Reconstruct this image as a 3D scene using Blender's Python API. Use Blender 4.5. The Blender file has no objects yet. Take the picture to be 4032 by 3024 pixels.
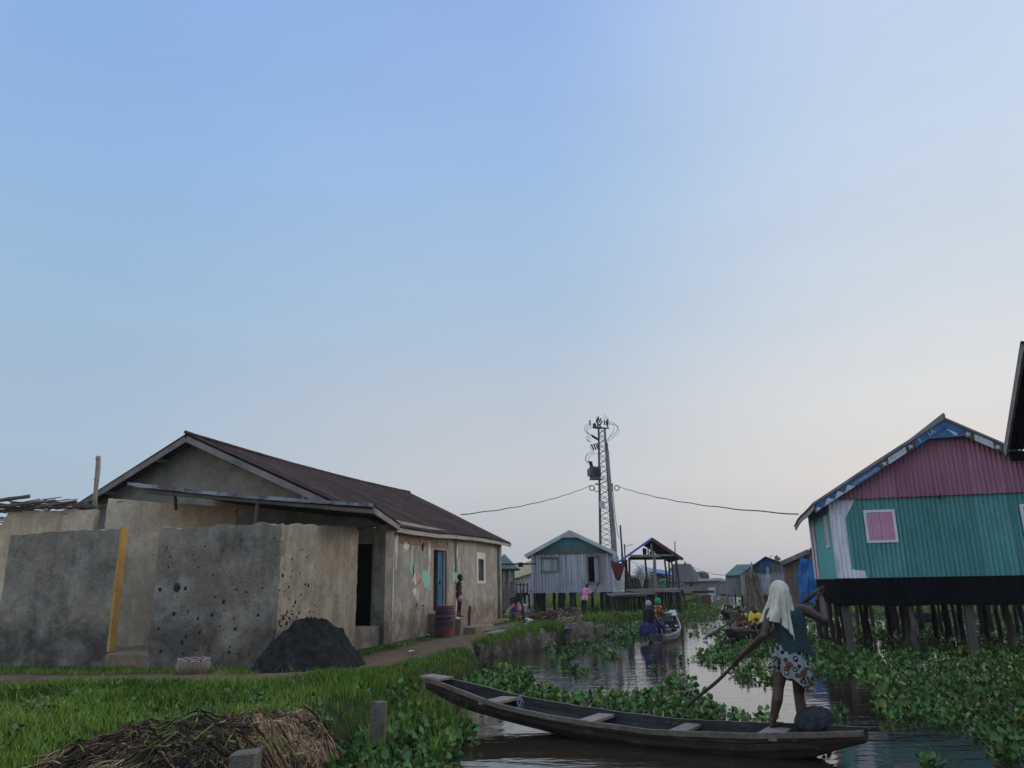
import bpy, math, random
import numpy as np
from mathutils import Vector, Matrix
random.seed(7); RNG = np.random.default_rng(11)
C = bpy.context.scene.collection
sc = bpy.context.scene
PI = math.pi

# ------------------------------------------------------------------ camera and survey helpers
F = 3028.0; EYE = 1.85; PITCH = math.atan(791/3028.0); ROLL = math.radians(1.0)
FW = np.array([0, math.cos(PITCH), math.sin(PITCH)])
UP0 = np.array([0, -math.sin(PITCH), math.cos(PITCH)]); X0 = np.array([1.0, 0, 0])
UP = UP0*math.cos(ROLL)+X0*math.sin(ROLL); RT = X0*math.cos(ROLL)-UP0*math.sin(ROLL)
CAM = np.array([0, 0, EYE])
def ray(u, v): return RT*((u-2016)/F)+UP*(-(v-1512)/F)+FW
def Z(u, v, z=0.0):
    d = ray(u, v); return CAM+d*((z-EYE)/d[2])
def Y(u, v, y):
    d = ray(u, v); return CAM+d*(y/d[1])
def plane_hit(u, v, o, n):
    d = ray(u, v); t = np.dot(np.array(o)-CAM, n)/np.dot(d, n); return CAM+d*t
def to_px(P):
    Q = np.asarray(P, float)-CAM
    dep = Q@FW
    return 2016+F*(Q@RT)/dep, 1512-F*(Q@UP)/dep, dep

cam_d = bpy.data.cameras.new('camera'); cam = bpy.data.objects.new('camera', cam_d); C.objects.link(cam)
cam_d.sensor_width = 36; cam_d.lens = 36*F/4032; cam_d.clip_end = 5000; cam_d.clip_start = 0.05
cam.matrix_world = Matrix(((RT[0], UP[0], -FW[0], 0), (RT[1], UP[1], -FW[1], 0), (RT[2], UP[2], -FW[2], EYE), (0, 0, 0, 1)))
sc.camera = cam

# ------------------------------------------------------------------ noise
def _h(ix, iy, seed):
    n = (ix.astype(np.int64)*374761393 + iy.astype(np.int64)*668265263 + seed*1442695041) & 0xffffffff
    n = ((n ^ (n >> 13))*1274126177) & 0xffffffff
    return ((n ^ (n >> 16)) & 0xffff)/65535.0
def vnoise(x, y, seed=0):
    x = np.asarray(x, float); y = np.asarray(y, float)
    ix = np.floor(x); iy = np.floor(y); fx = x-ix; fy = y-iy
    fx = fx*fx*(3-2*fx); fy = fy*fy*(3-2*fy)
    a = _h(ix, iy, seed); b = _h(ix+1, iy, seed); c = _h(ix, iy+1, seed); d = _h(ix+1, iy+1, seed)
    return (a*(1-fx)+b*fx)*(1-fy)+(c*(1-fx)+d*fx)*fy
def fbm(x, y, seed=0, o=4):
    s = 0; a = .5
    for i in range(o):
        s = s+a*vnoise(np.asarray(x)*2**i, np.asarray(y)*2**i, seed+i); a *= .5
    return s
def sstep(a, b, x):
    t = np.clip((x-a)/(b-a), 0, 1); return t*t*(3-2*t)

# ------------------------------------------------------------------ materials
def lin(c): return tuple(((x/255)/12.92 if x/255 <= .04045 else ((x/255+.055)/1.055)**2.4) for x in c)
class NT:
    def __init__(s, name):
        s.m = bpy.data.materials.new(name); s.m.use_nodes = True; s.t = s.m.node_tree; s.n = s.t.nodes
        s.b = s.n['Principled BSDF']; s.tc = s.n.new('ShaderNodeTexCoord').outputs['Object']
    def L(s, a, b): s.t.links.new(a, b)
    def mapping(s, scale, loc=(0, 0, 0), rot=(0, 0, 0), src=None):
        q = s.n.new('ShaderNodeMapping'); q.inputs['Scale'].default_value = scale; q.inputs['Location'].default_value = loc
        q.inputs['Rotation'].default_value = rot
        s.L(src or s.tc, q.inputs[0]); return q.outputs[0]
    def anoise(s, scale, sx, ang, detail=5, rough=.6):   # noise stretched along a horizontal direction turned by ang
        m = s.n.new('ShaderNodeMapping'); m.vector_type = 'TEXTURE'; m.inputs['Rotation'].default_value = (0, 0, ang); m.inputs['Scale'].default_value = sx; s.L(s.tc, m.inputs[0])
        q = s.n.new('ShaderNodeTexNoise'); q.inputs['Scale'].default_value = scale; q.inputs['Detail'].default_value = detail; q.inputs['Roughness'].default_value = rough; s.L(m.outputs[0], q.inputs['Vector']); return q.outputs['Fac']
    def noise(s, scale, stretch=(1, 1, 1), detail=5, rough=.6, loc=(0, 0, 0), rot=(0, 0, 0), dist=0):
        q = s.n.new('ShaderNodeTexNoise'); q.inputs['Scale'].default_value = scale; q.inputs['Detail'].default_value = detail
        q.inputs['Roughness'].default_value = rough; q.inputs['Distortion'].default_value = dist
        s.L(s.mapping(stretch, loc, rot), q.inputs['Vector']); return q.outputs['Fac']
    def voro(s, scale, stretch=(1, 1, 1), feature='F1', rnd=1, out='Distance', loc=(0, 0, 0)):
        q = s.n.new('ShaderNodeTexVoronoi'); q.feature = feature; q.inputs['Scale'].default_value = scale
        q.inputs['Randomness'].default_value = rnd
        s.L(s.mapping(stretch, loc), q.inputs['Vector']); return q.outputs[out]
    def ramp(s, fac, stops, interp='LINEAR'):
        q = s.n.new('ShaderNodeValToRGB'); cr = q.color_ramp; cr.interpolation = interp
        while len(cr.elements) < len(stops): cr.elements.new(.5)
        for e, (p, c) in zip(cr.elements, stops):
            e.position = p; e.color = (*c, 1) if not isinstance(c, (int, float)) else (c, c, c, 1)
        s.L(fac, q.inputs[0]); return q.outputs[0]
    def mix(s, fac, a, b, mode='MIX'):
        q = s.n.new('ShaderNodeMix'); q.data_type = 'RGBA'; q.blend_type = mode
        for v, i in ((fac, 0), (a, 6), (b, 7)):
            if isinstance(v, (int, float)): q.inputs[i].default_value = v if i == 0 else (v, v, v, 1)
            elif isinstance(v, tuple): q.inputs[i].default_value = (*v, 1)
            else: s.L(v, q.inputs[i])
        return q.outputs[2]
    def math(s, op, a, b=0.0, c=None, clamp=False):
        q = s.n.new('ShaderNodeMath'); q.operation = op; q.use_clamp = clamp
        for i, v in enumerate((a, b) if c is None else (a, b, c)):
            if isinstance(v, (int, float)): q.inputs[i].default_value = v
            else: s.L(v, q.inputs[i])
        return q.outputs[0]
    def xyz(s, src=None):
        q = s.n.new('ShaderNodeSeparateXYZ'); s.L(src or s.tc, q.inputs[0]); return q.outputs
    def attr(s, name, out='Fac'):
        q = s.n.new('ShaderNodeAttribute'); q.attribute_name = name; return q.outputs[out]
    def bump(s, h, strength=.3, dist=.01):
        q = s.n.new('ShaderNodeBump'); q.inputs['Strength'].default_value = strength; q.inputs['Distance'].default_value = dist
        s.L(h, q.inputs['Height']); s.L(q.outputs[0], s.b.inputs['Normal'])
    def done(s, col=None, rough=.8, spec=.3, metal=0):
        if col is not None:
            if isinstance(col, tuple): s.b.inputs['Base Color'].default_value = (*col, 1)
            else: s.L(col, s.b.inputs['Base Color'])
        if isinstance(rough, (int, float)): s.b.inputs['Roughness'].default_value = rough
        else: s.L(rough, s.b.inputs['Roughness'])
        s.b.inputs['Specular IOR Level'].default_value = spec; s.b.inputs['Metallic'].default_value = metal
        return s.m
def simple(name, c1, c2, scale=4, stretch=(1, 1, 1), rough=.8, bump=.2, bscale=None, spec=.3, metal=0, p=(.35, .65), detail=5):
    t = NT(name); f = t.noise(scale, stretch, detail)
    col = t.ramp(f, [(p[0], c1), (p[1], c2)])
    if bump: t.bump(t.noise(bscale or scale*6, stretch, 4), bump, .01)
    return t.done(col, rough, spec, metal)

def concrete(name, c1, c2, dark, warm=None, pock=0, streak=.5, damp=None, seed=0.0):
    t = NT(name)
    big = t.noise(.7, detail=6, rough=.65, loc=(seed, 0, 0)); fine = t.noise(9, detail=6, rough=.7)
    st = t.noise(5, (1, 1, .12), detail=4, loc=(0, seed, 0))
    col = t.ramp(big, [(.30, c1), (.5, c2), (.70, c1)])
    col = t.mix(t.ramp(st, [(.5, 0.0), (.75, streak)]), col, dark)
    col = t.mix(t.ramp(t.noise(2.3, detail=8, rough=.75, loc=(3, seed, 1)), [(.48, 0.0), (.70, .62)]), col, dark)
    if warm: col = t.mix(t.ramp(t.noise(.9, detail=5, loc=(7, 2, seed)), [(.45, 0.0), (.65, .8)]), col, warm)
    col = t.mix(t.ramp(fine, [(.35, .35), (.6, 0.0)]), col, dark)
    col = t.mix(t.ramp(t.noise(24, detail=3), [(.62, 0.0), (.72, .3)]), col, (.45, .43, .38))
    if damp:
        z = t.xyz()[2]; n = t.noise(2.2, detail=6, rough=.7)
        h = t.math('ADD', z, t.math('MULTIPLY', t.math('SUBTRACT', n, .5), 1.6))
        col = t.mix(t.ramp(h, [(damp[0], .75), (damp[1], 0.0)]), col, damp[2])
    hgt = t.mix(.5, t.noise(14, detail=6, rough=.7), t.noise(60, detail=3))
    if pock:
        v = t.voro(pock, out='Distance'); v2 = t.voro(pock*.31, out='Distance', loc=(.3, .1, .2))
        gate = t.ramp(t.noise(.8, detail=2, loc=(2, 5, 1)), [(.45, 0.0), (.6, 1.0)])
        k = t.math('MULTIPLY', t.ramp(v, [(.13, 1.0), (.19, 0.0)]), gate)
        k = t.math('MAXIMUM', k, t.ramp(v2, [(.05, 1.0), (.07, 0.0)]))
        col = t.mix(k, col, (.012, .012, .011))
    col = t.mix(t.ramp(t.noise(55, detail=4, rough=.7), [(.40, .65), (.52, 0.0)]), col, dark)
    col = t.mix(t.ramp(t.noise(1.6, detail=7, rough=.7, loc=(9, seed, 4)), [(.46, 0.0), (.78, .6)]), col, tuple(min(1, x*1.45) for x in c2))
    q = t.n.new('ShaderNodeTexVoronoi'); q.feature = 'DISTANCE_TO_EDGE'; q.inputs['Scale'].default_value = .55
    wv = t.n.new('ShaderNodeTexNoise'); wv.inputs['Scale'].default_value = 2.5; wv.inputs['Detail'].default_value = 6; t.L(t.tc, wv.inputs['Vector'])
    wm_ = t.n.new('ShaderNodeMix'); wm_.data_type = 'VECTOR'; wm_.inputs[0].default_value = .16; t.L(t.tc, wm_.inputs[4]); t.L(wv.outputs['Color'], wm_.inputs[5]); t.L(wm_.outputs[1], q.inputs['Vector'])
    ck = t.math('MULTIPLY', t.ramp(q.outputs['Distance'], [(.0, .32), (.009, 0.0)]), t.ramp(t.noise(.9, detail=2, loc=(seed, 8, 3)), [(.48, 0.0), (.56, 1.0)])); col = t.mix(ck, col, tuple(x*.4 for x in dark))
    t.bump(hgt, .9, .05)
    return t.done(col, .95, .12)

def wood(name, c1, c2, stretch=(9, 9, .5), rough=.85, scale=2.5, spec=.2):
    t = NT(name); f = t.noise(scale, stretch, 6, .65)
    col = t.ramp(f, [(.3, c1), (.68, c2)])
    col = t.mix(t.ramp(t.noise(1.3, detail=4), [(.45, 0.0), (.7, .5)]), col, tuple(x*.45 for x in c1))
    t.bump(t.noise(scale*3, stretch, 5), .4, .01); return t.done(col, rough, spec)

def corr_mat(name, c1, c2, rust=None, rust_amt=(.55, .7), rough=.6, spec=.3, streak=(6, 6, .25), metal=0, rib_shade=None):
    t = NT(name); col = t.ramp(t.noise(1.4, detail=5), [(.35, c1), (.65, c2)])
    if rib_shade is not None: col = t.mix(t.ramp(t.anoise(5, (.7, 14, 14), rib_shade, 4), [(.38, .8), (.55, 0.0)]), col, tuple(x*.42 for x in c1)); col = t.mix(t.ramp(t.anoise(3, (1.2, 20, 20), rib_shade, 3), [(.56, 0.0), (.66, .5)]), col, tuple(x*1.7 for x in c2))  # dark and light lines paint in the shading of the roof ribs
    col = t.mix(t.ramp(t.noise(30, detail=2), [(.4, .12), (.7, 0.0)]), col, tuple(x*.4 for x in c1))
    if rust: col = t.mix(t.ramp(t.noise(1.6, streak, 6, .7), [(rust_amt[0], 0.0), (rust_amt[1], .85)]), col, rust)
    t.bump(t.noise(20, detail=3), .12, .005)
    return t.done(col, rough, spec, metal)

# ------------------------------------------------------------------ mesh building
def root_loc(o):
    while o.parent is not None: o = o.parent
    return np.array(o.location)
class MB:
    def __init__(s): s.v = []; s.f = []
    def add(s, vs, fs):
        k = len(s.v); s.v += [tuple(map(float, p)) for p in vs]; s.f += [tuple(i+k for i in f) for f in fs]; return s
    def box(s, c, size, rz=0.0, R=None):
        R = Matrix.Rotation(rz, 3, 'Z') if R is None else R
        P = [Vector(c)+R @ Vector((x*size[0]/2, y*size[1]/2, z*size[2]/2)) for x in (-1, 1) for y in (-1, 1) for z in (-1, 1)]
        return s.add(P, [(0, 1, 3, 2), (4, 6, 7, 5), (0, 4, 5, 1), (2, 3, 7, 6), (0, 2, 6, 4), (1, 5, 7, 3)])
    def obox(s, o, a, b, c):     # corner and three edge vectors
        o, a, b, c = (np.array(q, float) for q in (o, a, b, c))
        P = [o+a*i+b*j+c*k for i in (0, 1) for j in (0, 1) for k in (0, 1)]
        return s.add(P, [(0, 1, 3, 2), (4, 6, 7, 5), (0, 4, 5, 1), (2, 3, 7, 6), (0, 2, 6, 4), (1, 5, 7, 3)])
    def bar(s, p, q, w, h=None, up=(0, 0, 1)):
        p, q = np.array(p, float), np.array(q, float); d = q-p; d /= np.linalg.norm(d)+1e-9
        u = np.array(up, float)
        if abs(d@u) > .97: u = np.array([1., 0, 0])
        x = np.cross(d, u); x /= np.linalg.norm(x); y = np.cross(x, d); h = h or w
        return s.obox(p-x*w/2-y*h/2, q-p, x*w, y*h)
    def tube(s, pts, r, n=8, cap=True, twist=0.0, squash=1.0):
        pts = [np.array(p, float) for p in pts]; m = len(pts)
        rr = r if hasattr(r, '__len__') else [r]*m
        ref = None; vs = []
        for i, p in enumerate(pts):
            d = pts[min(i+1, m-1)]-pts[max(i-1, 0)]; d = d/(np.linalg.norm(d)+1e-9)
            if ref is None:
                ref = np.array([0, 0, 1.]) if abs(d[2]) < .9 else np.array([1., 0, 0])
            x = ref-d*(ref@d); x /= np.linalg.norm(x)+1e-9; y = np.cross(d, x); ref = x
            for k in range(n):
                a = 2*PI*k/n+twist; vs.append(p+rr[i]*(x*math.cos(a)+y*math.sin(a)*squash))
        fs = [(i*n+k, i*n+(k+1) % n, (i+1)*n+(k+1) % n, (i+1)*n+k) for i in range(m-1) for k in range(n)]
        if cap: fs += [tuple(range(n-1, -1, -1)), tuple((m-1)*n+k for k in range(n))]
        return s.add(vs, fs)
    def rough_pole(s, p, q, r0, r1, bend=.03, n=7, seg=6, seed=0):
        rd = random.Random(seed); p = np.array(p, float); q = np.array(q, float)
        L = np.linalg.norm(q-p); pts = []; rr = []
        o = np.array([rd.uniform(-1, 1), rd.uniform(-1, 1), 0])*bend*L
        for i in range(seg+1):
            t = i/seg; pts.append(p+(q-p)*t+o*math.sin(PI*t)+np.array([rd.uniform(-1, 1), rd.uniform(-1, 1), 0])*r0*.25)
            rr.append((r0+(r1-r0)*t)*rd.uniform(.85, 1.12))
        return s.tube(pts, rr, n)
    def sphere(s, c, r, n=12, m=8, R=None, jit=0, seed=0):
        rd = random.Random(seed); r = (r, r, r) if not hasattr(r, '__len__') else r; c = np.array(c, float)
        vs = [np.array([0, 0, -r[2]])]
        for i in range(1, m):
            a = -PI/2+PI*i/m
            for k in range(n):
                b = 2*PI*k/n; j = 1+jit*rd.uniform(-1, 1)
                vs.append(np.array([r[0]*math.cos(a)*math.cos(b), r[1]*math.cos(a)*math.sin(b), r[2]*math.sin(a)])*j)
        vs.append(np.array([0, 0, r[2]]))
        if R is not None: vs = [np.array(R) @ q for q in vs]
        fs = [(0, 1+(k+1) % n, 1+k) for k in range(n)]
        for i in range(m-2):
            for k in range(n): fs.append((1+i*n+k, 1+i*n+(k+1) % n, 1+(i+1)*n+(k+1) % n, 1+(i+1)*n+k))
        t = len(vs)-1; fs += [(1+(m-2)*n+k, 1+(m-2)*n+(k+1) % n, t) for k in range(n)]
        return s.add([c+q for q in vs], fs)
    def grid(s, P, close_u=False, flip=False):  # P[i][j]
        n = len(P); m = len(P[0]); vs = [p for row in P for p in row]; fs = []
        for i in range(n if close_u else n-1):
            for j in range(m-1):
                f = (i*m+j, ((i+1) % n)*m+j, ((i+1) % n)*m+j+1, i*m+j+1); fs.append(f[::-1] if flip else f)
        return s.add(vs, fs)
    def lathe(s, c, prof, n=20):
        c = np.array(c, float)
        P = [[c+np.array([r*math.cos(2*PI*k/n), r*math.sin(2*PI*k/n), z]) for r, z in prof] for k in range(n)]
        return s.grid(P, close_u=True)
    def build(s, name, mat, parent=None, smooth=False):
        V = np.array(s.v, float)
        if parent is not None: V = V-root_loc(parent)
        me = bpy.data.meshes.new(name); me.from_pydata(V.tolist(), [], s.f); me.update()
        if smooth: me.polygons.foreach_set('use_smooth', [True]*len(me.polygons))
        mats = mat if isinstance(mat, (list, tuple)) else [mat]
        for q in mats: me.materials.append(q)
        o = bpy.data.objects.new(name, me); C.objects.link(o)
        if parent is not None: o.parent = parent
        return o
def arr_mesh(name, V, Q, mat, shade=None, parent=None, smooth=False):
    me = bpy.data.meshes.new(name); n = len(V); q = len(Q); k = Q.shape[1]
    me.vertices.add(n); me.vertices.foreach_set('co', np.ascontiguousarray(V, np.float32).ravel())
    me.loops.add(q*k); me.loops.foreach_set('vertex_index', np.ascontiguousarray(Q, np.int32).ravel())
    me.polygons.add(q); me.polygons.foreach_set('loop_start', np.arange(0, q*k, k, dtype=np.int32))
    me.update(calc_edges=True)
    if smooth: me.polygons.foreach_set('use_smooth', np.ones(q, bool))
    for nm, a in (shade or {}).items():
        at = me.attributes.new(nm, 'FLOAT', 'POINT'); at.data.foreach_set('value', np.ascontiguousarray(a, np.float32))
    me.materials.append(mat); me.validate()
    o = bpy.data.objects.new(name, me); C.objects.link(o)
    if parent is not None: o.parent = parent
    return o
def instance_mesh(T, Qt, R, S, P):
    n = len(P); V = np.einsum('nij,nkj->nki', R, T[None]*S[:, None, :])+P[:, None, :]
    k = len(T); Q = (Qt[None]+(np.arange(n)*k)[:, None, None]).reshape(-1, Qt.shape[1])
    return V.reshape(-1, 3), Q
def tag(o, label, cat=None, group=None, kind=None):
    o['label'] = label
    if cat: o['category'] = cat
    if group: o['group'] = group
    if kind: o['kind'] = kind
    return o
def thing(name, loc, label, cat, group=None):
    o = bpy.data.objects.new(name, None); C.objects.link(o); o.location = tuple(map(float, loc)); o.empty_display_size = .2
    return tag(o, label, cat, group)
def corr_grid(P, U, V, N, pitch, amp, nv=2, per=6, sag=None):
    """corrugated sheet: ridges run along V, repeat along U"""
    P, U, V, N = (np.array(q, float) for q in (P, U, V, N)); Lu = np.linalg.norm(U); nu = max(2, int(Lu/pitch*per))
    out = []
    for i in range(nu+1):
        t = i/nu; row = []
        for j in range(nv+1):
            w = j/nv; h = amp*math.sin(2*PI*t*Lu/pitch)
            if sag: h += sag(t, w)
            row.append(P+U*t+V*w+N*h)
        out.append(row)
    return out
def corr_profile(o, d, n, L, zb, zt, pitch, amp, nz=1, per=6, off=0.0):
    """upright corrugated wall from o along unit d; bottom and top heights are functions of distance"""
    nu = max(2, int(L/pitch*per)); out = []
    for i in range(nu+1):
        a = L*i/nu; h = amp*math.sin(2*PI*a/pitch)+off+.25*amp*(vnoise(a*1.3, 7, 5)-.5)*2*min(1, a, L-a)
        out.append([np.array([o[0]+d[0]*a+n[0]*h, o[1]+d[1]*a+n[1]*h, zb(a)+(zt(a)-zb(a))*j/nz]) for j in range(nz+1)])
    return out
def text_obj(body, size, mat, origin, xdir, ydir, name, parent, depth=.002, wob=0, sx=1.0):
    cu = bpy.data.curves.new('t', 'FONT'); cu.body = body; cu.size = size; cu.extrude = depth
    ob = bpy.data.objects.new('t', cu); C.objects.link(ob); dg = bpy.context.evaluated_depsgraph_get()
    me = bpy.data.meshes.new_from_object(ob.evaluated_get(dg)); bpy.data.objects.remove(ob); bpy.data.curves.remove(cu)
    x = np.array(xdir, float); y = np.array(ydir, float); z = np.cross(x, y); rl = root_loc(parent)
    for v in me.vertices:
        p = np.array(origin)+x*v.co[0]*sx+y*(v.co[1]+wob*math.sin(v.co[0]*9))+z*v.co[2]-rl; v.co = p
    me.name = name; me.materials.clear(); me.materials.append(mat)
    o = bpy.data.objects.new(name, me); C.objects.link(o); o.parent = parent; return o
# ------------------------------------------------------------------ sky, sun
w = bpy.data.worlds.new('World'); sc.world = w; w.use_nodes = True
wt = w.node_tree; wn = wt.nodes; bg = wn['Background']
SUN_AZ = math.radians(65)                       # from +Y towards +X, low behind the painted house
def wnode(kind, **kw):
    q = wn.new(kind)
    for k, v in kw.items(): setattr(q, k, v)
    return q
def wmath(op, a, b=0.0):
    q = wnode('ShaderNodeMath', operation=op)
    for i, v in enumerate((a, b)):
        if isinstance(v, (int, float)): q.inputs[i].default_value = v
        else: wt.links.new(v, q.inputs[i])
    return q.outputs[0]
tcw = wnode('ShaderNodeTexCoord'); sep = wnode('ShaderNodeSeparateXYZ'); wt.links.new(tcw.outputs['Generated'], sep.inputs[0])
dx, dy, dz = sep.outputs
hl = wmath('MAXIMUM', wmath('SQRT', wmath('ADD', wmath('MULTIPLY', dx, dx), wmath('MULTIPLY', dy, dy))), .001)
cosaz = wmath('DIVIDE', wmath('ADD', wmath('MULTIPLY', dx, math.sin(SUN_AZ)), wmath('MULTIPLY', dy, math.cos(SUN_AZ))), hl)
# towards the zenith the azimuth matters less
elev = wmath('DIVIDE', dz, .7)
def wramp(stops):
    q = wnode('ShaderNodeValToRGB'); cr = q.color_ramp
    while len(cr.elements) < len(stops): cr.elements.new(.5)
    for e, (p, c) in zip(cr.elements, stops): e.position = p; e.color = (*lin(c), 1)
    wt.links.new(elev, q.inputs[0]); return q.outputs[0]
def wmix(fac, a, b):
    q = wnode('ShaderNodeMix', data_type='RGBA')
    wt.links.new(fac, q.inputs[0]); wt.links.new(a, q.inputs[6]); wt.links.new(b, q.inputs[7]); return q.outputs[2]
def wrange(v, a, b):
    q = wnode('ShaderNodeMapRange'); wt.links.new(v, q.inputs[0]); q.inputs[1].default_value = a; q.inputs[2].default_value = b
    q.interpolation_type = 'SMOOTHSTEP'; q.clamp = True; return q.outputs[0]
EL = (.0, .05, .18, .32, .457, .705, .94)
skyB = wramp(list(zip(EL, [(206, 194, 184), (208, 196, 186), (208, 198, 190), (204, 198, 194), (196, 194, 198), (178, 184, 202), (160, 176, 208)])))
skyL = wramp(list(zip(EL, [(178, 184, 194), (172, 185, 198), (166, 187, 205), (163, 186, 210), (156, 186, 215), (144, 181, 224), (136, 174, 226)])))
skyC = wramp(list(zip(EL, [(180, 181, 188), (184, 186, 192), (195, 199, 204), (188, 198, 210), (173, 195, 218), (157, 188, 227), (146, 178, 228)])))
skyR = wramp(list(zip(EL, [(196, 192, 194), (204, 199, 200), (222, 217, 213), (219, 220, 221), (207, 216, 225), (194, 211, 231), (188, 205, 235)])))
skyS = wramp(list(zip(EL, [(228, 208, 196), (236, 220, 206), (246, 234, 220), (240, 232, 224), (228, 228, 228), (208, 220, 236), (196, 210, 238)])))
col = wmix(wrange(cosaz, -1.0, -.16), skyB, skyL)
col = wmix(wrange(cosaz, -.16, .42), col, skyC)
col = wmix(wrange(cosaz, .42, .857), col, skyR)
col = wmix(wrange(cosaz, .857, 1.0), col, skyS)
nish = wnode('ShaderNodeTexSky'); nish.sky_type = 'NISHITA'; nish.sun_disc = False
nish.sun_elevation = math.radians(4); nish.sun_rotation = SUN_AZ
sky_s = wnode('ShaderNodeVectorMath', operation='SCALE'); wt.links.new(nish.outputs[0], sky_s.inputs[0]); sky_s.inputs['Scale'].default_value = .006
gr_s = wnode('ShaderNodeVectorMath', operation='SCALE'); wt.links.new(col, gr_s.inputs[0]); gr_s.inputs['Scale'].default_value = 1.005
addn = wnode('ShaderNodeVectorMath', operation='ADD'); wt.links.new(sky_s.outputs[0], addn.inputs[0]); wt.links.new(gr_s.outputs[0], addn.inputs[1])
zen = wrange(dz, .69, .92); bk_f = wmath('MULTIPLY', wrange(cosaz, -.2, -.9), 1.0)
lift = wmath('ADD', wmath('MULTIPLY', zen, .8), wmath('MULTIPLY', bk_f, .75))  # unseen sky overhead and behind the camera, brightened to fill the foreground
fin = wnode('ShaderNodeVectorMath', operation='SCALE'); wt.links.new(addn.outputs[0], fin.inputs[0]); 
cm = wnode('ShaderNodeMapping'); cm.inputs['Scale'].default_value = (1.6, 1.6, 9); wt.links.new(tcw.outputs['Generated'], cm.inputs[0])
cn = wnode('ShaderNodeTexNoise'); cn.inputs['Scale'].default_value = 1.5; cn.inputs['Detail'].default_value = 6; wt.links.new(cm.outputs[0], cn.inputs['Vector'])
veil = wmath('MULTIPLY', wmath('SUBTRACT', cn.outputs['Fac'], .5), .10)      # thin uneven veil in the evening sky
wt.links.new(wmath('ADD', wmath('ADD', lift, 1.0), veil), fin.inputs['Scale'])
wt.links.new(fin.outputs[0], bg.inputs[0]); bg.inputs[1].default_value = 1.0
sl = bpy.data.lights.new('sun', 'SUN'); sl.energy = 1.0; sl.angle = math.radians(40); sl.color = (1, .86, .68)
so = bpy.data.objects.new('sun', sl); C.objects.link(so)
se = math.radians(26); sa_ = math.radians(82)
sdir = Vector((math.sin(sa_)*math.cos(se), math.cos(sa_)*math.cos(se), math.sin(se)))
so.rotation_euler = (-sdir).to_track_quat('-Z', 'Y').to_euler(); so.location = (30, 10, 30)
sc.view_settings.view_transform = 'Standard'; sc.view_settings.look = 'None'; sc.view_settings.exposure = 0; sc.view_settings.gamma = 1
sc.cycles.use_denoising = True
sc.cycles.max_bounces = 6; sc.cycles.diffuse_bounces = 3; sc.cycles.glossy_bounces = 3; sc.cycles.transparent_max_bounces = 6

# ------------------------------------------------------------------ ground, water
edge_px = [(1250, 3020), (1400, 2900), (1560, 2800), (1750, 2705), (1880, 2625)]
EDGE = [tuple(Z(u, v, .1)[[1, 0]]) for u, v in edge_px]
EDGE = [(2.0, EDGE[0][1]+.2), (5.0, EDGE[0][1]+.1)]+EDGE+[(21.2, -.75), (25.5, 1.4), (27.6, 3.0), (30, 2.6), (34, 3.2), (38, 6.0), (42, 10.6), (50, 12.5), (60, 14), (75, 17), (124, 30), (400, 100), (900, 230)]
EDGE = sorted(EDGE); EY_, EX_ = zip(*EDGE)
RB = [(-60, 60), (24, 60), (30, 40), (36, 24), (42, 16.5), (50, 16), (60, 17.5), (75, 20.8), (124, 36), (400, 118), (900, 265)]
def sd_left(x, y): return np.interp(y, EY_, EX_)-x
def sd_right(x, y): return x-np.interp(y, *zip(*RB))
def zg(x, y):
    x = np.asarray(x, float); y = np.asarray(y, float)
    sl = sd_left(x, y)+.25*(fbm(x*.9, y*.9, 3)-.45)*(1-sstep(19, 21, y)*sstep(29, 27, y))
    k = sstep(19.5, 21, y)*(1-sstep(27.5, 29.5, y))
    lo = -.55*(1-k)+.10*k; hi = .5*(1-k)+.42*k
    top = .45-.15*sstep(32, 40, y)
    h = -.6+(top+.6)*sstep(lo, hi, sl)
    h = h+.05*(fbm(x*.35, y*.35, 5)-.45)*(sl > 0)
    hr = -.6+.8*sstep(-.6, .8, sd_right(x, y))
    return np.maximum(h, hr)
# the trodden path
PATH = [(-30, 15.2, .5), (-14, 14.3, .45), (-9, 14.1, .42), (-6, 13.75, .45), (-4.3, 13.6, .45), (-2.9, 15.2, .5), (-2.35, 17.5, .6), (-1.9, 20, .75), (-1.25, 23.5, .75), (-.75, 27, .5), (.3, 31, .4), (1.5, 36, .4)]
def path_d(x, y):
    x = np.asarray(x, float); y = np.asarray(y, float); best = np.full(np.shape(x), 9.)
    for (x0, y0, r0), (x1, y1, r1) in zip(PATH, PATH[1:]):
        dx_, dy_ = x1-x0, y1-y0; t = np.clip(((x-x0)*dx_+(y-y0)*dy_)/(dx_*dx_+dy_*dy_), 0, 1)
        d = np.hypot(x-x0-t*dx_, y-y0-t*dy_)-(r0+(r1-r0)*t); best = np.minimum(best, d)
    return best+.5*(fbm(x*1.6, y*1.6, 9)-.45)
xs = np.concatenate([np.linspace(-600, -17, 14), np.arange(-16, 7, .12), np.arange(7.2, 34, .6), np.linspace(36, 600, 16)])
ys = np.concatenate([np.linspace(-60, 3.5, 8), np.arange(4, 40, .12), np.arange(40.5, 90, 1.2), np.linspace(95, 900, 18)])
GX, GY = np.meshgrid(xs, ys, indexing='ij'); GZ = zg(GX, GY)
nx, ny = GX.shape; idx = np.arange(nx*ny).reshape(nx, ny)
GQ = np.stack([idx[:-1, :-1], idx[1:, :-1], idx[1:, 1:], idx[:-1, 1:]], -1).reshape(-1, 4)
t = NT('soil'); d = t.attr('dirt')
gcol = t.ramp(t.noise(1.5, detail=8, rough=.7), [(.3, (.018, .022, .008)), (.5, (.035, .05, .014)), (.7, (.05, .042, .022))])
dcol = t.ramp(t.noise(2.2, detail=9, rough=.72), [(.3, (.085, .055, .032)), (.5, (.15, .1, .062)), (.7, (.2, .145, .095))])
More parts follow.
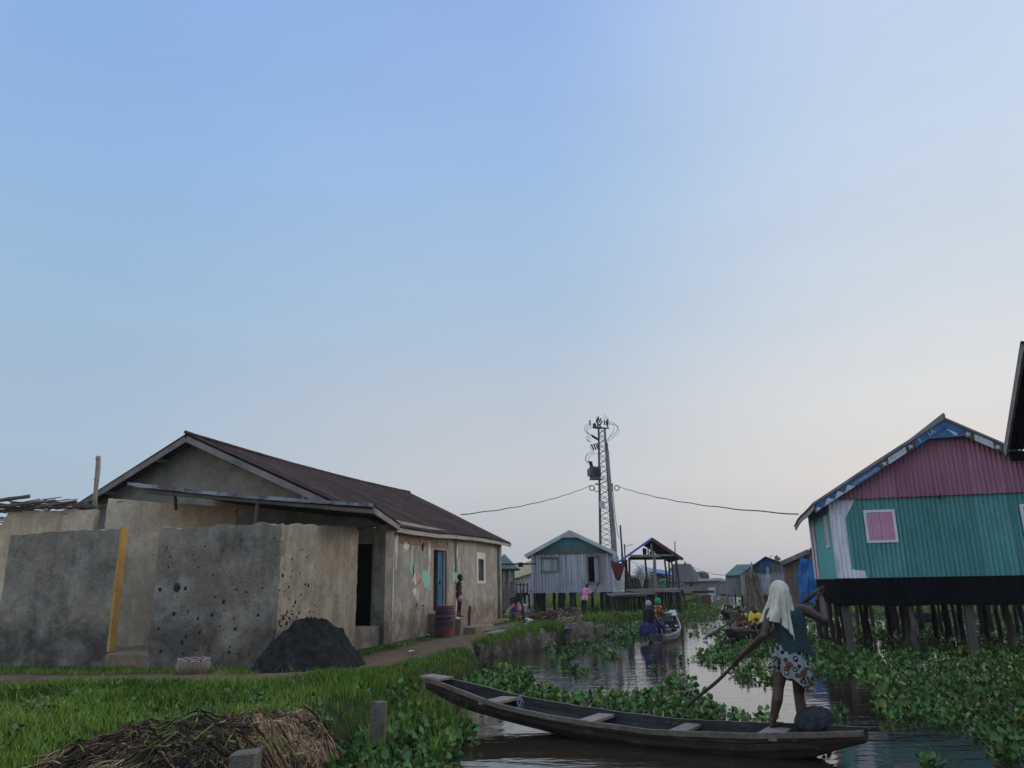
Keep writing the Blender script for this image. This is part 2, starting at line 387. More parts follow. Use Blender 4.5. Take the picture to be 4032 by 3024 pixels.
dcol = t.mix(t.ramp(t.noise(14, detail=4), [(.55, 0.0), (.68, .6)]), dcol, (.05, .04, .025))
c_ = t.mix(d, gcol, dcol); c_ = t.mix(t.ramp(t.xyz()[2], [(.0, 1.0), (.16, 0.0)]), c_, (.022, .018, .011))
t.bump(t.noise(9, detail=9, rough=.7), .8, .06); M_soil = t.done(c_, .95, .1)
dirt = (1-sstep(-.25, .25, path_d(GX, GY))).ravel()
# bare earth beyond the grey house
dirt = np.maximum(dirt, ((1-sstep(.6, 1.2, np.hypot((GX.ravel()-2.6)/2.2, (GY.ravel()-50)/5)))*.8))
ground = arr_mesh('ground', np.stack([GX, GY, GZ], -1).reshape(-1, 3), GQ, M_soil, {'dirt': dirt}, smooth=True)
tag(ground, 'low grassy bank with a trodden dirt path beside the canal', kind='structure')

t = NT('water')
r1 = t.noise(1.1, (1, 2.6, 1), 3, .55, rot=(0, 0, .12)); r2 = t.noise(4.2, (1, 2.2, 1), 3, .6, rot=(0, 0, -.1))
patch = t.ramp(t.noise(.28, (1, 1.6, 1), 2), [(.35, .25), (.65, 1.0)])
hgt = t.math('ADD', t.math('MULTIPLY', r1, 1.0), t.math('MULTIPLY', t.math('MULTIPLY', r2, .30), patch))
t.bump(hgt, .10, .10)
t.b.inputs['IOR'].default_value = 1.65
M_water = t.done(t.ramp(t.noise(.5, detail=4), [(.35, (.020, .015, .009)), (.65, (.032, .024, .014))]), .045, .5)
mb = MB(); mb.grid([[(x, y, 0) for y in (-80, 0, 20, 60, 1000)] for x in (-700, -20, 20, 700)], flip=False)
water = mb.build('water', M_water); tag(water, 'dark brown canal water with glossy ripples', kind='structure')
# ------------------------------------------------------------------ materials of the concrete compound
M_front = concrete('grey_render', (.195, .178, .143), (.355, .33, .275), (.065, .06, .05), warm=(.29, .235, .165), pock=0, damp=(.55, 1.45, (.055, .053, .045)))
M_pock = concrete('pocked_render', (.185, .17, .14), (.34, .316, .262), (.06, .055, .046), warm=(.28, .225, .16), pock=0, damp=(.5, 1.35, (.075, .068, .055)), seed=3.1)
M_beige = concrete('beige_render', (.36, .315, .24), (.42, .375, .295), (.13, .115, .09), warm=(.3, .26, .2), streak=.75, damp=(.5, 1.2, (.17, .14, .1)), seed=5.0)
M_yard = concrete('yard_render', (.70, .56, .38), (.80, .66, .47), (.34, .26, .18), warm=(.66, .50, .33), streak=.7, seed=8.0)
M_house = concrete('house_render', (.35, .325, .275), (.45, .42, .36), (.15, .135, .115), warm=(.37, .305, .225), streak=.8, damp=(.6, 1.6, (.16, .115, .07)), seed=1.7)
M_gable = concrete('gable_render', (.21, .205, .185), (.30, .285, .25), (.1, .1, .09), warm=(.27, .24, .2), seed=6.3)
M_pillar = concrete('pillar_render', (.27, .25, .21), (.34, .32, .27), (.1, .09, .075), streak=.8, damp=(.6, 1.6, (.09, .075, .055)), seed=9.3)
M_step = concrete('step_render', (.24, .18, .12), (.31, .24, .165), (.12, .09, .06), seed=2.2)
M_black = NT('black_and_shade').done((.006, .006, .006), .9, .05)  # for black parts and for panels that stand in for shade
M_rust = corr_mat('rusty_sheet', (.042, .029, .024), (.075, .046, .037), rust=(.11, .055, .035), rust_amt=(.5, .72), rough=.75, spec=.12, streak=(2.5, 2.5, 2.5), rib_shade=math.atan2(.974, .225))
M_tin = corr_mat('tin_edge', (.12, .135, .14), (.25, .28, .30), rust=(.06, .035, .028), rust_amt=(.45, .58), rough=.55, streak=(2, 2, 2))
M_gwood = wood('grey_board', (.16, .15, .135), (.27, .25, .225), (1.2, 1.2, 1.2))
M_wwood = wood('pale_board', (.25, .225, .185), (.44, .41, .36), (3, 3, 3))
M_bamboo = wood('bamboo', (.20, .18, .14), (.34, .31, .24), (20, 20, 1))
M_stick = wood('dry_sticks', (.07, .055, .04), (.17, .13, .095), (4, 4, 4))
M_bark = wood('dark_stake', (.035, .03, .026), (.09, .08, .068), (8, 8, .7))
M_blue = wood('blue_paint', (.045, .12, .25), (.07, .17, .33), (12, 12, .5))
M_yellow = simple('yellow_paint', (.40, .22, .05), (.50, .31, .09), 5, bump=.5, rough=.7)
M_white = simple('white_paint', (.48, .46, .42), (.62, .60, .56), 6, bump=.15)
M_redtxt = simple('red_lettering', (.22, .075, .045), (.30, .11, .07), 12, bump=0)
M_bluetxt = simple('blue_lettering', (.05, .075, .11), (.09, .11, .13), 12, bump=0)

def rough_wall(mb, p0, p1, zb, zt, thick, nrm, na=40, nz=24, crumb=.05, seed=0, relief=.012, end_crumb=.02):
    """wall between two plan points; nrm points to the viewer's side; top line zt(t) crumbles"""
    p0, p1 = np.array(p0, float), np.array(p1, float); L = np.linalg.norm(p1-p0); n = np.array(nrm, float); u = (p1-p0)/L
    def cols(side):
        out = []
        for i in range(na+1):
            t = i/na; row = []
            top = zt(t)+crumb*(fbm(t*L*3.1, seed+side*.4, seed, 4)-.47)*2+.6*crumb*(fbm(t*L*12, seed+side, seed+4, 3)-.45)
            for j in range(nz+1):
                z = zb+(top-zb)*j/nz
                e = relief*(fbm(t*L*2, z*2, seed+7)-.47)*2
                ec = end_crumb*(fbm(z*6, seed+1.5, seed+3)-.47)*2*((i == 0) or (i == na))
                q = p0+u*(t*L+ec)+n*(e if side == 0 else -thick)
                row.append((q[0], q[1], z))
            out.append(row)
        return out
    A, B = cols(0), cols(1)
    mb.grid(A); mb.grid(B, flip=True)
    mb.grid([[a[-1], b[-1]] for a, b in zip(A, B)], flip=True)
    mb.grid([[a, b] for a, b in zip(A[0], B[0])][::-1]); mb.grid([[a, b] for a, b in zip(A[-1], B[-1])])
    return mb

ZV = np.array([0, 0, 1.]); A0 = np.array([-10.3, 16.2]); gd = np.array([.974, -.225]); gd /= np.linalg.norm(gd); fn = np.array([-gd[1], gd[0]])*-1   # towards the viewer
fn = np.array([-.225, -.974])/np.linalg.norm([.225, .974])
FWp = lambda s: A0+gd*s
n3 = np.array([*fn, 0]); g3 = np.array([*gd, 0])
# left front panel with the yellow jamb
wl = thing('concrete_wall', (*FWp(0), .4), 'grey rendered wall panel with a yellow painted edge beside the open doorway', 'wall', 'rough concrete yard walls')
mb = MB(); rough_wall(mb, FWp(-.2), FWp(2.44), .2, lambda t: 3.03+.07*t, .17, fn, 90, 40, .06, 3, end_crumb=.035); mb.build('wall_panel', M_front, wl)
mb = MB(); n3 = np.array([*fn, 0]); g3 = np.array([*gd, 0])
o = np.array([*FWp(2.442), .73]); mb.obox(o+n3*.004, g3*.045, -n3*.175, np.array([.0, 0, 2.37])); mb.build('painted_jamb', M_yellow, wl)
# right front panel and its return
s1 = np.array([-3.70, 18.45])
wr = thing('concrete_wall', (*FWp(6.0), .4), 'pock marked grey wall turning a corner to a lighter beige side', 'wall', 'rough concrete yard walls')
mb = MB(); rough_wall(mb, FWp(3.36), FWp(6.0), .2, lambda t: 3.06, .17, fn, 100, 40, .07, 8, end_crumb=.03); mb.build('wall_panel', M_pock, wr)
K = FWp(6.0); sd_ = (s1-K)/np.linalg.norm(s1-K); sn = np.array([sd_[1], -sd_[0]])
mb = MB(); rough_wall(mb, K+sn*.012-fn*.03, s1+sn*.012, .2, lambda t: 3.05+.2*t-.12*(t > .97), .18, sn, 100, 40, .06, 15, end_crumb=.03); mb.build('side_panel', M_beige, wr)
# splashes of mud thrown at the side panel over the heap
mb = MB(); rd = random.Random(4)
for i in range(55):
    t_ = rd.betavariate(1.1, 3)*2.3+.05; z = 1.15+abs(rd.gauss(0, .5)); r = rd.uniform(.005, .017)*(1.5 if rd.random() < .12 else 1)
    c = np.array([*(K+sd_*t_+sn*.022), z])
    mb.sphere(c, (r, r, r*rd.uniform(1, 2.6)), 6, 4, jit=.3, seed=i)
mb.build('mud_splash', M_black, wr)
mb_list = []; rd = random.Random(44)      # splats of mud on the front panel, each its own shape
for i in range(70):
    s_ = 3.45+2.5*rd.random(); z = .7+2.1*rd.random()**1.6; r = rd.choice([.012, .016, .02, .03, .036])*(1 if z < 1.9 else .55)
    if i == 0: s_, z, r = 3.86, 1.92, .075
    c = np.array([*(FWp(s_)+fn*.006), z]); mb_list.append((c, r))
mb = MB()
for i, (c, r) in enumerate(mb_list):
    P = []
    for k in range(14):
        a = 2*PI*k/14; q = r*(.7+.6*vnoise(math.cos(a)*1.6+i, math.sin(a)*1.6, i)); P.append(c+g3*q*math.cos(a)+ZV*q*math.sin(a)*1.1)
    mb.add([c-np.array([0, 0, 0])+np.array([*fn, 0])*r*.35]+P, [(0, 1+k, 1+(k+1) % 14) for k in range(14)])
mb.build('mud_splash', simple('mud_dark', (.014, .014, .013), (.03, .029, .026), 20), wr)
# yard: back wall, low wall, floor, doorstep
bw = thing('concrete_wall', (-9.5, 18.15, .5), 'tall beige wall with a broken end seen behind the doorway', 'wall', 'rough concrete yard walls')
mb = MB(); q0, q1 = np.array([-9.55, 18.15]), np.array([-6.7, 18.75]); bn = np.array([q1[1]-q0[1], -(q1[0]-q0[0])]); bn /= np.linalg.norm(bn)
rough_wall(mb, q0, q1, .3, lambda t: 3.98-.2*t, .2, bn, 40, 30, .035, 21, end_crumb=.09); mb.build('wall_panel', M_yard, bw)
lw = thing('concrete_wall', (-12, 18.4, .5), 'low beige wall with a pile of sticks lying on top', 'wall', 'rough concrete yard walls')
mb = MB(); rough_wall(mb, np.array([-17, 18.9]), np.array([-9.75, 18.0]), .3, lambda t: 3.72 if t > .69 else 3.42, .18, np.array([-.12, -.99]), 50, 24, .03, 25); mb.build('wall_panel', M_yard, lw)
mb = MB(); mb.box((-8.2, 17.4, .45), (6.2, 3.0, .42), math.atan2(gd[1], gd[0])); yf = mb.build('yard_floor', M_step); tag(yf, 'raised earthen floor of the yard behind the doorway', kind='structure')
mb = MB(); c = np.array([*FWp(2.90), .55])-n3*.10
P = [[c+g3*(x*.49)+n3*(y*.18-.08)+np.array([0, 0, z]) for (y, z) in ((1, -.3), (1.02, .12), (.93, .165), (0, .175), (-1, .165), (-1, -.3))] for x in (-.95, -.9, -.5, 0, .5, .9, .95)]
P = [[p+np.array([0, 0, .02*(vnoise(i*1.3, j*1.7, 5)-.5)]) for j, p in enumerate(r)] for i, r in enumerate(P)]
mb.grid(P); mb.grid([[p, c+g3*(-.4655)] for p in P[0]]); mb.grid([[p, c+g3*.4655] for p in P[-1]], flip=True)
st = mb.build('doorstep', M_step); tag(st, 'worn cement doorstep between the two grey front walls', 'step')

# stick pile lying on the low wall
mb = MB(); rd = random.Random(12)
for i in range(120):
    x = rd.uniform(-14.5, -9.9); y = 18.15-(x+12.)*.12+rd.uniform(-.1, .55); z = 3.74-(0.28 if x < -12.3 else 0)+abs(rd.gauss(0, .13))
    L = rd.uniform(.4, 1.7); a = rd.gauss(-.1, .28); b = rd.gauss(0, .1)
    dv = np.array([math.cos(a), math.sin(a), b])*L; p = np.array([x, y, z])
    mb.rough_pole(p-dv/2, p+dv/2, rd.uniform(.008, .02), rd.uniform(.005, .012), .04, 5, 4, i)
for i, (x0, z0, L, r) in enumerate([(-11.9, 3.98, 1.2, .05), (-12.8, 3.78, 2.2, .055), (-10.6, 3.83, 1.0, .04), (-11.4, 3.86, 1.5, .035)]):
    mb.rough_pole((x0-L/2, 18.1-(x0+12)*.12, z0-.06), (x0+L/2, 17.98-(x0+12)*.12, z0+.06), r, r*.9, .01, 8, 5, i+60)
sp = mb.build('stick_pile', M_stick); tag(sp, 'tangled pile of dry sticks and poles on the low beige wall', 'sticks')
mb = MB(); p = Y(384, 2040, 18.6); q = Y(387, 1796, 18.6)
mb.rough_pole((p[0]-.02, 18.6, 2.2), q, .062, .052, .004, 9, 10, 3)
for z in (3.9, 4.5, 5.0): mb.lathe(((p[0]-.02)+(q[0]-p[0]+.02)*(z-2.2)/(q[2]-2.2), 18.6, z), [(.055, -.02), (.066, 0), (.055, .02)], 9)
bp = mb.build('bamboo_pole', M_bamboo); tag(bp, 'upright bamboo pole rising above the low beige wall', 'pole')

# ------------------------------------------------------------------ long concrete house
O = np.array([-3.46, 20.26]); hd = np.array([.225, .974]); hd /= np.linalg.norm(hd); hg = np.array([-hd[1], hd[0]])
def hp(a, b, z): q = O+hd*a+hg*b; return np.array([q[0], q[1], z])
h3d = np.array([*hd, 0]); h3g = np.array([*hg, 0]); ZV = np.array([0, 0, 1.])
house = thing('concrete_house', hp(0, 0, .45), 'long concrete house with a rusty brown corrugated roof and a blue door', 'house')
holes = [(4.2, 5.52, 1.1, 2.96), (9.27, 10.02, 2.02, 2.8)]
def holed_wall(mb, a0, a1, z0, z1, holes, thick):
    ass = sorted({a0, a1, *[h[0] for h in holes], *[h[1] for h in holes]}); zs = sorted({z0, z1, *[h[2] for h in holes], *[h[3] for h in holes]})
    for i in range(len(ass)-1):
        for j in range(len(zs)-1):
            am, zm = (ass[i]+ass[i+1])/2, (zs[j]+zs[j+1])/2
            if any(h[0] < am < h[1] and h[2] < zm < h[3] for h in holes): continue
            mb.grid([[hp(a, 0, z) for z in (zs[j], zs[j+1])] for a in (ass[i], ass[i+1])])
    for h in holes:
        for (a, b) in (((h[0], h[2]), (h[0], h[3])), ((h[0], h[3]), (h[1], h[3])), ((h[1], h[3]), (h[1], h[2])), ((h[1], h[2]), (h[0], h[2]))):
            mb.grid([[hp(a[0], 0, a[1]), hp(b[0], 0, b[1])], [hp(a[0], thick, a[1]), hp(b[0], thick, b[1])]])
mb = MB(); holed_wall(mb, 0.0, 12.5, .2, 3.62, holes, .22)
mb.grid([[hp(12.5, 0, .2), hp(12.5, 0, 3.62)], [hp(12.5, 9, .2), hp(12.5, 9, 3.62)]])
long_wall = mb.build('wall', M_house, house)
for h in holes:   # black panels stand in for the shade of the rooms behind
    mb = MB(); mb.obox(hp(h[0]-.4, 1.4, h[2]-.3), h3d*(h[1]-h[0]+.8), h3g*.05, ZV*(h[3]-h[2]+.6)); mb.build('room_shade', M_black, long_wall)
# gable wall facing the viewer, with a doorway at its corner
def gz(b): return 3.28+(6.0-3.28)*b/5.65 if b < 5.65 else 6.0-(b-5.65)*.52
mb = MB(); bs = [0.12, .25, 1.15, *np.linspace(1.6, 11, 20)]
for b0, b1 in zip(bs, bs[1:]):
    lo = 2.95 if (b0 >= .25 and b1 <= 1.15) else .3
    mb.grid([[hp(.04, b0, lo), hp(.04, b0, gz(b0)-.03)], [hp(.04, b1, lo), hp(.04, b1, gz(b1)-.03)]], flip=True)
gable = mb.build('gable_wall', M_gable, house)
mb = MB(); mb.obox(hp(1.1, .1, .2), h3d*.05, h3g*1.3, ZV*3); mb.build('room_shade', M_black, gable)  # black panel stands in for the shade past the doorway
mb = MB(); mb.obox(hp(-.1, -.12, 3.36), h3d*.12, h3g*1.7, ZV*.32); mb.build('wall_plate', M_gwood, house)
mb = MB(); mb.obox(hp(-1.62, -.05, .2), h3d*1.55, h3g*.9, ZV*.72); mb.build('sill_wall', M_pillar, house)
# pillars
for a, wd, pr, m, z1 in ((-.06, .55, .16, M_pillar, 3.42), (12.15, .34, .10, M_pillar, 3.6), (6.32, .2, .004, M_pillar, 3.56)):
    mb = MB(); mb.obox(hp(a, -pr, .25), h3d*wd, h3g*(pr+.15 if a < 0 else pr-.001), ZV*(z1-.25)); mb.build('pillar', m, house)
mb = MB(); mb.obox(hp(.5, -.02, .45), h3d*.05, h3g*.019, ZV*2.9); mb.build('plaster_strip', M_white, house)
# plinth along the wall foot
mb = MB(); mb.obox(hp(7.3, -.35, .25), h3d*5.4, h3g*.345, ZV*.30); mb.build('plinth', M_step, house)
# roof
def rf(a, t):     # t 0 ridge .. 1 eave ; right slope
    k = (a+.55)/13.9
    R = hp(a, 5.65-1.4*k, 6.06-.2*k-.10*math.sin(PI*k)); E = hp(a*1.0+.0, -.16-.14*k, 3.43+.15*k-.04*math.sin(PI*k*2.2))
    return R*(1-t)+E*t
mb = MB(); na = 560; P = []
for i in range(na+1):
    a = -.55+13.9*i/na; h = .032*math.sin(2*PI*a/.2)
    row = []
    for j in range(13):
        tt = j/12; q = rf(a, tt)
        lap = .012*(1 if j in (3, 4, 5, 6) else 0)+.02*(vnoise(a*.5, tt*3, 2)-.5)
        row.append(q+np.array([.42*hd[1]*0, 0, 0])+ZV*(h+lap))
    P.append(row)
mb.grid(P); mb.grid([[p-ZV*.012 for p in r] for r in P[::1]], flip=True)
roof = mb.build('roof', M_rust, house, smooth=False)
mb = MB(); P = []
for i in range(100):
    a = -.55+13.9*i/99; k = i/99; R = hp(a, 5.65-1.4*k, 6.06-.2*k-.10*math.sin(PI*k)); E = hp(a, 9.9-1.4*k, 3.75)
    P.append([R+(E-R)*j/8+ZV*.02*math.sin(a*41+j*.01) for j in range(9)])
mb.grid(P, flip=True); mb.build('roof', M_rust, house)
mb = MB(); mb.tube([rf(-.55+13.9*i/30, -.005)+ZV*(.035+.012*vnoise(i*.9, 1, 4)) for i in range(31)], .05, 6); mb.build('ridge_cap', M_rust, roof)
# loose patches on the roof
for (u, v, mm, sz) in ((1868, 2092, M_white, (.55, .42)), (1750, 2042, M_yellow, (.22, .18))):
    n_ = np.cross(rf(6, 1)-rf(6, 0), h3d); n_ /= np.linalg.norm(n_); n_ = n_ if n_[2] > 0 else -n_
    q = plane_hit(u, v, rf(6, .5)+n_*.03, n_); s_ = rf(6, 1)-rf(6, 0); s_ /= np.linalg.norm(s_)
    mb = MB(); mb.grid([[q+h3d*(i*sz[0]/8-sz[0]/2)+s_*(j*sz[1]-sz[1]/2)+n_*(.012+.012*math.sin(i*2.2)) for j in (0, 1)] for i in range(9)], flip=False)
    mb.grid([[q+h3d*(i*sz[0]/8-sz[0]/2)+s_*(j*sz[1]-sz[1]/2)+n_*(.006+.012*math.sin(i*2.2)) for j in (0, 1)] for i in range(9)], flip=True)
    mb.build('roof_patch', mm, roof)
# barge boards and eave board
mb = MB(); mb.bar(rf(-.52, 0)-ZV*.13, rf(-.52, .74)-ZV*.12, .035, .16); mb.build('barge_board', M_gwood, house)
mb = MB(); mb.bar(hp(-.5, 5.68, 5.93), hp(-.5, 9.8, 3.75), .035, .16); mb.build('barge_board', M_gwood, house)
mb = MB(); pts = [rf(-.5+13.8*i/24, 1.0)+h3g*.03-ZV*(.08+.02*vnoise(i*.7, 2, 8)) for i in range(25)]
mb.grid([[p+ZV*.06-h3g*.02, p-ZV*.06-h3g*.02] for p in pts], flip=True); mb.grid([[p+ZV*.06+h3g*.02, p-ZV*.06+h3g*.02] for p in pts]); mb.grid([[p-ZV*.06-h3g*.02, p-ZV*.06+h3g*.02] for p in pts], flip=True)
mb.build('eave_board', M_wwood, house)
mb = MB(); mb.bar(rf(13.33, .2)-ZV*.1, rf(13.33, 1)-ZV*.1, .03, .15); mb.build('barge_board', M_gwood, house)
for b in (2.0, 4.2, 6.6, 8.2):
    mb = MB(); mb.bar(hp(-.5, b, gz(b)-.1), hp(.3, b, gz(b)-.1), .08, .1); mb.build('purlin', M_gwood, house)
# door leaf, frame
door = None
mb = MB()
for k in range(3): mb.obox(hp(4.90+k*.15, .1+.002*(k % 2), 1.12), h3d*.142, h3g*.03, ZV*1.83)
door = mb.build('door', M_blue, house)
mb = MB(); mb.obox(hp(5.36, .06, 1.11), h3d*.14, h3g*.1, ZV*1.83); mb.build('door_post', M_gwood, door)
mb = MB(); mb.obox(hp(5.0, .08, 1.9), h3d*.03, -h3g*.03, ZV*.12); mb.build('handle', M_black, door)
# window: painted surround, bars, louvres
win = None
mb = MB()
for (a0, a1, z0, z1) in ((9.02, 9.26, 1.92, 3.05), (10.03, 10.26, 1.92, 3.05), (9.26, 10.03, 2.81, 3.05), (9.26, 10.03, 1.92, 2.01)): mb.obox(hp(a0, -.015, z0), h3d*(a1-a0), h3g*.014, ZV*(z1-z0))
win = mb.build('window', M_white, house)
mb = MB(); mb.obox(hp(9.60, .03, 2.02), h3d*.07, h3g*.04, ZV*.78)
for k, z in enumerate((2.1, 2.19, 2.28, 2.6)): mb.obox(hp(9.3, .08, z), h3d*.28, h3g*.02, ZV*.03)
mb.build('window_bar', M_gwood, win)
# lettering and faded poster paint
text_obj('ORGANISATION POMO-SANTE ES POPULATIONS (IPS)', .36, M_redtxt, hp(1.16, -.006, 3.0)-h3d*0, h3d, ZV, 'lettering', house, .001, .01, sx=.52)
text_obj('ATE ST LTIT', .26, M_bluetxt, hp(2.5, -.006, 3.32), h3d, ZV, 'lettering', house, .001, .01, sx=.7)
def blob(mb, a, z, ra, rz, seed, off=-.005, n=26):
    c = hp(a, off, z); P = []
    for k in range(n):
        th = 2*PI*k/n; r = .55+.9*vnoise(math.cos(th)*1.7+seed, math.sin(th)*1.7+seed*.3, seed)
        P.append(c+h3d*(ra*r*math.cos(th))+ZV*(rz*r*math.sin(th)))
    mb.add([c]+P, [(0, 1+k, 1+(k+1) % n) for k in range(n)])
M_pgreen = simple('faded_green_paint', (.16, .42, .31), (.34, .50, .40), 6, bump=.2); M_ppink = simple('faded_pink_paint', (.36, .24, .19), (.42, .33, .27), 6, bump=.2)
M_pwhite = simple('flaking_white_paint', (.36, .33, .27), (.66, .64, .59), 5, (1, 1, .4), bump=.3, p=(.42, .6))
def awall(u, v):
    p = plane_hit(u, v, hp(0, 0, 0), h3g); return float((p[:2]-O)@hd), float(p[2])
for nm, m, lst in (('faded_paint', M_pwhite, [(1622, 2215, .12, .5), (1640, 2330, .28, .2), (1560, 2160, .1, .45), (1797, 2250, .34, .65), (1800, 2350, .3, .75), (1625, 2170, .08, .25), (1635, 2270, .3, .2), (1690, 2200, .1, .5), (1600, 2150, .2, .12), (1800, 2200, .14, .4), (1545, 2300, .1, .9)]),
                   ('faded_paint', M_pgreen, [(1676, 2284, .30, .28), (1622, 2230, .17, .2), (1787, 2265, .18, .22), (1808, 2225, .1, .3)]), ('faded_paint', M_ppink, [(1647, 2275, .25, .22), (1655, 2300, .2, .16)]),
                   ('faded_paint', M_black, [(1664, 2152, .07, .11), (1626, 2245, .035, .2), (1640, 2382, .03, .05), (1665, 2384, .12, .02)])):
    for i, (u, v, ra, rz) in enumerate(lst):
        mb = MB(); a, z = awall(u, v); blob(mb, a, z, ra, rz, i+len(nm)+int(u), -.004-.002*(m is M_pgreen)-.003*(m is M_ppink)-.006*(m is M_black)); mb.build(nm, m, house)
mb = MB(); mb.obox(hp(6.34, -.012, 2.3), h3d*.22, h3g*.006, ZV*1.2); mb.build('soot_stain', simple('soot', (.04, .036, .03), (.10, .09, .07), 4, bump=0), house)
# lean-to of tin sheets over the passage
lt = [np.array([-8.45, 16.85, 4.13]), np.array([-2.98, 16.5, 3.54]), hp(.75, -.22, 3.50), hp(.0, 5.0, 4.3)]
mb = MB(); P = []
nn_ = 260
for i in range(nn_+1):
    t_ = i/nn_; f = lt[0]*(1-t_)+lt[1]*t_; b = lt[3]*(1-t_)+lt[2]*t_; h = .02*math.sin(2*PI*t_*5.4/.11)-.05*math.sin(PI*t_)+.03*(vnoise(t_*7, 1, 3)-.5)
    P.append([f+(b-f)*j/5+ZV*h for j in range(6)])
mb.grid(P); mb.grid([[p-ZV*.01 for p in r] for r in P], flip=True); lean = mb.build('lean_to_roof', M_rust, house)
mb = MB(); rd = random.Random(3); x = 0.0
while x < .97:      # bent overlapping sheet edges along the front
    L = rd.uniform(.1, .2); y_ = min(1, x+L); f0 = lt[0]*(1-x)+lt[1]*x; f1 = lt[0]*(1-y_)+lt[1]*y_; o_ = rd.uniform(.0, .05)
    s0 = -.05*math.sin(PI*x); s1_ = -.05*math.sin(PI*y_)
    pts = [(f0+(f1-f0)*k/6, s0+(s1_-s0)*k/6) for k in range(7)]
    mb.grid([[q+np.array([0, -.03-o_, .03+s+.02*vnoise(k+x*9, 0, 5)]), q+np.array([0, -.05-o_, -.045+s+.02*vnoise(k+x*7, 3, 5)])] for k, (q, s) in enumerate(pts)], flip=True)
    mb.grid([[q+np.array([0, -.03-o_, .03+s+.02*vnoise(k+x*9, 0, 5)]), q+np.array([0, .5, .06+s])] for k, (q, s) in enumerate(pts)])
    x = y_-.02
mb.build('tin_edge', M_tin, lean)
mb = MB(); mb.rough_pole(lt[0]+np.array([.3, .1, -.14]), lt[1]+np.array([-.05, .1, -.12]), .05, .055, .004, 8, 12, 4); mb.bar(lt[1]+np.array([-.03, .05, -.1]), lt[2]+np.array([-.03, -.0, -.12]), .05, .13); mb.build('beam', M_gwood, lean)
mb = MB(); p = Y(995, 2050, 16.75); mb.rough_pole((p[0], 16.75, .5), (p[0]+.08, 16.75, 3.66), .045, .04, .01, 7, 6, 5); p = Y(588, 1960, 16.9); mb.build('lean_to_post', M_stick, lean)
mb = MB(); mb.rough_pole((p[0], 18.3, 3.7), (p[0], 18.1, 4.15), .04, .04, .01, 7, 6, 6); mb.build('lean_to_post', M_stick, lean)

# ------------------------------------------------------------------ heap, basket, barrel, steps, posts, planks
t = NT('black_sand'); t.bump(t.noise(7, detail=10, rough=.75), 1.0, .06); M_sand = t.done(t.ramp(t.noise(6, detail=8, rough=.7), [(.3, (.012, .012, .012)), (.6, (.03, .029, .027)), (.75, (.05, .047, .042))]), .95, .1)
mb = MB(); P = []; hc = np.array([-3.66, 15.0]); 
for i in range(120):
    th = 2*PI*i/120; row = []
    for j in range(46):
        k = j/45; R = .80+.25*vnoise(math.cos(th)*2, math.sin(th)*2, 6)+.35*max(0, math.cos(th+2.4))**6
        prof = max(0, 1-k**1.5)*.92+.10*math.exp(-((k-.5)/.2)**2)*max(0, math.cos(th-.1))
        x_ = hc[0]+R*k*math.cos(th); y_ = hc[1]+R*k*math.sin(th)
        row.append((x_-.20*(1-k), y_, .42-.04*(k > .97)+prof*1.02*(1-.06*k)+.10*(fbm(x_*3, y_*3, 4)-.47)*(1-k**3)*1.8+.24*(fbm(x_*11, y_*11, 7)-.47)*(k < .98)))
    P.append(row)
mb.grid(P, close_u=True, flip=True); hp_ = mb.build('sand_heap', M_sand, smooth=False); tag(hp_, 'heap of dark wet sand against the corner of the pocked wall', 'sand heap')

bpos = Z(760, 2652, .45)
bk = thing('wicker_basket', (bpos[0], bpos[1], .45), 'round wicker basket with white bits inside, by the wall foot', 'basket')
M_wick = wood('wicker', (.22, .17, .13), (.46, .38, .31), (30, 30, 30))
mb = MB(); rd = random.Random(5)
for k in range(28):
    a = 2*PI*k/28; pts = [np.array([bpos[0]+(.20+.07*math.sin(j/6*PI*.8))*math.cos(a), bpos[1]+(.20+.07*math.sin(j/6*PI*.8))*math.sin(a), .44+.04*j]) for j in range(7)]; mb.tube(pts, .008, 4)
for j in range(12):
    pts = []
    for k in range(57):
        a = 2*PI*k/56; h = j/11*.2; r = .20+.07*math.sin(j/11*PI*.8)+.009*(1 if (k+j) % 2 else -1)
        pts.append(np.array([bpos[0]+r*math.cos(a), bpos[1]+r*math.sin(a), .455+h]))
    mb.tube(pts, .0075, 4, cap=False)
mb.build('basket_body', M_wick, bk)
mb = MB(); mb.lathe(bpos*np.array([1, 1, 0])+np.array([0, 0, .45]), [(0, .01), (.19, .01), (.235, .09), (.22, .2)], 20); mb.build('basket_gap_shade', M_black, bk)  # black inner shell puts shade into the gaps of the weave
mb = MB(); mb.tube([np.array([bpos[0]+(.262+.01*math.sin(k*3))*math.cos(2*PI*k/40), bpos[1]+(.262+.01*math.sin(k*3))*math.sin(2*PI*k/40), .69+.012*math.sin(k*1.7)]) for k in range(41)], .012, 5, cap=False); mb.build('basket_rim', wood('pale_rim', (.2, .16, .14), (.36, .31, .28)), bk)
mb = MB()
for k in range(14): mb.sphere((bpos[0]+rd.uniform(-.16, .16), bpos[1]+rd.uniform(-.16, .16), .6+rd.uniform(0, .03)), (.04, .04, .03), 7, 5, jit=.2, seed=k)
bc = mb.build('shells', M_white); tag(bc, 'handful of white bits lying inside the wicker basket', 'shells')

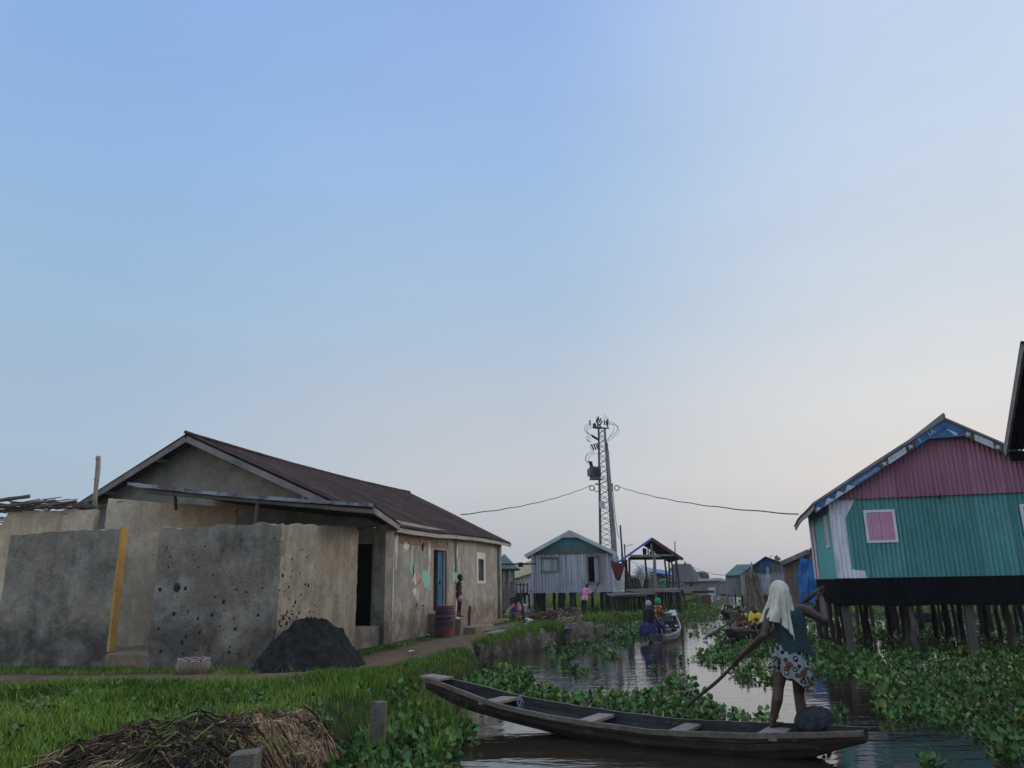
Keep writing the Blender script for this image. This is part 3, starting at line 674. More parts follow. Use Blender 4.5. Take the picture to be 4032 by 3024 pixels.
bb = Z(1752, 2508, .45); bb = np.array([bb[0], bb[1], .45]); b_h = .84
br = thing('barrel', bb, 'red and navy striped metal drum standing in front of the step', 'barrel')
def band(z0, z1, m, nm, par):
    mb = MB(); prof = []
    for k in range(9):
        z = z0+(z1-z0)*k/8; r = .262+.028*math.sin(PI*min(1, max(0, z/b_h)))-.03*sstep(.74, .8, z)
        for zz in (.27, .55): r += .012*math.exp(-((z-zz)/.02)**2)
        prof.append((r, z))
    mb.lathe(bb, prof, 28); return mb.build(nm, m, par, True)
M_bred = simple('barrel_red', (.11, .030, .028), (.18, .055, .048), 7, bump=.2, rough=.65); M_bnavy = simple('barrel_navy', (.016, .024, .04), (.035, .045, .065), 7, bump=.2, rough=.65)
band(0, .29, M_bred, 'drum', br); band(.29, .43, M_bnavy, 'painted_band', br); band(.43, .60, M_bred, 'painted_band', br); band(.60, .79, M_bnavy, 'painted_band', br)
mb = MB(); mb.lathe(bb, [(.25, .78), (.262, .785), (.262, .805), (.25, .81), (.25, .83), (.262, .835), (.262, .85), (.22, .855), (0, .85)], 28); mb.build('lid', M_bred, br, True)
tv = np.array([0-bb[0], 0-bb[1]]); tv /= np.linalg.norm(tv); tx = np.array([-tv[1], tv[0]])
for k, ch in enumerate('MAM'):
    a_ = (k-1.3)*.125/.28; dv = tv*math.cos(a_)+tx*math.sin(a_); tt_ = np.array([-dv[1], dv[0], 0])
    text_obj(ch, .15, M_black, np.array([bb[0]+dv[0]*.2935, bb[1]+dv[1]*.2935, .455+.45])-tt_*.05, tt_, ZV, 'lettering', br, .002)
mb = MB(); dv = tv*math.cos(.45)+tx*math.sin(.45); c = np.array([bb[0]+dv[0]*.286, bb[1]+dv[1]*.286, .45+.7]); mb.box(c, (.06, .012, .06), math.atan2(dv[1], dv[0])+PI/2); mb.build('bung', M_bred, br)

ax_ = float((plane_hit(1826, 2432, hp(0, -1.0, 0), h3g)[:2]-O)@hd); mb = MB(); mb.obox(hp(3.75, -1.0, .2), h3d*(ax_-3.75), h3g*.995, ZV*.70); mb.obox(hp(3.75, -.30, .9), h3d*2.1, h3g*.295, ZV*.16)
s_ = mb.build('cement_step', M_step); tag(s_, 'brown cement step block below the blue door, child standing on it', 'step')
mb = MB(); mb.obox(hp(ax_+.01, -1.35, .2), h3d*2.2, h3g*1.0, ZV*.44); s_ = mb.build('cement_slab', M_step); tag(s_, 'low cement slab beside the step block below the house wall', 'step')

for (u, v, u2, v2, y, lab) in ((1845, 2490, 1851, 2386, None, 'thin dark stake stuck in the bank beside the striped drum'), (2066, 2456, 2051, 2338, None, 'thin leaning stake standing in front of the heap of clothes')):
    p = Z(u, v, .43); q = Y(u2, v2, p[1]); mb = MB(); mb.rough_pole(p-ZV*.2, q, .05 if u < 2000 else .055, .045, .012, 8, 8, u)
    o = mb.build('wooden_stake', M_bark); tag(o, lab, 'stake', 'stakes along the bank')
for i, (a, b, m) in enumerate((((1870, 2474), (2005, 2470), M_gwood), ((1925, 2494), (2045, 2474), M_wwood), ((1830, 2484), (1960, 2478), M_gwood))):
    p = Z(*a, .52); q = Z(*b, .5); mb = MB(); mb.bar(p, q, .22, .05); o = mb.build('plank', m)
    tag(o, ('grey weathered plank lying on the bank past the slab', 'pale plank lying at the edge of the bank', 'short plank lying on the slab end of the bank')[i], 'plank', 'loose planks on the bank')
# low concrete posts in the foreground
M_cpost = concrete('post_concrete', (.12, .105, .085), (.19, .17, .135), (.07, .065, .055), warm=(.2, .15, .1), seed=4)
for (u, v, u2, v2, wd, lab) in ((1484, 2880, 1490, 2762, .18, 'stubby square concrete post beside the floating leaves'), (952, 3048, 956, 2958, .2, 'broken concrete post at the front of the dried weed pile')):
    p = Z(u, v, .2 if u > 1000 else .5); top = Y(u2, v2, p[1]); mb = MB(); rd = random.Random(u)
    P = []
    for k in range(9):
        z = -.2+(top[2]+.2)*k/8; sft = .02*(k/8); w_ = wd*(1-.06*k/8)/2
        row = []
        for (sx, sy) in ((-1, -1), (0, -1.03), (1, -1), (1.03, 0), (1, 1), (0, 1.03), (-1, 1), (-1.03, 0)):
            row.append((p[0]+sx*w_*rd.uniform(.94, 1.04)+sft, p[1]+sy*w_*rd.uniform(.94, 1.04), z+(.02*rd.uniform(-1, 1) if k == 8 else 0)))
        P.append(row)
    mb.grid([list(c) for c in zip(*P)], close_u=True); k0 = len(mb.v); mb.add([(p[0]+.02, p[1], top[2]+.012)]+P[-1], [(0, 1+i, 1+(i+1) % 8) for i in range(8)])
    o = mb.build('concrete_post', M_cpost); tag(o, lab, 'post', 'concrete posts at the water edge')
# retaining wall
M_sea = concrete('sea_wall', (.13, .115, .09), (.22, .195, .155), (.04, .037, .03), streak=.9, damp=(.05, .4, (.035, .032, .026)), seed=12)
for (p0, p1, f, lab, sd__) in (((-1.02, 20.9), (1.22, 25.3), lambda t: .38+.13*sstep(.38, .42, t)+.05*math.sin(t*7), 'crumbling retaining wall of the bank below the concrete house', 31), ((1.75, 26.0), (3.05, 27.7), lambda t: .50+.06*math.sin(t*5), 'short broken retaining wall below the heap of dry stalks', 41)):
    mb = MB(); n_ = np.array([p1[1]-p0[1], -(p1[0]-p0[0])]); n_ /= np.linalg.norm(n_)
    rough_wall(mb, p0, p1, -.5, f, .32, n_, 120, 24, .17, sd__, relief=.13, end_crumb=.14)
    o = mb.build('retaining_wall', M_sea); tag(o, lab, 'wall', 'retaining walls of the bank')
# ------------------------------------------------------------------ painted stilt house
TC = np.array([8.2, 20.3]); ta = math.radians(-15); tav = np.array([math.cos(ta), math.sin(ta)]); tbv = np.array([-tav[1], tav[0]])
def tp(s, t, z): q = TC+tav*s+tbv*t; return np.array([q[0], q[1], z])
a3 = np.array([*tav, 0]); b3 = np.array([*tbv, 0])
TW, TL = 5.95, 4.75; T0, T1 = 1.87, 3.85
def painted(name, base, lo, white_fn=None):
    t = NT(name); big = t.noise(1.2, detail=5); col = t.ramp(big, [(.35, base), (.65, lo)])
    x_, y_, z_ = t.xyz(); s_ = t.math('DIVIDE', t.math('ADD', t.math('MULTIPLY', x_, float(tav[0])), t.math('MULTIPLY', y_, float(tav[1]))), .84)
    wn2 = t.n.new('ShaderNodeTexWhiteNoise'); wn2.noise_dimensions = '1D'; t.L(t.math('FLOOR', s_), wn2.inputs['W'])       # one tone per sheet, a seam between sheets
    col = t.mix(t.math('MULTIPLY', wn2.outputs['Value'], .38), col, tuple(x*.55 for x in base))
    if white_fn: col = white_fn(t, col)
    col = t.mix(t.math('MULTIPLY', t.math('LESS_THAN', t.math('FRACT', s_), .03), .55), col, tuple(x*.3 for x in base))
    col = t.mix(t.ramp(t.noise(2.2, (4, 4, .5), 7, .75, loc=(5, 1, 0)), [(.60, 0.0), (.70, .6)]), col, (.10, .075, .055))
    st = t.ramp(t.noise(3, (5, 5, .3), 6, .7), [(.48, 0.0), (.72, .6)])
    col = t.mix(st, col, tuple(x*.45 for x in base))
    col = t.mix(t.ramp(t.noise(40, detail=3), [(.6, 0.0), (.75, .3)]), col, tuple(x*.5 for x in base))
    t.bump(t.noise(30, detail=3), .15, .004)
    return t.done(col, .55, .3)
def wf(t, col):      # white brushed corner: its border wanders with height
    x, y, z = t.xyz()
    zz = t.math('DIVIDE', z, 2.0, clamp=False)      # object origin sits at the wall foot
    wdt = t.ramp(t.math('ADD', zz, t.math('MULTIPLY', t.math('SUBTRACT', t.noise(9, detail=2), .5), .02)), [(0, .74), (.085, .70), (.11, .40), (.76, .40), (.86, .52), (.98, .66)])
    s = t.math('ADD', t.math('MULTIPLY', x, float(tav[0])), t.math('MULTIPLY', y, float(tav[1])))
    return t.mix(t.math('LESS_THAN', s, wdt), col, (.78, .79, .86))
M_teal = painted('teal_sheet', (.085, .295, .285), (.115, .365, .35), wf); M_teal2 = painted('teal_side', (.10, .37, .35), (.13, .43, .40))
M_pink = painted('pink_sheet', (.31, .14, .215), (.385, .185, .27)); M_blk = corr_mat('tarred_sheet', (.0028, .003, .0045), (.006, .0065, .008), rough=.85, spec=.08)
M_pinks = simple('pink_shutter', (.50, .22, .35), (.56, .27, .40), 3, bump=.1, rough=.55); M_wfr = simple('white_frame', (.58, .58, .60), (.70, .70, .71), 5, bump=.15, rough=.6)
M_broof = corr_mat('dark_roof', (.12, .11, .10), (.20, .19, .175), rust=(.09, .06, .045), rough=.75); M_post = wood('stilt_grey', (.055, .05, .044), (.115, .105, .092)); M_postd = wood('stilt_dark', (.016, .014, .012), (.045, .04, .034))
M_barge = simple('blue_barge', (.025, .085, .21), (.045, .13, .29), 5, bump=.15, rough=.55); M_bwhite = simple('barge_white', (.36, .40, .42), (.52, .56, .57), 9, bump=.1, rough=.6); M_bbrown = simple('barge_brown', (.055, .048, .042), (.10, .085, .075), 9, bump=.1)
th = thing('stilt_house', tp(0, 0, T0), 'teal and pink corrugated stilt house with a painted blue gable board', 'house')
mb = MB(); mb.grid(corr_profile(tp(0, 0, 0)[:2], tav, -tbv, TW, lambda a: T0, lambda a: T1+.06, .108, .032, 6)); mb.build('front_wall', M_teal, th, True)
def pk(s): return 5.72-abs(s-2.97)*.60
mb = MB(); mb.grid(corr_profile(tp(.22, 0, 0)[:2], tav, -tbv, TW-.3, lambda a: T1, lambda a: max(T1+.02, pk(a+.22)-.07), .108, .027, 6, off=.068)); mb.build('gable_panel', M_pink, th, True)
mb = MB(); mb.grid(corr_profile(tp(0, TL, 0)[:2], -tbv, -tav, TL, lambda a: T0, lambda a: T1+.05, .108, .018, 4)); mb.build('side_wall', M_teal2, th, True)
mb = MB(); mb.grid(corr_profile(tp(TW, 0, 0)[:2], tbv, tav, TL, lambda a: T0, lambda a: T1+.05, .1, .012, 2)); mb.build('side_wall', M_teal2, th, True)
mb = MB(); mb.grid(corr_profile(tp(TW, TL, 0)[:2], -tav, tbv, TW, lambda a: T0, lambda a: pk(TW-a)-.05, .15, .012, 2)); mb.build('back_wall', M_teal2, th, True)
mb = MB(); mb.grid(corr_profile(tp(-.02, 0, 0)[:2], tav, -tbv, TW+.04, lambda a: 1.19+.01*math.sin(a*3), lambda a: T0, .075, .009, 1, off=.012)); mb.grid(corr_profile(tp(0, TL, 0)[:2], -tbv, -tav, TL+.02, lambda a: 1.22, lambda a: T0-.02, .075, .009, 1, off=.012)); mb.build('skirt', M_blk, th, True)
mb = MB(); mb.obox(tp(.03, .03, 1.25), a3*(TW-.06), b3*(TL-.06), ZV*.1); mb.build('floor', M_postd, th)
# roof sheets
RL0, RL1 = -.30, TL+1.3
def troof(side):
    P = []; L = RL1-RL0; n = int(L/.076*5)
    for i in range(n+1):
        t_ = RL0+L*i/n; h = .013*math.sin(2*PI*(t_-RL0)/.076); row = []
        for j in range(7):
            k = j/6; s = 2.97+side*(3.38*k); z = 5.80-.60*3.38*k
            sag = (-.03*math.sin(PI*(t_-RL0)/L*2.3)-.16*((t_-RL0)/L)**1.5)*k+.03*(vnoise(t_*1.3, k*2, 3)-.5)
            row.append(tp(s, t_, z+h+sag))
        P.append(row)
    return P
for side in (-1, 1):
    mb = MB(); P = troof(side); mb.grid(P, flip=side > 0); mb.grid([[p-ZV*.012 for p in r] for r in P], flip=side < 0); rr_ = mb.build('roof', M_broof, th)
mb = MB(); mb.tube([tp(2.97, RL0-.03+(RL1-RL0+.06)*i/8, 5.83) for i in range(9)], .085, 6, squash=.5); mb.build('ridge_cap', M_broof, th)
# gable board, in painted lengths
def bseg(s0, s1, mat, nm, par, lo=.0, hi=.215, off=0.0):
    sg = 1 if s0 >= 2.97 else -1
    f = lambda s, d: tp(s, RL0-.02-off, 5.735-abs(s-2.97)*.60-d)
    mb = MB(); mb.add([f(s0, hi), f(s1, hi), f(s1, lo), f(s0, lo)], [(0, 1, 2, 3)])
    if off == 0:
        q = [f(s0, hi)+b3*.03, f(s1, hi)+b3*.03, f(s1, lo)+b3*.03, f(s0, lo)+b3*.03]; k = len(mb.v); mb.add(q, [(3, 2, 1, 0)]); mb.f += [(k, k+1, 1, 0), (1, k+1, k+2, 2), (0, 3, k+3, k)]
    return mb.build(nm, mat, par)
def tfront(u, v):
    p = plane_hit(u, v, tp(0, RL0-.02, 0), b3); return float((p[:2]-TC)@tav), float(p[2])
def twall(u, v):
    p = plane_hit(u, v, tp(0, 0, 0), b3); return float((p[:2]-TC)@tav), float(p[2])
S = lambda X, Yy: tfront(3200+X/3.95, 1640+Yy/3.95)[0]
for (s0, s1) in ((-.42, 2.97), (2.97, 6.35)):
    f_ = lambda s: tp(s, RL0-.035, 5.765-abs(s-2.97)*.60); mb = MB(); mb.bar(f_(s0), f_(s1), .05, .05); mb.build('roof_edge', M_gwood, th)
bl = bseg(-.36, 2.97, M_barge, 'barge_board', th); br_ = bseg(2.97, 6.3, M_barge, 'barge_board', th)
sx = [S(1040, 700), S(1170, 640), S(1450, 510), S(1595, 420)]
bseg(sx[0], sx[1], M_bbrown, 'painted_panel', bl, .03, .212, .003); bseg(sx[1], sx[2], M_bwhite, 'painted_panel', bl, .04, .205, .004); bseg(sx[2], sx[3], M_bbrown, 'painted_panel', bl, .03, .212, .003)
S2 = lambda X, Yy: tfront(3660+X/5.946, 1620+Yy/5.946)[0]
sy = [S2(810, 540), S2(1060, 640), S2(1500, 830), S2(1740, 900)]
bseg(sy[0], sy[1], M_bbrown, 'painted_panel', br_, .03, .212, .003); bseg(sy[1], sy[2], M_bwhite, 'painted_panel', br_, .03, .205, .004); bseg(sy[2], sy[3], M_bbrown, 'painted_panel', br_, .03, .212, .003)
def star(s, par, r=.085):
    c = tp(s, RL0-.03, 5.735-abs(s-2.97)*.60-.12); mb = MB(); P = []
    for k in range(10):
        th_ = PI/2+PI*k/5+.2; q = r if k % 2 == 0 else r*.36; P.append(c+a3*(q*math.cos(th_))+ZV*(q*math.sin(th_)))
    mb.add([c]+P, [(0, 1+k, 1+(k+1) % 10) for k in range(10)]); mb.build('star', M_bwhite, par)
for s in ((sx[0]+sx[1])/2, (sx[2]+sx[3])/2): star(s, bl)
for s in ((sy[0]+sy[1])/2-.03, (sy[2]+sy[3])/2-.02): star(s, br_)
def tri(pts, par, m=M_bwhite):
    mb = MB(); P = [tp(s, RL0-.026, 5.735-abs(s-2.97)*.60-d) for s, d in pts]; mb.add(P, [tuple(range(len(P)))]); mb.build('painted_triangle', m, par)
for s0 in (S(250, 1280), S(410, 1190), S(565, 1090)): tri([(s0-.13, .208), (s0+.15, .205), (s0-.03, .05)], bl)
tri([(-.33, .21), (-.2, .21), (-.3, .1)], bl)
mb = MB(); mb.add([tp(2.52, RL0-.012, 5.735-.45*.6-.2), tp(3.38, RL0-.012, 5.735-.41*.6-.2), tp(3.3, RL0-.012, 5.57-.2), tp(2.97, RL0-.012, 5.5)], [(0, 1, 2, 3)]); ga = mb.build('gable_board', simple('blue_board', (.03, .10, .22), (.06, .16, .30), 8, bump=.1), th)
mb = MB(); mb.add([tp(2.98, RL0-.016, 5.50), tp(3.18, RL0-.016, 5.30), tp(3.27, RL0-.016, 5.42)], [(0, 1, 2)]); mb.build('painted_triangle', M_bwhite, ga)
bd = a3*math.cos(math.atan(.6))+ZV*math.sin(math.atan(.6)); bu = -a3*math.sin(math.atan(.6))+ZV*math.cos(math.atan(.6))
st0 = S(640, 1000); text_obj('HOWHINWHEN', .125, M_bwhite, tp(st0, RL0-.028, 5.735-(2.97-st0)*.60-.19), bd, bu, 'lettering', bl, .001, .006, sx=(S(1020, 800)-st0)/.83/.90)
text_obj('3', .15, M_bwhite, tp(S(1660, 390), RL0-.026, 5.735-(2.97-S(1660, 390))*.60-.17), bd, bu, 'lettering', bl, .001)
text_obj('1A', .17, M_bwhite, tp(S(1810, 300), RL0-.026, 5.735-(2.97-S(1810, 300))*.60-.17), bd, bu, 'lettering', bl, .001)
# windows on the front, shutters
def shuttered(c, ux, uz, w_, h_, nrm, par, split=True, fr=.065, wm=M_wfr, sm=M_pinks):
    mb = MB(); n = np.array(nrm, float)
    for (x0, x1, z0, z1) in ((-w_/2-fr, -w_/2, -h_/2-fr, h_/2+fr), (w_/2, w_/2+fr, -h_/2-fr, h_/2+fr), (-w_/2, w_/2, h_/2, h_/2+fr), (-w_/2, w_/2, -h_/2-fr, -h_/2)):
        mb.obox(c+ux*x0+uz*z0+n*.014, ux*(x1-x0), uz*(z1-z0), n*.03)
    win = mb.build('window', wm, par)
    for k in ((0, 1) if split else (0,)):
        x0 = -w_/2+.006+k*w_/2; ww = w_/2-.012 if split else w_-.012
        mb = MB(); mb.obox(c+ux*x0+uz*(-h_/2+.006)+n*.014, ux*ww, uz*(h_-.012), n*.018)
        for zz in (.3, -.3): mb.obox(c+ux*(x0+(0 if k == 0 else ww-.05))+uz*(zz*h_)+n*.032, ux*.05, uz*.03, n*.006)
        mb.build('shutter', sm, win)
for (u0, v0, u1, v1) in ((3397, 2010, 3538, 2135), (4012, 1990, 4165, 2105)):
    s0, z1 = twall(u0, v0); s1, z0 = twall(u1, v1); s0, s1 = min(s0, s1), max(s0, s1); z0, z1 = (z0, z1) if u0 < 3900 else (2.78, 3.56)
    shuttered(tp((s0+s1)/2, 0, (z0+z1)/2), a3, ZV, s1-s0-.13, z1-z0-.13, -b3, th)
shuttered(tp(0, .62, 3.08), -b3, ZV, .38, .72, -a3, th, False, .06)
mb = MB(); mb.obox(tp(-.03, 3.62, T0+.02), b3*.5, -a3*.03, ZV*1.62); dd = mb.build('door', simple('crimson_door', (.22, .02, .045), (.28, .03, .06), 3, bump=.1), th)
mb = MB(); mb.obox(tp(-.03, 3.5, T0), b3*.12, -a3*.05, ZV*1.75); mb.obox(tp(-.03, 4.12, T0), b3*.12, -a3*.05, ZV*1.75); mb.obox(tp(-.03, 3.62, T0+1.64), b3*.5, -a3*.05, ZV*.11); mb.build('door_frame', M_wfr, dd)
mb = MB(); mb.obox(tp(-.02, 4.66, T0), b3*.09, -a3*.03, ZV*1.95); mb.build('corner_trim', M_wfr, th)
mb = MB(); mb.obox(tp(.02, -.30, T1-.03), a3*.1, b3*.3, ZV*.1); mb.build('rafter_end', M_postd, th)
mb = MB(); mb.obox(tp(2.6, -.06, T1-.06), a3*.1, b3*.08, ZV*.1); mb.build('rafter_end', M_postd, th)
# eave board of the side
mb = MB(); P = [tp(-.37, RL0+(RL1-RL0)*i/20, 5.80-.6*3.34-.10-.03*math.sin(PI*i/20*2.3)-.16*(i/20)**1.5) for i in range(21)]
mb.grid([[p+ZV*.07, p-ZV*.07] for p in P]); mb.grid([[p+ZV*.07+a3*.03, p-ZV*.07+a3*.03] for p in P], flip=True); mb.build('eave_board', M_wwood, th)
# stilts
rd = random.Random(8)
for (X, Yz, w_, lt_, bend) in ((205, 705, .17, 1, 0), (95, 570, .12, 0, .01), (35, 560, .11, 0, .01), (8, 590, .1, 0, .01), (620, 430, .16, 0, .01), (690, 470, .13, 0, .01), (742, 480, .13, 0, .02), (820, 540, .12, 0, .02), (885, 640, .13, 1, .02), (965, 690, .15, 1, .06), (1005, 440, .2, 0, .01), (1195, 430, .11, 0, .01), (1258, 430, .1, 0, .01), (1345, 540, .2, 0, .01), (1420, 480, .11, 0, .01), (1490, 450, .16, 0, .01), (1640, 700, .20, 1, 0), (1760, 470, .22, 0, .02), (1830, 430, .16, 0, .01), (1960, 520, .14, 0, .02), (2075, 645, .19, 1, .03), (2150, 470, .13, 0, .01), (330, 560, .1, 0, .01), (2250, 500, .15, 0, .02), (2400, 620, .16, 1, .02)):
    u, v = 3300+X/3.022, 2350+Yz/3.022; p = Z(u, v, .02)
    if (p[:2]-TC)@tbv < .12: p[:2] += tbv*(.12-(p[:2]-TC)@tbv)
    mb = MB(); q = p.copy(); q[2] = 1.26
    q[:2] += np.array([rd.uniform(-.05, .05), rd.uniform(-.05, .05)])
    if bend == 0: mb.bar((p[0], p[1], -.5), q, w_, .1, up=(0, 1, 0))
    else: mb.rough_pole((p[0], p[1], -.5), q, w_*.55, w_*.5, bend, 8, 8, int(X))
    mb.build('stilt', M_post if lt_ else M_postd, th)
for k in range(10):     # rows farther under the floor
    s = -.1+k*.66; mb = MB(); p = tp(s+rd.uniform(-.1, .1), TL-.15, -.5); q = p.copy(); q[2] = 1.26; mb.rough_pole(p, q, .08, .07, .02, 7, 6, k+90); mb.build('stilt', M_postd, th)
for (u, v) in ((3130, 2500), (3162, 2530), (3196, 2500), (3225, 2545)):
    p = Z(u, v, 0); t_ = (p[:2]-TC)@tbv; pp = tp(.08, min(4.6, max(.3, t_)), -.5); q = pp.copy(); q[2] = 1.26; mb = MB(); mb.rough_pole(pp, q, .07, .065, .012, 8, 7, u); mb.build('stilt', M_postd, th)

# ------------------------------------------------------------------ neighbour's dark roof at the frame edge
nh = thing('stilt_house', (9.2, 11, 1.4), 'dark tin roofed house, only its steep roof edge showing beside the painted house', 'house')
e0 = Y(3952, 1768, 13.0); e1 = Y(4019, 1345, 10.3); e2 = e1+np.array([.25, -2.7, -1.45])
Xd = np.array([1, -.03, 0.]); Xd /= np.linalg.norm(Xd)
M_nroof = corr_mat('black_tin', (.012, .014, .014), (.022, .024, .024), rough=.7, spec=.15)
mb = MB(); P = corr_grid(e0, Xd*5, e1-e0, ZV, .08, .012, 3); mb.grid(P); mb.grid([[p-ZV*.02 for p in r] for r in P], flip=True); nr = mb.build('roof', M_nroof, nh)
mb = MB(); P = corr_grid(e1, Xd*5, e2-e1, ZV, .08, .012, 3); mb.grid(P); mb.build('roof', M_nroof, nh)
mb = MB(); mb.bar(e0+Xd*.02-ZV*.07, e1+Xd*.02-ZV*.07, .035, .17); mb.build('barge_board', M_gwood, nh)
mb = MB(); mb.bar(e0+Xd*.06+np.array([0, -.03, -.13]), e0+Xd*5+np.array([0, -.03, -.13]), .05, .17); mb.build('eave_beam', M_postd, nh)
mb = MB()
for (p, q) in (((8.75, 12.3), (13, 12.3)), ((8.75, 8.6), (13, 8.6)), ((8.75, 8.6), (8.75, 12.3))):
    d_ = np.array(q)-np.array(p); L = np.linalg.norm(d_); d_ /= L; mb.grid(corr_profile(p, d_, (d_[1], -d_[0]), L, lambda a: 1.5, lambda a: 4.0, .08, .012))
mb.build('wall', M_blk, nh)
for (x, y) in ((8.85, 12.2), (8.85, 10.4), (8.85, 8.7), (11, 12.2), (12.9, 12.2), (12.9, 8.7)):
    mb = MB(); mb.rough_pole((x, y, -.5), (x, y, 1.6), .08, .075, .01, 8, 6, int(x*y)); mb.build('stilt', M_postd, nh)
mb = MB(); mb.obox((8.75, 8.6, 1.45), (4.25, 0, 0), (0, 3.7, 0), (0, 0, .08)); mb.build('floor', M_postd, nh)

# ------------------------------------------------------------------ plank hut with the blue tarpaulin
M_plank = wood('hut_planks', (.13, .115, .095), (.24, .215, .18), (7, 7, .3)); M_plankg = wood('grey_planks', (.20, .205, .205), (.36, .37, .37), (7, 7, .3))
def plank_wall(mb, p, q, zb, zt, w_=.18, th_=.03, seed=0, gap=.0):
    rd = random.Random(seed); p, q = np.array(p, float), np.array(q, float); L = np.linalg.norm(q-p); d_ = (q-p)/L; n_ = np.array([d_[1], -d_[0]]); a = 0; i = 0
    while a < L-.01:
        ww = min(L-a, w_*rd.uniform(.7, 1.3)); o_ = rd.uniform(0, .02); z0 = (zb(a) if callable(zb) else zb)+rd.uniform(-.04, .04)
        z1 = zt(a+ww/2) if callable(zt) else zt
        c = p+d_*a+n_*o_
        mb.obox((c[0], c[1], z0), (d_[0]*(ww-.008), d_[1]*(ww-.008), 0), (-n_[0]*th_, -n_[1]*th_, 0), (0, 0, z1-z0)); a += ww; i += 1
    return mb
hy = 32.0
A_ = Y(3107, 2470, hy); B_ = A_.copy(); B_[0] += 3.2; B_[1] += -.6
zl = Y(3107, 2212, hy)[2]; zr = Y(3200, 2150, hy-.2)[2]; k_ = (zr-zl)/(Y(3200, 2150, hy)[0]-A_[0])
hb = thing('plank_hut', (A_[0], A_[1], .9), 'brown plank hut with a sagging roof and a blue tarpaulin hung on it', 'hut')
mb = MB(); plank_wall(mb, A_[:2], B_[:2], .85, lambda a: zl+k_*min(a, 1.7)-.02, .16, seed=4); mb.build('wall', M_plank, hb)
mb = MB(); plank_wall(mb, (A_[0]+1.75, A_[1]+4), A_[:2], .9, zl-.05, .16, seed=5); mb.build('side_wall', M_plank, hb)
mb = MB(); P = []
for i in range(60):
    x = A_[0]-.22+3.4*i/59; P.append([np.array([x+.42*4.6*j/4, hy-.35-.19*(x-A_[0])+4.6*j/4, zl+.03+k_*min(x-A_[0], 1.75)+.03*math.sin(i*.9)+.04*(vnoise(i*.2, j, 3)-.5)]) for j in range(5)])
mb.grid(P); mb.grid([[p-ZV*.05 for p in r] for r in P], flip=True); mb.grid([[p, p-ZV*.05] for p in [r[0] for r in P]], flip=True); mb.build('roof', M_broof, hb)
mb = MB(); mb.bar((A_[0]-.2, hy-.36, zl-.07), (A_[0]+.95, hy-.5, zl+k_*.9-.02), .04, .17); mb.build('eave_board', M_gwood, hb)
for i in range(7):
    x = A_[0]+.1+i*.5; mb = MB(); mb.rough_pole((x, hy+.1-.19*(x-A_[0]), -.5), (x, hy+.1-.19*(x-A_[0]), .95), .07, .06, .02, 7, 5, i+20); mb.build('stilt', M_postd, hb)
M_tarp = simple('blue_tarp', (.012, .10, .30), (.03, .17, .42), 2.5, bump=.3, bscale=5, rough=.45, spec=.4)
mb = MB(); P = []
tl = Y(3147, 2190, hy-.32); tr = Y(3212, 2197, hy-.42)
for i in range(25):
    k = i/24; row = []
    top = tl*(1-k)+tr*k; top[2] += -.10*math.sin(PI*k)+(.06 if i < 2 else 0)
    botv = 2392-20*abs(math.sin(k*7))-(60 if .42 < k < .6 else 0)*abs(math.sin((k-.42)/.18*PI)); bot = Y(3150+66*k-8*(1-k), botv, hy-.35)
    for j in range(31):
        m = j/30; q = top*(1-m)+bot*m
        q[0] += (-.10*(1-k)*math.sin(PI*m)*math.exp(-((m-.35)/.25)**2)); q[1] += -.06-.05*vnoise(k*3+m*1.5, m*5-k*2, 3)-.05*vnoise(k*7, m*2.2, 8)-.03*math.sin(m*9+k*5)
        row.append(q)
    P.append(row)
mb.grid(P); o = mb.build('tarpaulin', M_tarp, None, True); tag(o, 'blue tarpaulin hanging torn on the brown plank hut', 'tarpaulin')

# ------------------------------------------------------------------ patchwork hut with green and blue roof, straw bundle
py_ = 50.0
M_groof = corr_mat('green_roof', (.05, .13, .10), (.085, .18, .14), rough=.65); M_broof2 = corr_mat('blue_roof', (.03, .12, .32), (.05, .17, .42), rough=.55)
M_pg = corr_mat('dark_green_sheet', (.015, .045, .038), (.025, .06, .05)); M_pb = corr_mat('blue_sheet', (.014, .075, .24), (.024, .10, .30)); M_pgr = corr_mat('grey_sheet', (.10, .11, .105), (.15, .155, .15))
ph = thing('patchwork_hut', Y(2985, 2390, py_)*np.array([1, 1, 0])+ZV*.2, 'grey plank hut with a gable of green, blue and grey sheets', 'hut')
yf_ = py_; yb_ = py_+3.5
L_ = Y(2922, 2338, yf_); R_ = Y(3098, 2345, yf_-.2)
gzf = lambda x: 0
ridge = Y(3007, 2192, yf_); el = Y(2915, 2256, yf_); er = Y(3114, 2230, yf_)
mb = MB(); plank_wall(mb, (L_[0], yf_), (R_[0], yf_), 1.0, el[2]+.02, .2, seed=11); mb.build('wall', M_plankg, ph)
def gtop(x): return ridge[2]+(el[2]-ridge[2])*(ridge[0]-x)/(ridge[0]-el[0]) if x < ridge[0] else ridge[2]+(er[2]-ridge[2])*(x-ridge[0])/(er[0]-ridge[0])
for (u0, u1, m, dy_) in ((2922, 2964, M_pg, 0), (2964, 2994, M_pg, -.01), (2994, 3036, M_pb, -.02), (3036, 3078, M_pgr, 0), (3078, 3098, M_pb, -.01)):
    x0 = Y(u0, 2240, yf_)[0]; x1 = Y(u1, 2240, yf_)[0]
    mb = MB(); mb.grid(corr_profile((x0, yf_-.03+dy_), (1, 0), (0, -1), x1-x0, lambda a: el[2]-.03, lambda a: max(el[2], gtop(x0+a)-.05), .12, .012)); mb.build('gable_sheet', m, ph)
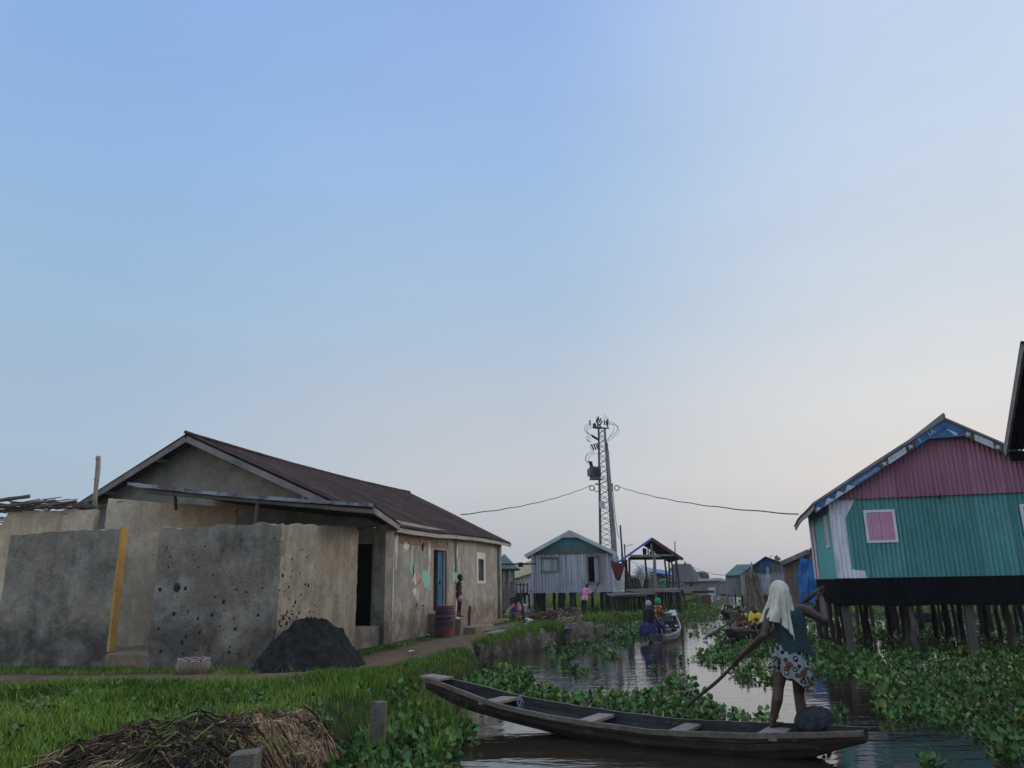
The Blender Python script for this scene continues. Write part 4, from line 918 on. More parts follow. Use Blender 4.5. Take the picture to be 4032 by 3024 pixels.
for (e, m, fl) in ((el, M_broof2, False), (er, M_groof, True)):
    mb = MB(); P = corr_grid(ridge+np.array([0, -.3, 0]), np.array([1.5, 4.3, 0.]), (e-ridge)*1.06, ZV, .15, .02, 2); mb.grid(P); mb.grid([[p-ZV*.03 for p in r] for r in P], flip=True); mb.build('roof', m, ph)
# lower wing to the side
w0 = Y(2862, 2335, yf_+1.0); wl_ = Y(2852, 2266, yf_+.8); wrid = Y(2962, 2209, yf_+2.8)
mb = MB(); plank_wall(mb, (w0[0], yf_+1.0), (L_[0]+.7, yf_+1.0), 1.0, wl_[2]+.05, .2, seed=13); mb.build('wing_wall', M_plankg, ph)
mb = MB(); P = corr_grid(wl_, np.array([1.45, 0, .02]), np.array(Y(2900, 2223, yf_+2.4))-wl_, ZV, .15, .02, 2); mb.grid(P); mb.grid([[p-ZV*.03 for p in r] for r in P], flip=True); mb.build('wing_roof', M_groof, ph)
mb = MB(); mb.obox((L_[0]-.02, yf_-.08, 1.0), (.42, 0, 0), (0, .05, 0), (0, 0, el[2]-.9)); mb.build('white_board', simple('white_board', (.34, .37, .4), (.45, .48, .5), 3, (4, 4, .3)), ph)
rd = random.Random(31)
for i in range(16):
    x = w0[0]+.1+i*.26; y = yf_+(1.1 if x < L_[0] else .15)+rd.uniform(0, .8); mb = MB(); mb.rough_pole((x, y, -.3), (x, y, 1.08), .06, .05, .02, 6, 5, i); mb.build('stilt', M_postd, ph)
for (u, v0, v1) in ((2951, 2240, 2300), (2960, 2212, 2300), (3020, 2230, 2300), (3025, 2236, 2300)):
    p = Y(u, v1, yf_-.3); q = Y(u, v0, yf_-.3); mb = MB(); mb.rough_pole(p, q, .05, .04, .01, 6, 5, u); mb.build('pole', M_wwood, ph)
# straw bundle: hundreds of long stalks leaning together
mb = MB(); sb = Y(2980, 2390, yf_-1.2); rd = random.Random(17)
for i in range(620):
    a = rd.uniform(0, 2*PI); r0 = .66*math.sqrt(rd.random()); r1 = .30*math.sqrt(rd.random())+.12*(rd.random() < .15); h = (1.35+.55*math.cos(a*2+.6)*r0+rd.uniform(.1, 1.0))*(1-.1*r1)
    p = np.array([sb[0]+r0*math.cos(a), sb[1]+.4*r0*math.sin(a), .05]); q = np.array([sb[0]-.05+r1*math.cos(a)+rd.uniform(-.15, .15), sb[1]+.5+.4*r1*math.sin(a), h])
    mid = (p+q)/2+np.array([rd.uniform(-.06, .06), -.05, 0]); mb.tube([p, mid, q], [.02, .018, .005], 4, cap=False)
o = mb.build('straw_bundle', [simple('straw_pale', (.20, .15, .09), (.30, .23, .15), 5, bump=0), simple('straw_brown', (.10, .07, .04), (.17, .125, .075), 5, bump=0), simple('straw_dark', (.03, .022, .014), (.07, .05, .03), 5, bump=0)]); o.data.polygons.foreach_set('material_index', [((i//8)*7919 % 10 > 3)+((i//8)*7919 % 10 > 6) for i in range(len(o.data.polygons))]); tag(o, 'tall bundle of brown straw leaning on the patchwork hut', 'straw bundle')
mb = MB(); P = []
for i in range(9):
    P.append([Y(3000+i*4.5-j*1.2, 2262+j*11+4*math.sin(i*.9), yf_-.6-.08*math.sin(i*1.3+j*.6)) for j in range(8)])
mb.grid(P); o = mb.build('grey_sheet', simple('dirty_sheet', (.25, .26, .27), (.38, .39, .4), 3, bump=.2), None, True); tag(o, 'dirty grey plastic sheet hanging beside the straw bundle', 'plastic sheet')
# ------------------------------------------------------------------ silver stilt house in the middle distance
gy = 43.0
M_silv = NT('silver_sheet'); t = M_silv
f = t.noise(4.5, (6, .3, .04), 1, .5); c_ = t.ramp(f, [(.34, (.18, .18, .185)), (.5, (.42, .425, .435)), (.64, (.70, .705, .72))])
c_ = t.mix(t.ramp(t.noise(1.1, detail=4), [(.5, 0.0), (.75, .4)]), c_, (.17, .165, .16)); M_silv = t.done(c_, .6, .3)
t = NT('stained_teal'); z = t.xyz()[2]
c_ = t.ramp(t.noise(3, (5, 5, .15), 6, .7), [(.35, (.03, .19, .22)), (.52, (.07, .32, .35)), (.65, (.14, .44, .45))])
h_ = t.math('ADD', t.math('SUBTRACT', z, 2.0), t.math('MULTIPLY', t.noise(3, (5, 5, .2), 5), 1.1)); c_ = t.mix(t.ramp(t.math('MULTIPLY', h_, .4), [(.30, .85), (.52, 0.0)]), c_, (.12, .10, .07)); M_stteal = t.done(c_, .65, .25)
M_mint = corr_mat('mint_edge', (.36, .45, .42), (.50, .58, .55), rough=.6)
gl = Y(2094, 2336, gy); gr = Y(2411, 2332, gy); zl_ = 1.85+(gl[2]-1.85); wallz = Y(2250, 2180, gy)[2]; rid = Y(2240, 2090, gy); e_l = Y(2066, 2186, gy); e_r = Y(2424, 2176, gy)
gh = thing('stilt_house', (gl[0], gy, gl[2]), 'silver grey corrugated stilt house with a stained teal gable', 'house')
fz = gl[2]; Lw = gr[0]-gl[0]
def gw_hole(x0, x1, z0, z1, a, b, zb, zt): return a
mb = MB()
wx = [(Y(2135, 2250, gy)[0]-gl[0], Y(2196, 2250, gy)[0]-gl[0], Y(2160, 2247, gy)[2], Y(2160, 2197, gy)[2]), (Y(2318, 2290, gy)[0]-gl[0], Y(2361, 2290, gy)[0]-gl[0], Y(2340, 2291, gy)[2], Y(2340, 2192, gy)[2])]
segs = [0, wx[0][0], wx[0][1], wx[1][0], wx[1][1], Lw]
for i in range(5):
    o_ = (gl[0]+segs[i], gy); L_ = segs[i+1]-segs[i]
    parts = [(fz, wallz)] if i in (0, 2, 4) else ([(fz, wx[0][2]), (wx[0][3], wallz)] if i == 1 else [(fz, wx[1][2]), (wx[1][3], wallz)])
    for z0, z1 in parts: mb.grid(corr_profile(o_, (1, 0), (0, -1), L_, lambda a: z0, lambda a: z1, .15, .03, 1))
mb.build('front_wall', M_silv, gh)
mb = MB(); mb.grid(corr_profile((gr[0], gy), (.2, .98), (.98, -.2), 6, lambda a: fz, lambda a: wallz, .1, .014)); mb.build('side_wall', M_silv, gh)
mb = MB(); mb.grid(corr_profile((gl[0]+.45, gy+6), (-.07, -.9975), (-.9975, .07), 6.0, lambda a: fz, lambda a: wallz, .1, .014)); mb.build('side_wall', M_silv, gh)
mb = MB(); mb.obox((gl[0]+.05, gy+.05, fz), (Lw-.1, 0, 0), (0, 6, 0), (0, 0, .1)); mb.build('floor', M_postd, gh)
def gt(x): return rid[2]-(rid[2]-e_l[2])*(rid[0]-x)/(rid[0]-e_l[0]) if x < rid[0] else rid[2]-(rid[2]-e_r[2])*(x-rid[0])/(e_r[0]-rid[0])
mb = MB(); mb.grid(corr_profile((e_l[0]+.3, gy-.05), (1, 0), (0, -1), e_r[0]-e_l[0]-.6, lambda a: wallz-.02, lambda a: max(wallz, gt(e_l[0]+.3+a)-.06), .085, .012, 4)); mb.build('gable_panel', M_stteal, gh)
mb = MB(); mb.obox((gl[0]+.1, gy+2.4, fz), (Lw-.2, 0, 0), (0, .05, 0), (0, 0, wallz-fz)); mb.build('room_shade', M_black, gh)  # black panel stands in for the shade inside the house
for e in (e_l, e_r):
    mb = MB(); b0 = np.array([0, -.35, 0]); P = corr_grid(rid+b0, np.array([.3, 6.6, 0]), (e-rid), ZV, .15, .018, 2); mb.grid(P, flip=e is e_l); mb.grid([[p-ZV*.03 for p in r] for r in P], flip=e is not e_l); rfm = mb.build('roof', M_mint, gh)
    mb = MB(); mb.bar(rid+b0*1.1-ZV*.08, e+b0*1.1-ZV*.08, .04, .19); mb.build('barge_board', M_mint, gh)
mb = MB(); c = rid+np.array([0, -.42, -.12]); mb.add([c+np.array([-.55, 0, -.27]), c+np.array([.55, 0, -.27]), c], [(0, 1, 2)]); mb.build('gable_peak', simple('faded_rose', (.36, .30, .32), (.44, .37, .38), 4), gh)
def frame(mb, x0, x1, z0, z1, y, fr=.08, d=.05):
    for (a, b, c, e) in ((x0-fr, x0, z0-fr, z1+fr), (x1, x1+fr, z0-fr, z1+fr), (x0, x1, z1, z1+fr), (x0, x1, z0-fr, z0)): mb.obox((a, y-d, c), (b-a, 0, 0), (0, d, 0), (0, 0, e-c))
mb = MB(); frame(mb, gl[0]+wx[0][0], gl[0]+wx[0][1], wx[0][2], wx[0][3], gy-.02, .07); mb.obox((gl[0]+wx[0][0]+.6*(wx[0][1]-wx[0][0]), gy-.05, wx[0][2]), (.06, 0, 0), (0, .04, 0), (0, 0, wx[0][3]-wx[0][2])); wn_ = mb.build('window', M_gwood, gh)
M_curt = simple('grey_curtain', (.32, .35, .36), (.5, .53, .54), 3, (6, 6, .3), bump=.3)
mb = MB(); mb.grid([[(gl[0]+wx[0][0]+(wx[0][1]-wx[0][0])*i/30, gy+.06+.015*math.sin(i*1.3), z) for z in (wx[0][2], wx[0][3]-.02)] for i in range(31)]); mb.build('curtain', M_curt, wn_)
mb = MB(); frame(mb, gl[0]+wx[1][0], gl[0]+wx[1][1], wx[1][2], wx[1][3], gy-.02, .1); dr_ = mb.build('doorway', M_gwood, gh)
mb = MB(); x0 = gl[0]+wx[1][0]+.58*(wx[1][1]-wx[1][0]); mb.grid([[(x0+(gl[0]+wx[1][1]-x0)*i/14, gy+.06+.02*math.sin(i*1.5), z) for z in (wx[1][2], wx[1][3])] for i in range(15)]); mb.build('curtain', M_curt, dr_)
rd = random.Random(44)
for (u, w_, lt_) in ((2108, .13, 1), (2122, .3, 0), (2135, .25, 0), (2203, .13, 0), (2215, .32, 0), (2248, .13, 0), (2255, .13, 1), (2268, .1, 0), (2375, .16, 0), (2387, .15, 1), (2400, .14, 1), (2410, .14, 1)):
    x = Y(u, 2400, gy+.3)[0]; mb = MB(); mb.rough_pole((x+(.05 if u < 2200 else 0), gy+.3+rd.uniform(-.2, .2), -.1), (x, gy+.3, fz+.02), w_*.5, w_*.5, .012, 7, 6, u); mb.build('stilt', M_post if lt_ else M_postd, gh)
for k in range(8):
    mb = MB(); x = gl[0]+.3+k*.58; mb.rough_pole((x, gy+5.6, -.1), (x, gy+5.6, fz), .09, .09, .01, 6, 5, k); mb.build('stilt', M_postd, gh)
mb = MB(); p = Y(1972, 2222, 36); q = Y(2106, 2220, gy-.4); mb.rough_pole(p, q, .045, .05, .008, 7, 8, 3); c = p*.46+q*.54; mb.box(c+ZV*-.03, (.25, .18, .22)); o = mb.build('long_pole', M_postd); tag(o, 'long horizontal pole between the green shack and the silver house', 'pole')

# ------------------------------------------------------------------ open pavilion with blue roof on a stilt platform
vy = 42.0
pv = thing('open_pavilion', Y(2570, 2420, vy)*np.array([1, 1, 0])+ZV*.1, 'open sided pavilion with blue roof on a platform of thin stilts', 'pavilion')
rg = Y(2566, 2117, vy); pl = Y(2438, 2208, vy+.2); pr_ = Y(2688, 2198, vy)
bk_ = np.array([.72, 7.5, 0]); bkr = Y(2640, 2213, vy+5.5)
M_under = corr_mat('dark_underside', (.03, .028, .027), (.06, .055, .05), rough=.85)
mb = MB(); P = corr_grid(rg, bk_, pl-rg, ZV, .15, .018, 2); mb.grid(P, flip=True); mb.build('roof', M_broof2, pv)
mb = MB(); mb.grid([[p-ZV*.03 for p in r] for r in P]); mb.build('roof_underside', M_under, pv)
mb = MB(); P = corr_grid(rg, bk_, pr_-rg, ZV, .15, .018, 2); mb.grid(P); mb.build('roof', M_broof2, pv)
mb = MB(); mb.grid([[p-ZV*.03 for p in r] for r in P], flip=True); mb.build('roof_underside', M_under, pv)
M_redb = simple('red_brown_board', (.085, .03, .028), (.13, .045, .04), 4)
mb = MB(); mb.bar(rg+np.array([0, -.05, -.07]), pr_+np.array([0, -.05, -.07]), .04, .16); mb.build('barge_board', M_redb, pv)
mb = MB(); mb.bar(rg+np.array([0, -.05, -.05]), pl+np.array([0, -.05, -.05]), .04, .10); mb.build('barge_board', M_broof2, pv)
mb = MB(); a = Y(2478, 2187, vy); b = Y(2652, 2186, vy); mb.bar(a, b, .09, .08); mb.build('tie_beam', M_gwood, pv)
mb = MB(); a = Y(2475, 2199, vy+2); b = Y(2625, 2198, vy+2); mb.bar(a, b, .1, .16); mb.build('tie_beam', M_postd, pv)
mb = MB(); a = Y(2482, 2191, vy-.1); b = Y(2600, 2192, vy-.1); mb.bar(a, b, .05, .05); mb.build('tie_beam', M_gwood, pv)
dz_ = Y(2600, 2323, vy)[2]
for (u0, v0, u1, v1, y, w_, m) in ((2573, 2170, 2582, 2420, vy, .09, M_gwood), (2565, 2140, 2567, 2190, vy+.1, .06, M_gwood), (2476, 2200, 2481, 2325, vy+.2, .07, M_bark), (2617, 2205, 2629, 2325, vy+3, .06, M_bark), (2634, 2212, 2637, 2325, vy+4.5, .06, M_bark), (2645, 2208, 2653, 2325, vy+3, .06, M_bark), (2662, 2205, 2686, 2425, vy, .07, M_bark), (2540, 2200, 2549, 2322, vy+2.5, .06, M_bark), (2466, 2203, 2474, 2322, vy+1, .06, M_bark), (2455, 2205, 2462, 2322, vy+2, .07, M_bark),
    (2533, 2158, 2535, 2200, vy+5, .05, M_bark), (2538, 2158, 2540, 2200, vy+5, .05, M_bark), (2543, 2160, 2543, 2200, vy+5, .05, M_bark), (2551, 2162, 2553, 2197, vy+5, .05, M_bark), (2560, 2170, 2561, 2197, vy+5, .05, M_bark)):
    p = Y(u1, v1, y); q = Y(u0, v0, y)
    if v1 > 2400: p[2] = -.1
    mb = MB(); mb.rough_pole(p, q, w_, w_*.85, .012, 7, 6, u0); mb.build('post', m, pv)
rd = random.Random(77)
mb = MB()
for i in range(46):     # deck of round poles, seen on end
    y = vy-.2+i*.13; x0 = Y(2478, 2325, y)[0]+rd.uniform(-.2, .1); x1 = Y(2674, 2325, y)[0]+rd.uniform(-.1, .2); mb.rough_pole((x0, y, dz_+rd.uniform(-.02, .02)), (x1, y, dz_+rd.uniform(-.02, .02)), .055, .05, .004, 6, 6, i)
mb.bar((Y(2490, 2330, vy)[0], vy-.28, dz_-.02), (Y(2676, 2330, vy)[0], vy-.28, dz_-.05), .12, .14)
mb.build('deck', M_gwood, pv)
mb = MB(); d2 = Y(2480, 2342, vy-.6)[2]
for i in range(24):
    y = vy-1.0+i*.14; x0 = Y(2398, 2340, y)[0]+rd.uniform(-.2, .2); x1 = Y(2565, 2340, y)[0]+rd.uniform(-.3, .2); mb.rough_pole((x0, y, d2+rd.uniform(-.05, .05)), (x1, y, d2+rd.uniform(-.04, .06)), .06, .05, .006, 6, 6, i+200)
mb.build('landing', M_gwood, pv)
for i in range(62):
    if i < 26: u = 2405+i*6.2; y = vy-.9+rd.uniform(0, 1.6); zt_ = d2
    else: u = 2556+(i-26)*3.9; y = vy-.1+rd.uniform(0, 3.5); zt_ = dz_
    x = Y(u, 2400, y)[0]; ln = rd.gauss(0, .13); mb = MB(); mb.rough_pole((x+ln, y, -.3), (x, y, zt_), rd.uniform(.035, .06), .04, .02, 6, 6, i+300); mb.build('stilt', M_post if rd.random() < .45 else M_postd, pv)
# cloths hung beside it
def cloth(name, tl, tr, bl, br, m, lab, cat, folds=6, amp=.08, sagx=.0, ni=30, nj=20, cut=None):
    tl, tr, bl, br = (np.array(q, float) for q in (tl, tr, bl, br)); P = []
    for i in range(ni+1):
        k = i/ni; row = []
        for j in range(nj+1):
            q_ = j/nj*(cut(k) if cut else 1); q = (tl*(1-k)+tr*k)*(1-q_)+(bl*(1-k)+br*k)*q_
            q[1] += amp*math.sin(k*folds*2*PI+q_*2)*(.3+q_)+amp*.5*vnoise(k*5, q_*4, 3); q[2] -= sagx*math.sin(PI*k)*(1-q_*.5); row.append(q)
        P.append(row)
    mb = MB(); mb.grid(P); o = mb.build(name, m, None, True); return tag(o, lab, cat)
M_redcl = simple('red_cloth', (.10, .018, .02), (.16, .03, .032), 2, bump=.1); M_whcl = simple('white_cloth', (.42, .41, .39), (.56, .55, .53), 2, bump=.1)
cy = vy-1.0
cloth('hanging_cloth', Y(2407, 2204, cy), Y(2460, 2214, cy), Y(2407, 2300, cy), Y(2460, 2300, cy), M_redcl, 'dark red cloth hung between the silver house and the pavilion', 'cloth', 3, .05, .1, cut=lambda k: .3+.7*max(0, 1-abs(k-.62)/.62)**.8)
P = []; mb = MB()
for i in range(31):
    k = i/30; row = []
    for j in range(25):
        m = j/24; top = np.array(Y(2406+54*k, 2225+70*math.sin(PI*min(1, k*1.0))*.9 if k < .97 else 2235, cy-.06)); bot = Y(2414+45*k, 2332, cy-.06); q = top*(1-m)+bot*m
        q[1] -= .07*abs(math.sin((m*1.0+.25*math.cos(PI*k))*15))*math.sin(PI*k); row.append(q)
    P.append(row)
mb.grid(P); o = mb.build('hanging_cloth', M_whcl, None, True); tag(o, 'white cloth hanging in deep swags below the dark red cloth', 'cloth')
# white plastic strips on a bush, kiosk behind, blue roofed shed
ky = 50.0
mb = MB(); rd = random.Random(9)
c0 = Y(2525, 2263, ky)
for i in range(260):
    th = rd.uniform(0, 2*PI); ph_ = math.acos(rd.uniform(-.15, 1)); r = rd.uniform(.25, 1.0)
    dv = np.array([math.sin(ph_)*math.cos(th), .7*math.sin(ph_)*math.sin(th), math.cos(ph_)]); p = c0+dv*r*np.array([.62, .5, .62])+ZV*-.15; L = rd.uniform(.14, .34); s_ = np.cross(dv, [0, 0, 1.]); s_ /= np.linalg.norm(s_)+1e-6; w_ = rd.uniform(.03, .07)
    dv2 = dv+np.array([rd.uniform(-.5, .5), rd.uniform(-.5, .5), rd.uniform(-.2, .4)]); e = p+dv2*L
    mb.add([p-s_*w_*.4, p+s_*w_*.4, (p+e)/2+s_*w_+dv*.03, e+s_*w_*.5, e-s_*w_*.5, (p+e)/2-s_*w_-dv*.02], [(0, 1, 2, 5), (5, 2, 3, 4)])
for i in range(14):
    th = rd.uniform(0, 2*PI); mb.tube([c0-ZV*.75, c0+np.array([.3*math.cos(th), .3*math.sin(th), .2])], [.03, .01], 5)
o = mb.build('plastic_bunch', simple('white_plastic', (.78, .80, .81), (.88, .90, .91), 8, bump=.2, rough=.5)); tag(o, 'bushy bunch of white plastic strips above the green kiosk', 'plastic bunch')
M_kiosk = simple('kiosk_green', (.045, .085, .07), (.10, .16, .14), 1.6, bump=.2)
def shed(name, lab, u0, u1, vt0, vt1, vb, y, depth, wm, rm, rise=.5, over=.25, seed=1, zb=None, rv=None, win=False, cat='hut', hip=0):
    a = Y(u0, vt0, y); b = Y(u1, vt1, y); zb_ = Y(u0, vb, y)[2] if zb is None else zb
    r = thing(name, (a[0], y, zb_), lab, cat); dxn = depth*.5*(a[0]+b[0])/y
    mb = MB(); plank_wall(mb, (a[0], y), (b[0], y), zb_, lambda s: a[2]+(b[2]-a[2])*s/(b[0]-a[0]), .22, seed=seed); mb.build('wall', wm, r)
    for (p, q) in (((a[0]+dxn, y+depth), (a[0], y)), ((b[0], y), (b[0]+dxn, y+depth))):
        mb = MB(); plank_wall(mb, p, q, zb_, min(a[2], b[2])-.03, .3, seed=seed+1); mb.build('side_wall', wm, r)
    n = 40; P = []; Pb = []
    for i in range(n+1):
        k = i/n; x = a[0]-over+(b[0]-a[0]+2*over)*k; z0 = a[2]+(b[2]-a[2])*k; rr = []
        hk = 1 if not hip else min(1, min(k, 1-k)/hip)
        for j in range(3): rr.append(np.array([x+dxn*.5*j/2, y-over+(depth*.5+over)*j/2, z0+.03+rise*hk*j/2+.02*math.sin(i*2.4)]))
        P.append(rr); Pb.append([rr[2], np.array([x+dxn, y+depth+over, z0])])
    mb = MB(); mb.grid(P); mb.grid([[p-ZV*.06 for p in q] for q in P], flip=True); mb.grid([[q[0], q[0]-ZV*.06] for q in P], flip=True); mb.grid(Pb); mb.build('roof', rm, r)
    if win:
        mb = MB(); w0 = Y(win[0], win[1], y-.05); w1 = Y(win[2], win[3], y-.05); mb.obox((w0[0], y-.06, w1[2]), (w1[0]-w0[0], 0, 0), (0, .03, 0), (0, 0, w0[2]-w1[2])); mb.build('window', M_black, r)
    return r
mb = MB()
kk = shed('kiosk', 'small green boarded kiosk seen through the pavilion posts', 2484, 2551, 2274, 2274, 2330, ky+.6, 1.5, M_kiosk, M_kiosk, .12, .1, 3, zb=.9, cat='kiosk')
shed('plank_shed', 'plank shed with a bright blue tin roof behind the pavilion', 2545, 2626, 2246, 2268, 2335, 56, 4, M_plank, M_broof2, .3, .4, 5, zb=.4, cat='shed')
M_thr = simple('dark_thatch', (.035, .033, .034), (.065, .06, .06), 5, bump=.4)
shed('plank_house', 'grey plank house with a broad dark hipped roof', 2622, 2757, 2292, 2292, 2332, 92, 7, M_plankg, M_thr, 2.1, .6, 7, zb=.3, cat='house', hip=.3, win=(2716, 2293, 2727, 2308))
shed('plank_hut', 'low brown plank hut with a flat roof beyond the boat', 2758, 2832, 2289, 2286, 2336, 86, 4, M_plank, M_broof, .25, .3, 9, zb=.2)
shed('plank_hut', 'low grey hut at the far end of the canal beside the flat brown hut', 2831, 2870, 2290, 2290, 2334, 104, 4, simple('mud_wall', (.17, .15, .13), (.25, .22, .19), 2), M_broof, .3, .3, 10, zb=.2)
# green roofed shack beside the concrete house, pale house behind, far row
sh_y = 40.0
sk = shed('plank_shack', 'brown plank shack with a dark green roof beside the concrete house', 1948, 2025, 2240, 2242, 2392, sh_y, 4, M_plank, corr_mat('bottle_green', (.03, .075, .06), (.05, .10, .08)), 1.0, .3, 15, zb=.55, hip=.62)
for (u0, u1) in ((1981, 1991), (2006, 2018)):
    mb = MB(); a = Y(u0, 2290, sh_y-.08); b = Y(u1, 2247, sh_y-.08); mb.obox((a[0], sh_y-.1, a[2]), (b[0]-a[0], 0, 0), (0, .05, 0), (0, 0, b[2]-a[2])); mb.build('shutter', M_wwood, sk)
for u in (1985, 1995, 2010, 2024): mb = MB(); x = Y(u, 2400, sh_y)[0]; mb.rough_pole((x, sh_y, 0), (x, sh_y, .6), .08, .07, .02, 6, 4, u); mb.build('stilt', M_postd, sk)
phs = shed('mud_house', 'pale house with a red and yellow roof behind the silver house', 2026, 2092, 2283, 2252, 2345, 56, 5, simple('pale_wall', (.30, .30, .30), (.42, .42, .41), 1.5), corr_mat('ochre_roof', (.30, .24, .12), (.38, .31, .17)), .9, .3, 17, zb=.3, cat='house')
mb = MB(); mb.grid([[Y(2024, 2290, 55.4), Y(2034, 2253, 57.5)], [Y(2037, 2290, 55.4), Y(2047, 2253, 57.5)]], flip=True); mb.build('roof_sheet', corr_mat('faded_red', (.26, .08, .07), (.32, .12, .10)), phs)
# bench-like landing, frame and steps between the shacks
ly = 38.0; lt2 = thing('landing_stage', Y(2040, 2400, ly)*np.array([1, 1, 0])+ZV*.3, 'dark wooden landing with a rail of upright sticks by the clothes', 'landing')
mb = MB(); a = Y(2030, 2335, ly); b = Y(2079, 2336, ly); mb.obox((a[0], ly-.1, a[2]-.12), (b[0]-a[0], 0, 0), (0, 1.1, 0), (0, 0, .12)); mb.build('deck', M_postd, lt2)
for u in (2032, 2049, 2061, 2076): mb = MB(); p = Y(u, 2334, ly+.1); q = Y(u+2, 2295, ly+.1); mb.rough_pole(p, q, .035, .03, .01, 6, 4, u); mb.build('rail_post', M_bark, lt2)
mb = MB(); mb.bar(Y(2036, 2302, ly), Y(2077, 2304, ly), .05, .05); mb.build('rail', M_bark, lt2)
mb = MB(); mb.bar(Y(2046, 2308, ly-.1), Y(2058, 2332, ly-.1), .08, .06); mb.build('rail', M_gwood, lt2)
for k in range(3): mb = MB(); mb.bar(Y(2006+k*2, 2362+k*10, ly-.4), Y(2072-k*6, 2336+k*10, ly-.4), .25, .09); mb.build('ramp_plank', M_postd, lt2)
for u in (2034, 2050, 2066, 2084): mb = MB(); p = Y(u, 2410, ly+.3); q = Y(u, 2338, ly+.3); mb.rough_pole(p, q, .06, .05, .015, 6, 5, u); mb.build('stilt', M_postd, lt2)
# heap of washing, bags, pale stump
cy2 = 34.5; rd = random.Random(55)
cols = [('red', (.30, .04, .035)), ('orange', (.42, .14, .06)), ('navy', (.03, .03, .10)), ('white', (.6, .6, .62)), ('purple', (.16, .10, .26)), ('lime', (.26, .36, .08)), ('pink', (.45, .16, .18)), ('violet', (.07, .04, .12))]
for k, (nm, c_) in enumerate(cols):
    u, v = ((2018, 2420), (2022, 2392), (2030, 2398), (2028, 2408), (2076, 2408), (2010, 2406), (2042, 2388), (2037, 2412))[k]
    p = Y(u, v, cy2+rd.uniform(-.2, .2)); P = []
    for i in range(15):
        P.append([p+np.array([.24*math.cos(2*PI*i/14)*r*(1+.3*math.sin(i*2+k)), .2*math.sin(2*PI*i/14)*r, (.2+.06*math.sin(i*1.9+k)+.03*math.sin(r*20))*(1-r*r)-.06-.10*r]) for r in (0, .25, .5, .75, 1)])
    mb = MB(); mb.grid(P); o = mb.build('garment', simple('cloth_'+nm, tuple(x*.8 for x in c_), c_, 4, bump=.2), None, True); tag(o, nm+' garment in the heap of washing by the dark landing', 'garment', 'heap of washing')
for (u, v, r, lab) in ((2074, 2452, .15, 'large crumpled white plastic bag on the grass by the leaning stake'), (2088, 2450, .11, 'smaller white plastic bag next to the large crumpled one'), (2070, 2462, .08, 'scrap of white plastic in front of the large crumpled bag'), (2153, 2443, .06, 'tiny white scrap on the grass before the dark stilts')):
    p = Z(u, v+6, .4); mb = MB(); mb.sphere((p[0], p[1], .42+r*.6), (r, r*.8, r*.8), 10, 7, jit=.3, seed=u); o = mb.build('plastic_bag', M_white); tag(o, lab, 'plastic bag', 'white litter on the bank')
for (u, v, lab, m, sx_) in ((1868, 2488, 'scrap of yellow plastic beside the planks', M_yellow, .16), (1680, 2503, 'torn white paper on the path before the barrel', M_white, .14), (1632, 2566, 'flattened white wrapper on the grass edge of the path', M_white, .16)):
    p = Z(u, v, .5); mb = MB(); mb.grid([[(p[0]+sx_*(i/4-.5)*1.4, p[1]+sx_*(j/3-.5), .50+.04*vnoise(i*1.7, j*1.9, u)) for j in range(4)] for i in range(5)]); o = mb.build('litter_scrap', m); tag(o, lab, 'litter')
p = Z(2054, 2422, .35); mb = MB(); mb.box((p[0], p[1], .5), (.3, .25, .22)); mb.box((p[0], p[1], .62), (.34, .29, .04)); o = mb.build('basin', simple('grey_basin', (.25, .25, .26), (.34, .34, .35), 4)); tag(o, 'small grey basin standing in front of the washing', 'basin')
p = Y(2062, 2420, 34); q = Y(2063, 2382, 34); mb = MB(); mb.rough_pole(p, q, .11, .12, .01, 8, 5, 2); o = mb.build('wooden_stump', M_wwood); tag(o, 'pale stump standing behind the leaning stake', 'stump')

# ------------------------------------------------------------------ lattice pylon with transformer
ty = 55.0
PX = lambda u, v: Y(u, v, ty)
M_gal = simple('galvanised', (.13, .14, .145), (.20, .21, .215), 5, bump=0, rough=.6, spec=.4); M_dgal = simple('dark_steel', (.05, .055, .06), (.09, .095, .10), 5, bump=0, rough=.6); M_ins = simple('insulator', (.02, .018, .018), (.04, .036, .034), 8, bump=0, rough=.4)
M_tgrn = simple('transformer_green', (.07, .10, .09), (.11, .145, .135), 3, bump=.1); M_wire = NT('wire').done((.025, .025, .027), .6, .2)
b0_, b1_ = PX(2364, 2300), PX(2424, 2300); t0_, t1_ = PX(2357, 1690), PX(2381, 1690)
tw = thing('lattice_pylon', (float((b0_[0]+b1_[0])/2), ty, .3), 'tall lattice steel power pylon carrying a transformer and insulators', 'pylon')
H0, H1 = .2, t0_[2]
def leg(i, k):       # i corner 0..3, k 0..1 up
    z = H0+(H1-H0)*k; l = b0_*(1-k)+t0_*k; r = b1_*(1-k)+t1_*k; w_ = r[0]-l[0]
    return np.array([l[0] if i in (0, 3) else r[0], ty+(-.5 if i in (0, 1) else .5)*w_, z])
for i in range(4): mb = MB(); mb.bar(leg(i, 0), leg(i, 1), .085, .085, up=(0, 1, 0)); mb.build('leg', M_dgal if i in (0, 3) else M_gal, tw)
mb = MB(); nb = 17
for f in range(4):
    i, j = f, (f+1) % 4
    for k in range(nb):
        z0, z1 = k/nb, (k+1)/nb; zm = (z0+z1)/2
        mb.bar(leg(i, z0), leg(j, zm), .03, .03, up=(0, 1, 0)); mb.bar(leg(j, zm), leg(i, z1), .03, .03, up=(0, 1, 0))
        if f == 0: mb.bar(leg(j, z0), leg(i, zm), .03, .03, up=(0, 1, 0)); mb.bar(leg(i, zm), leg(j, z1), .03, .03, up=(0, 1, 0))
mb.build('lattice', M_dgal, tw)
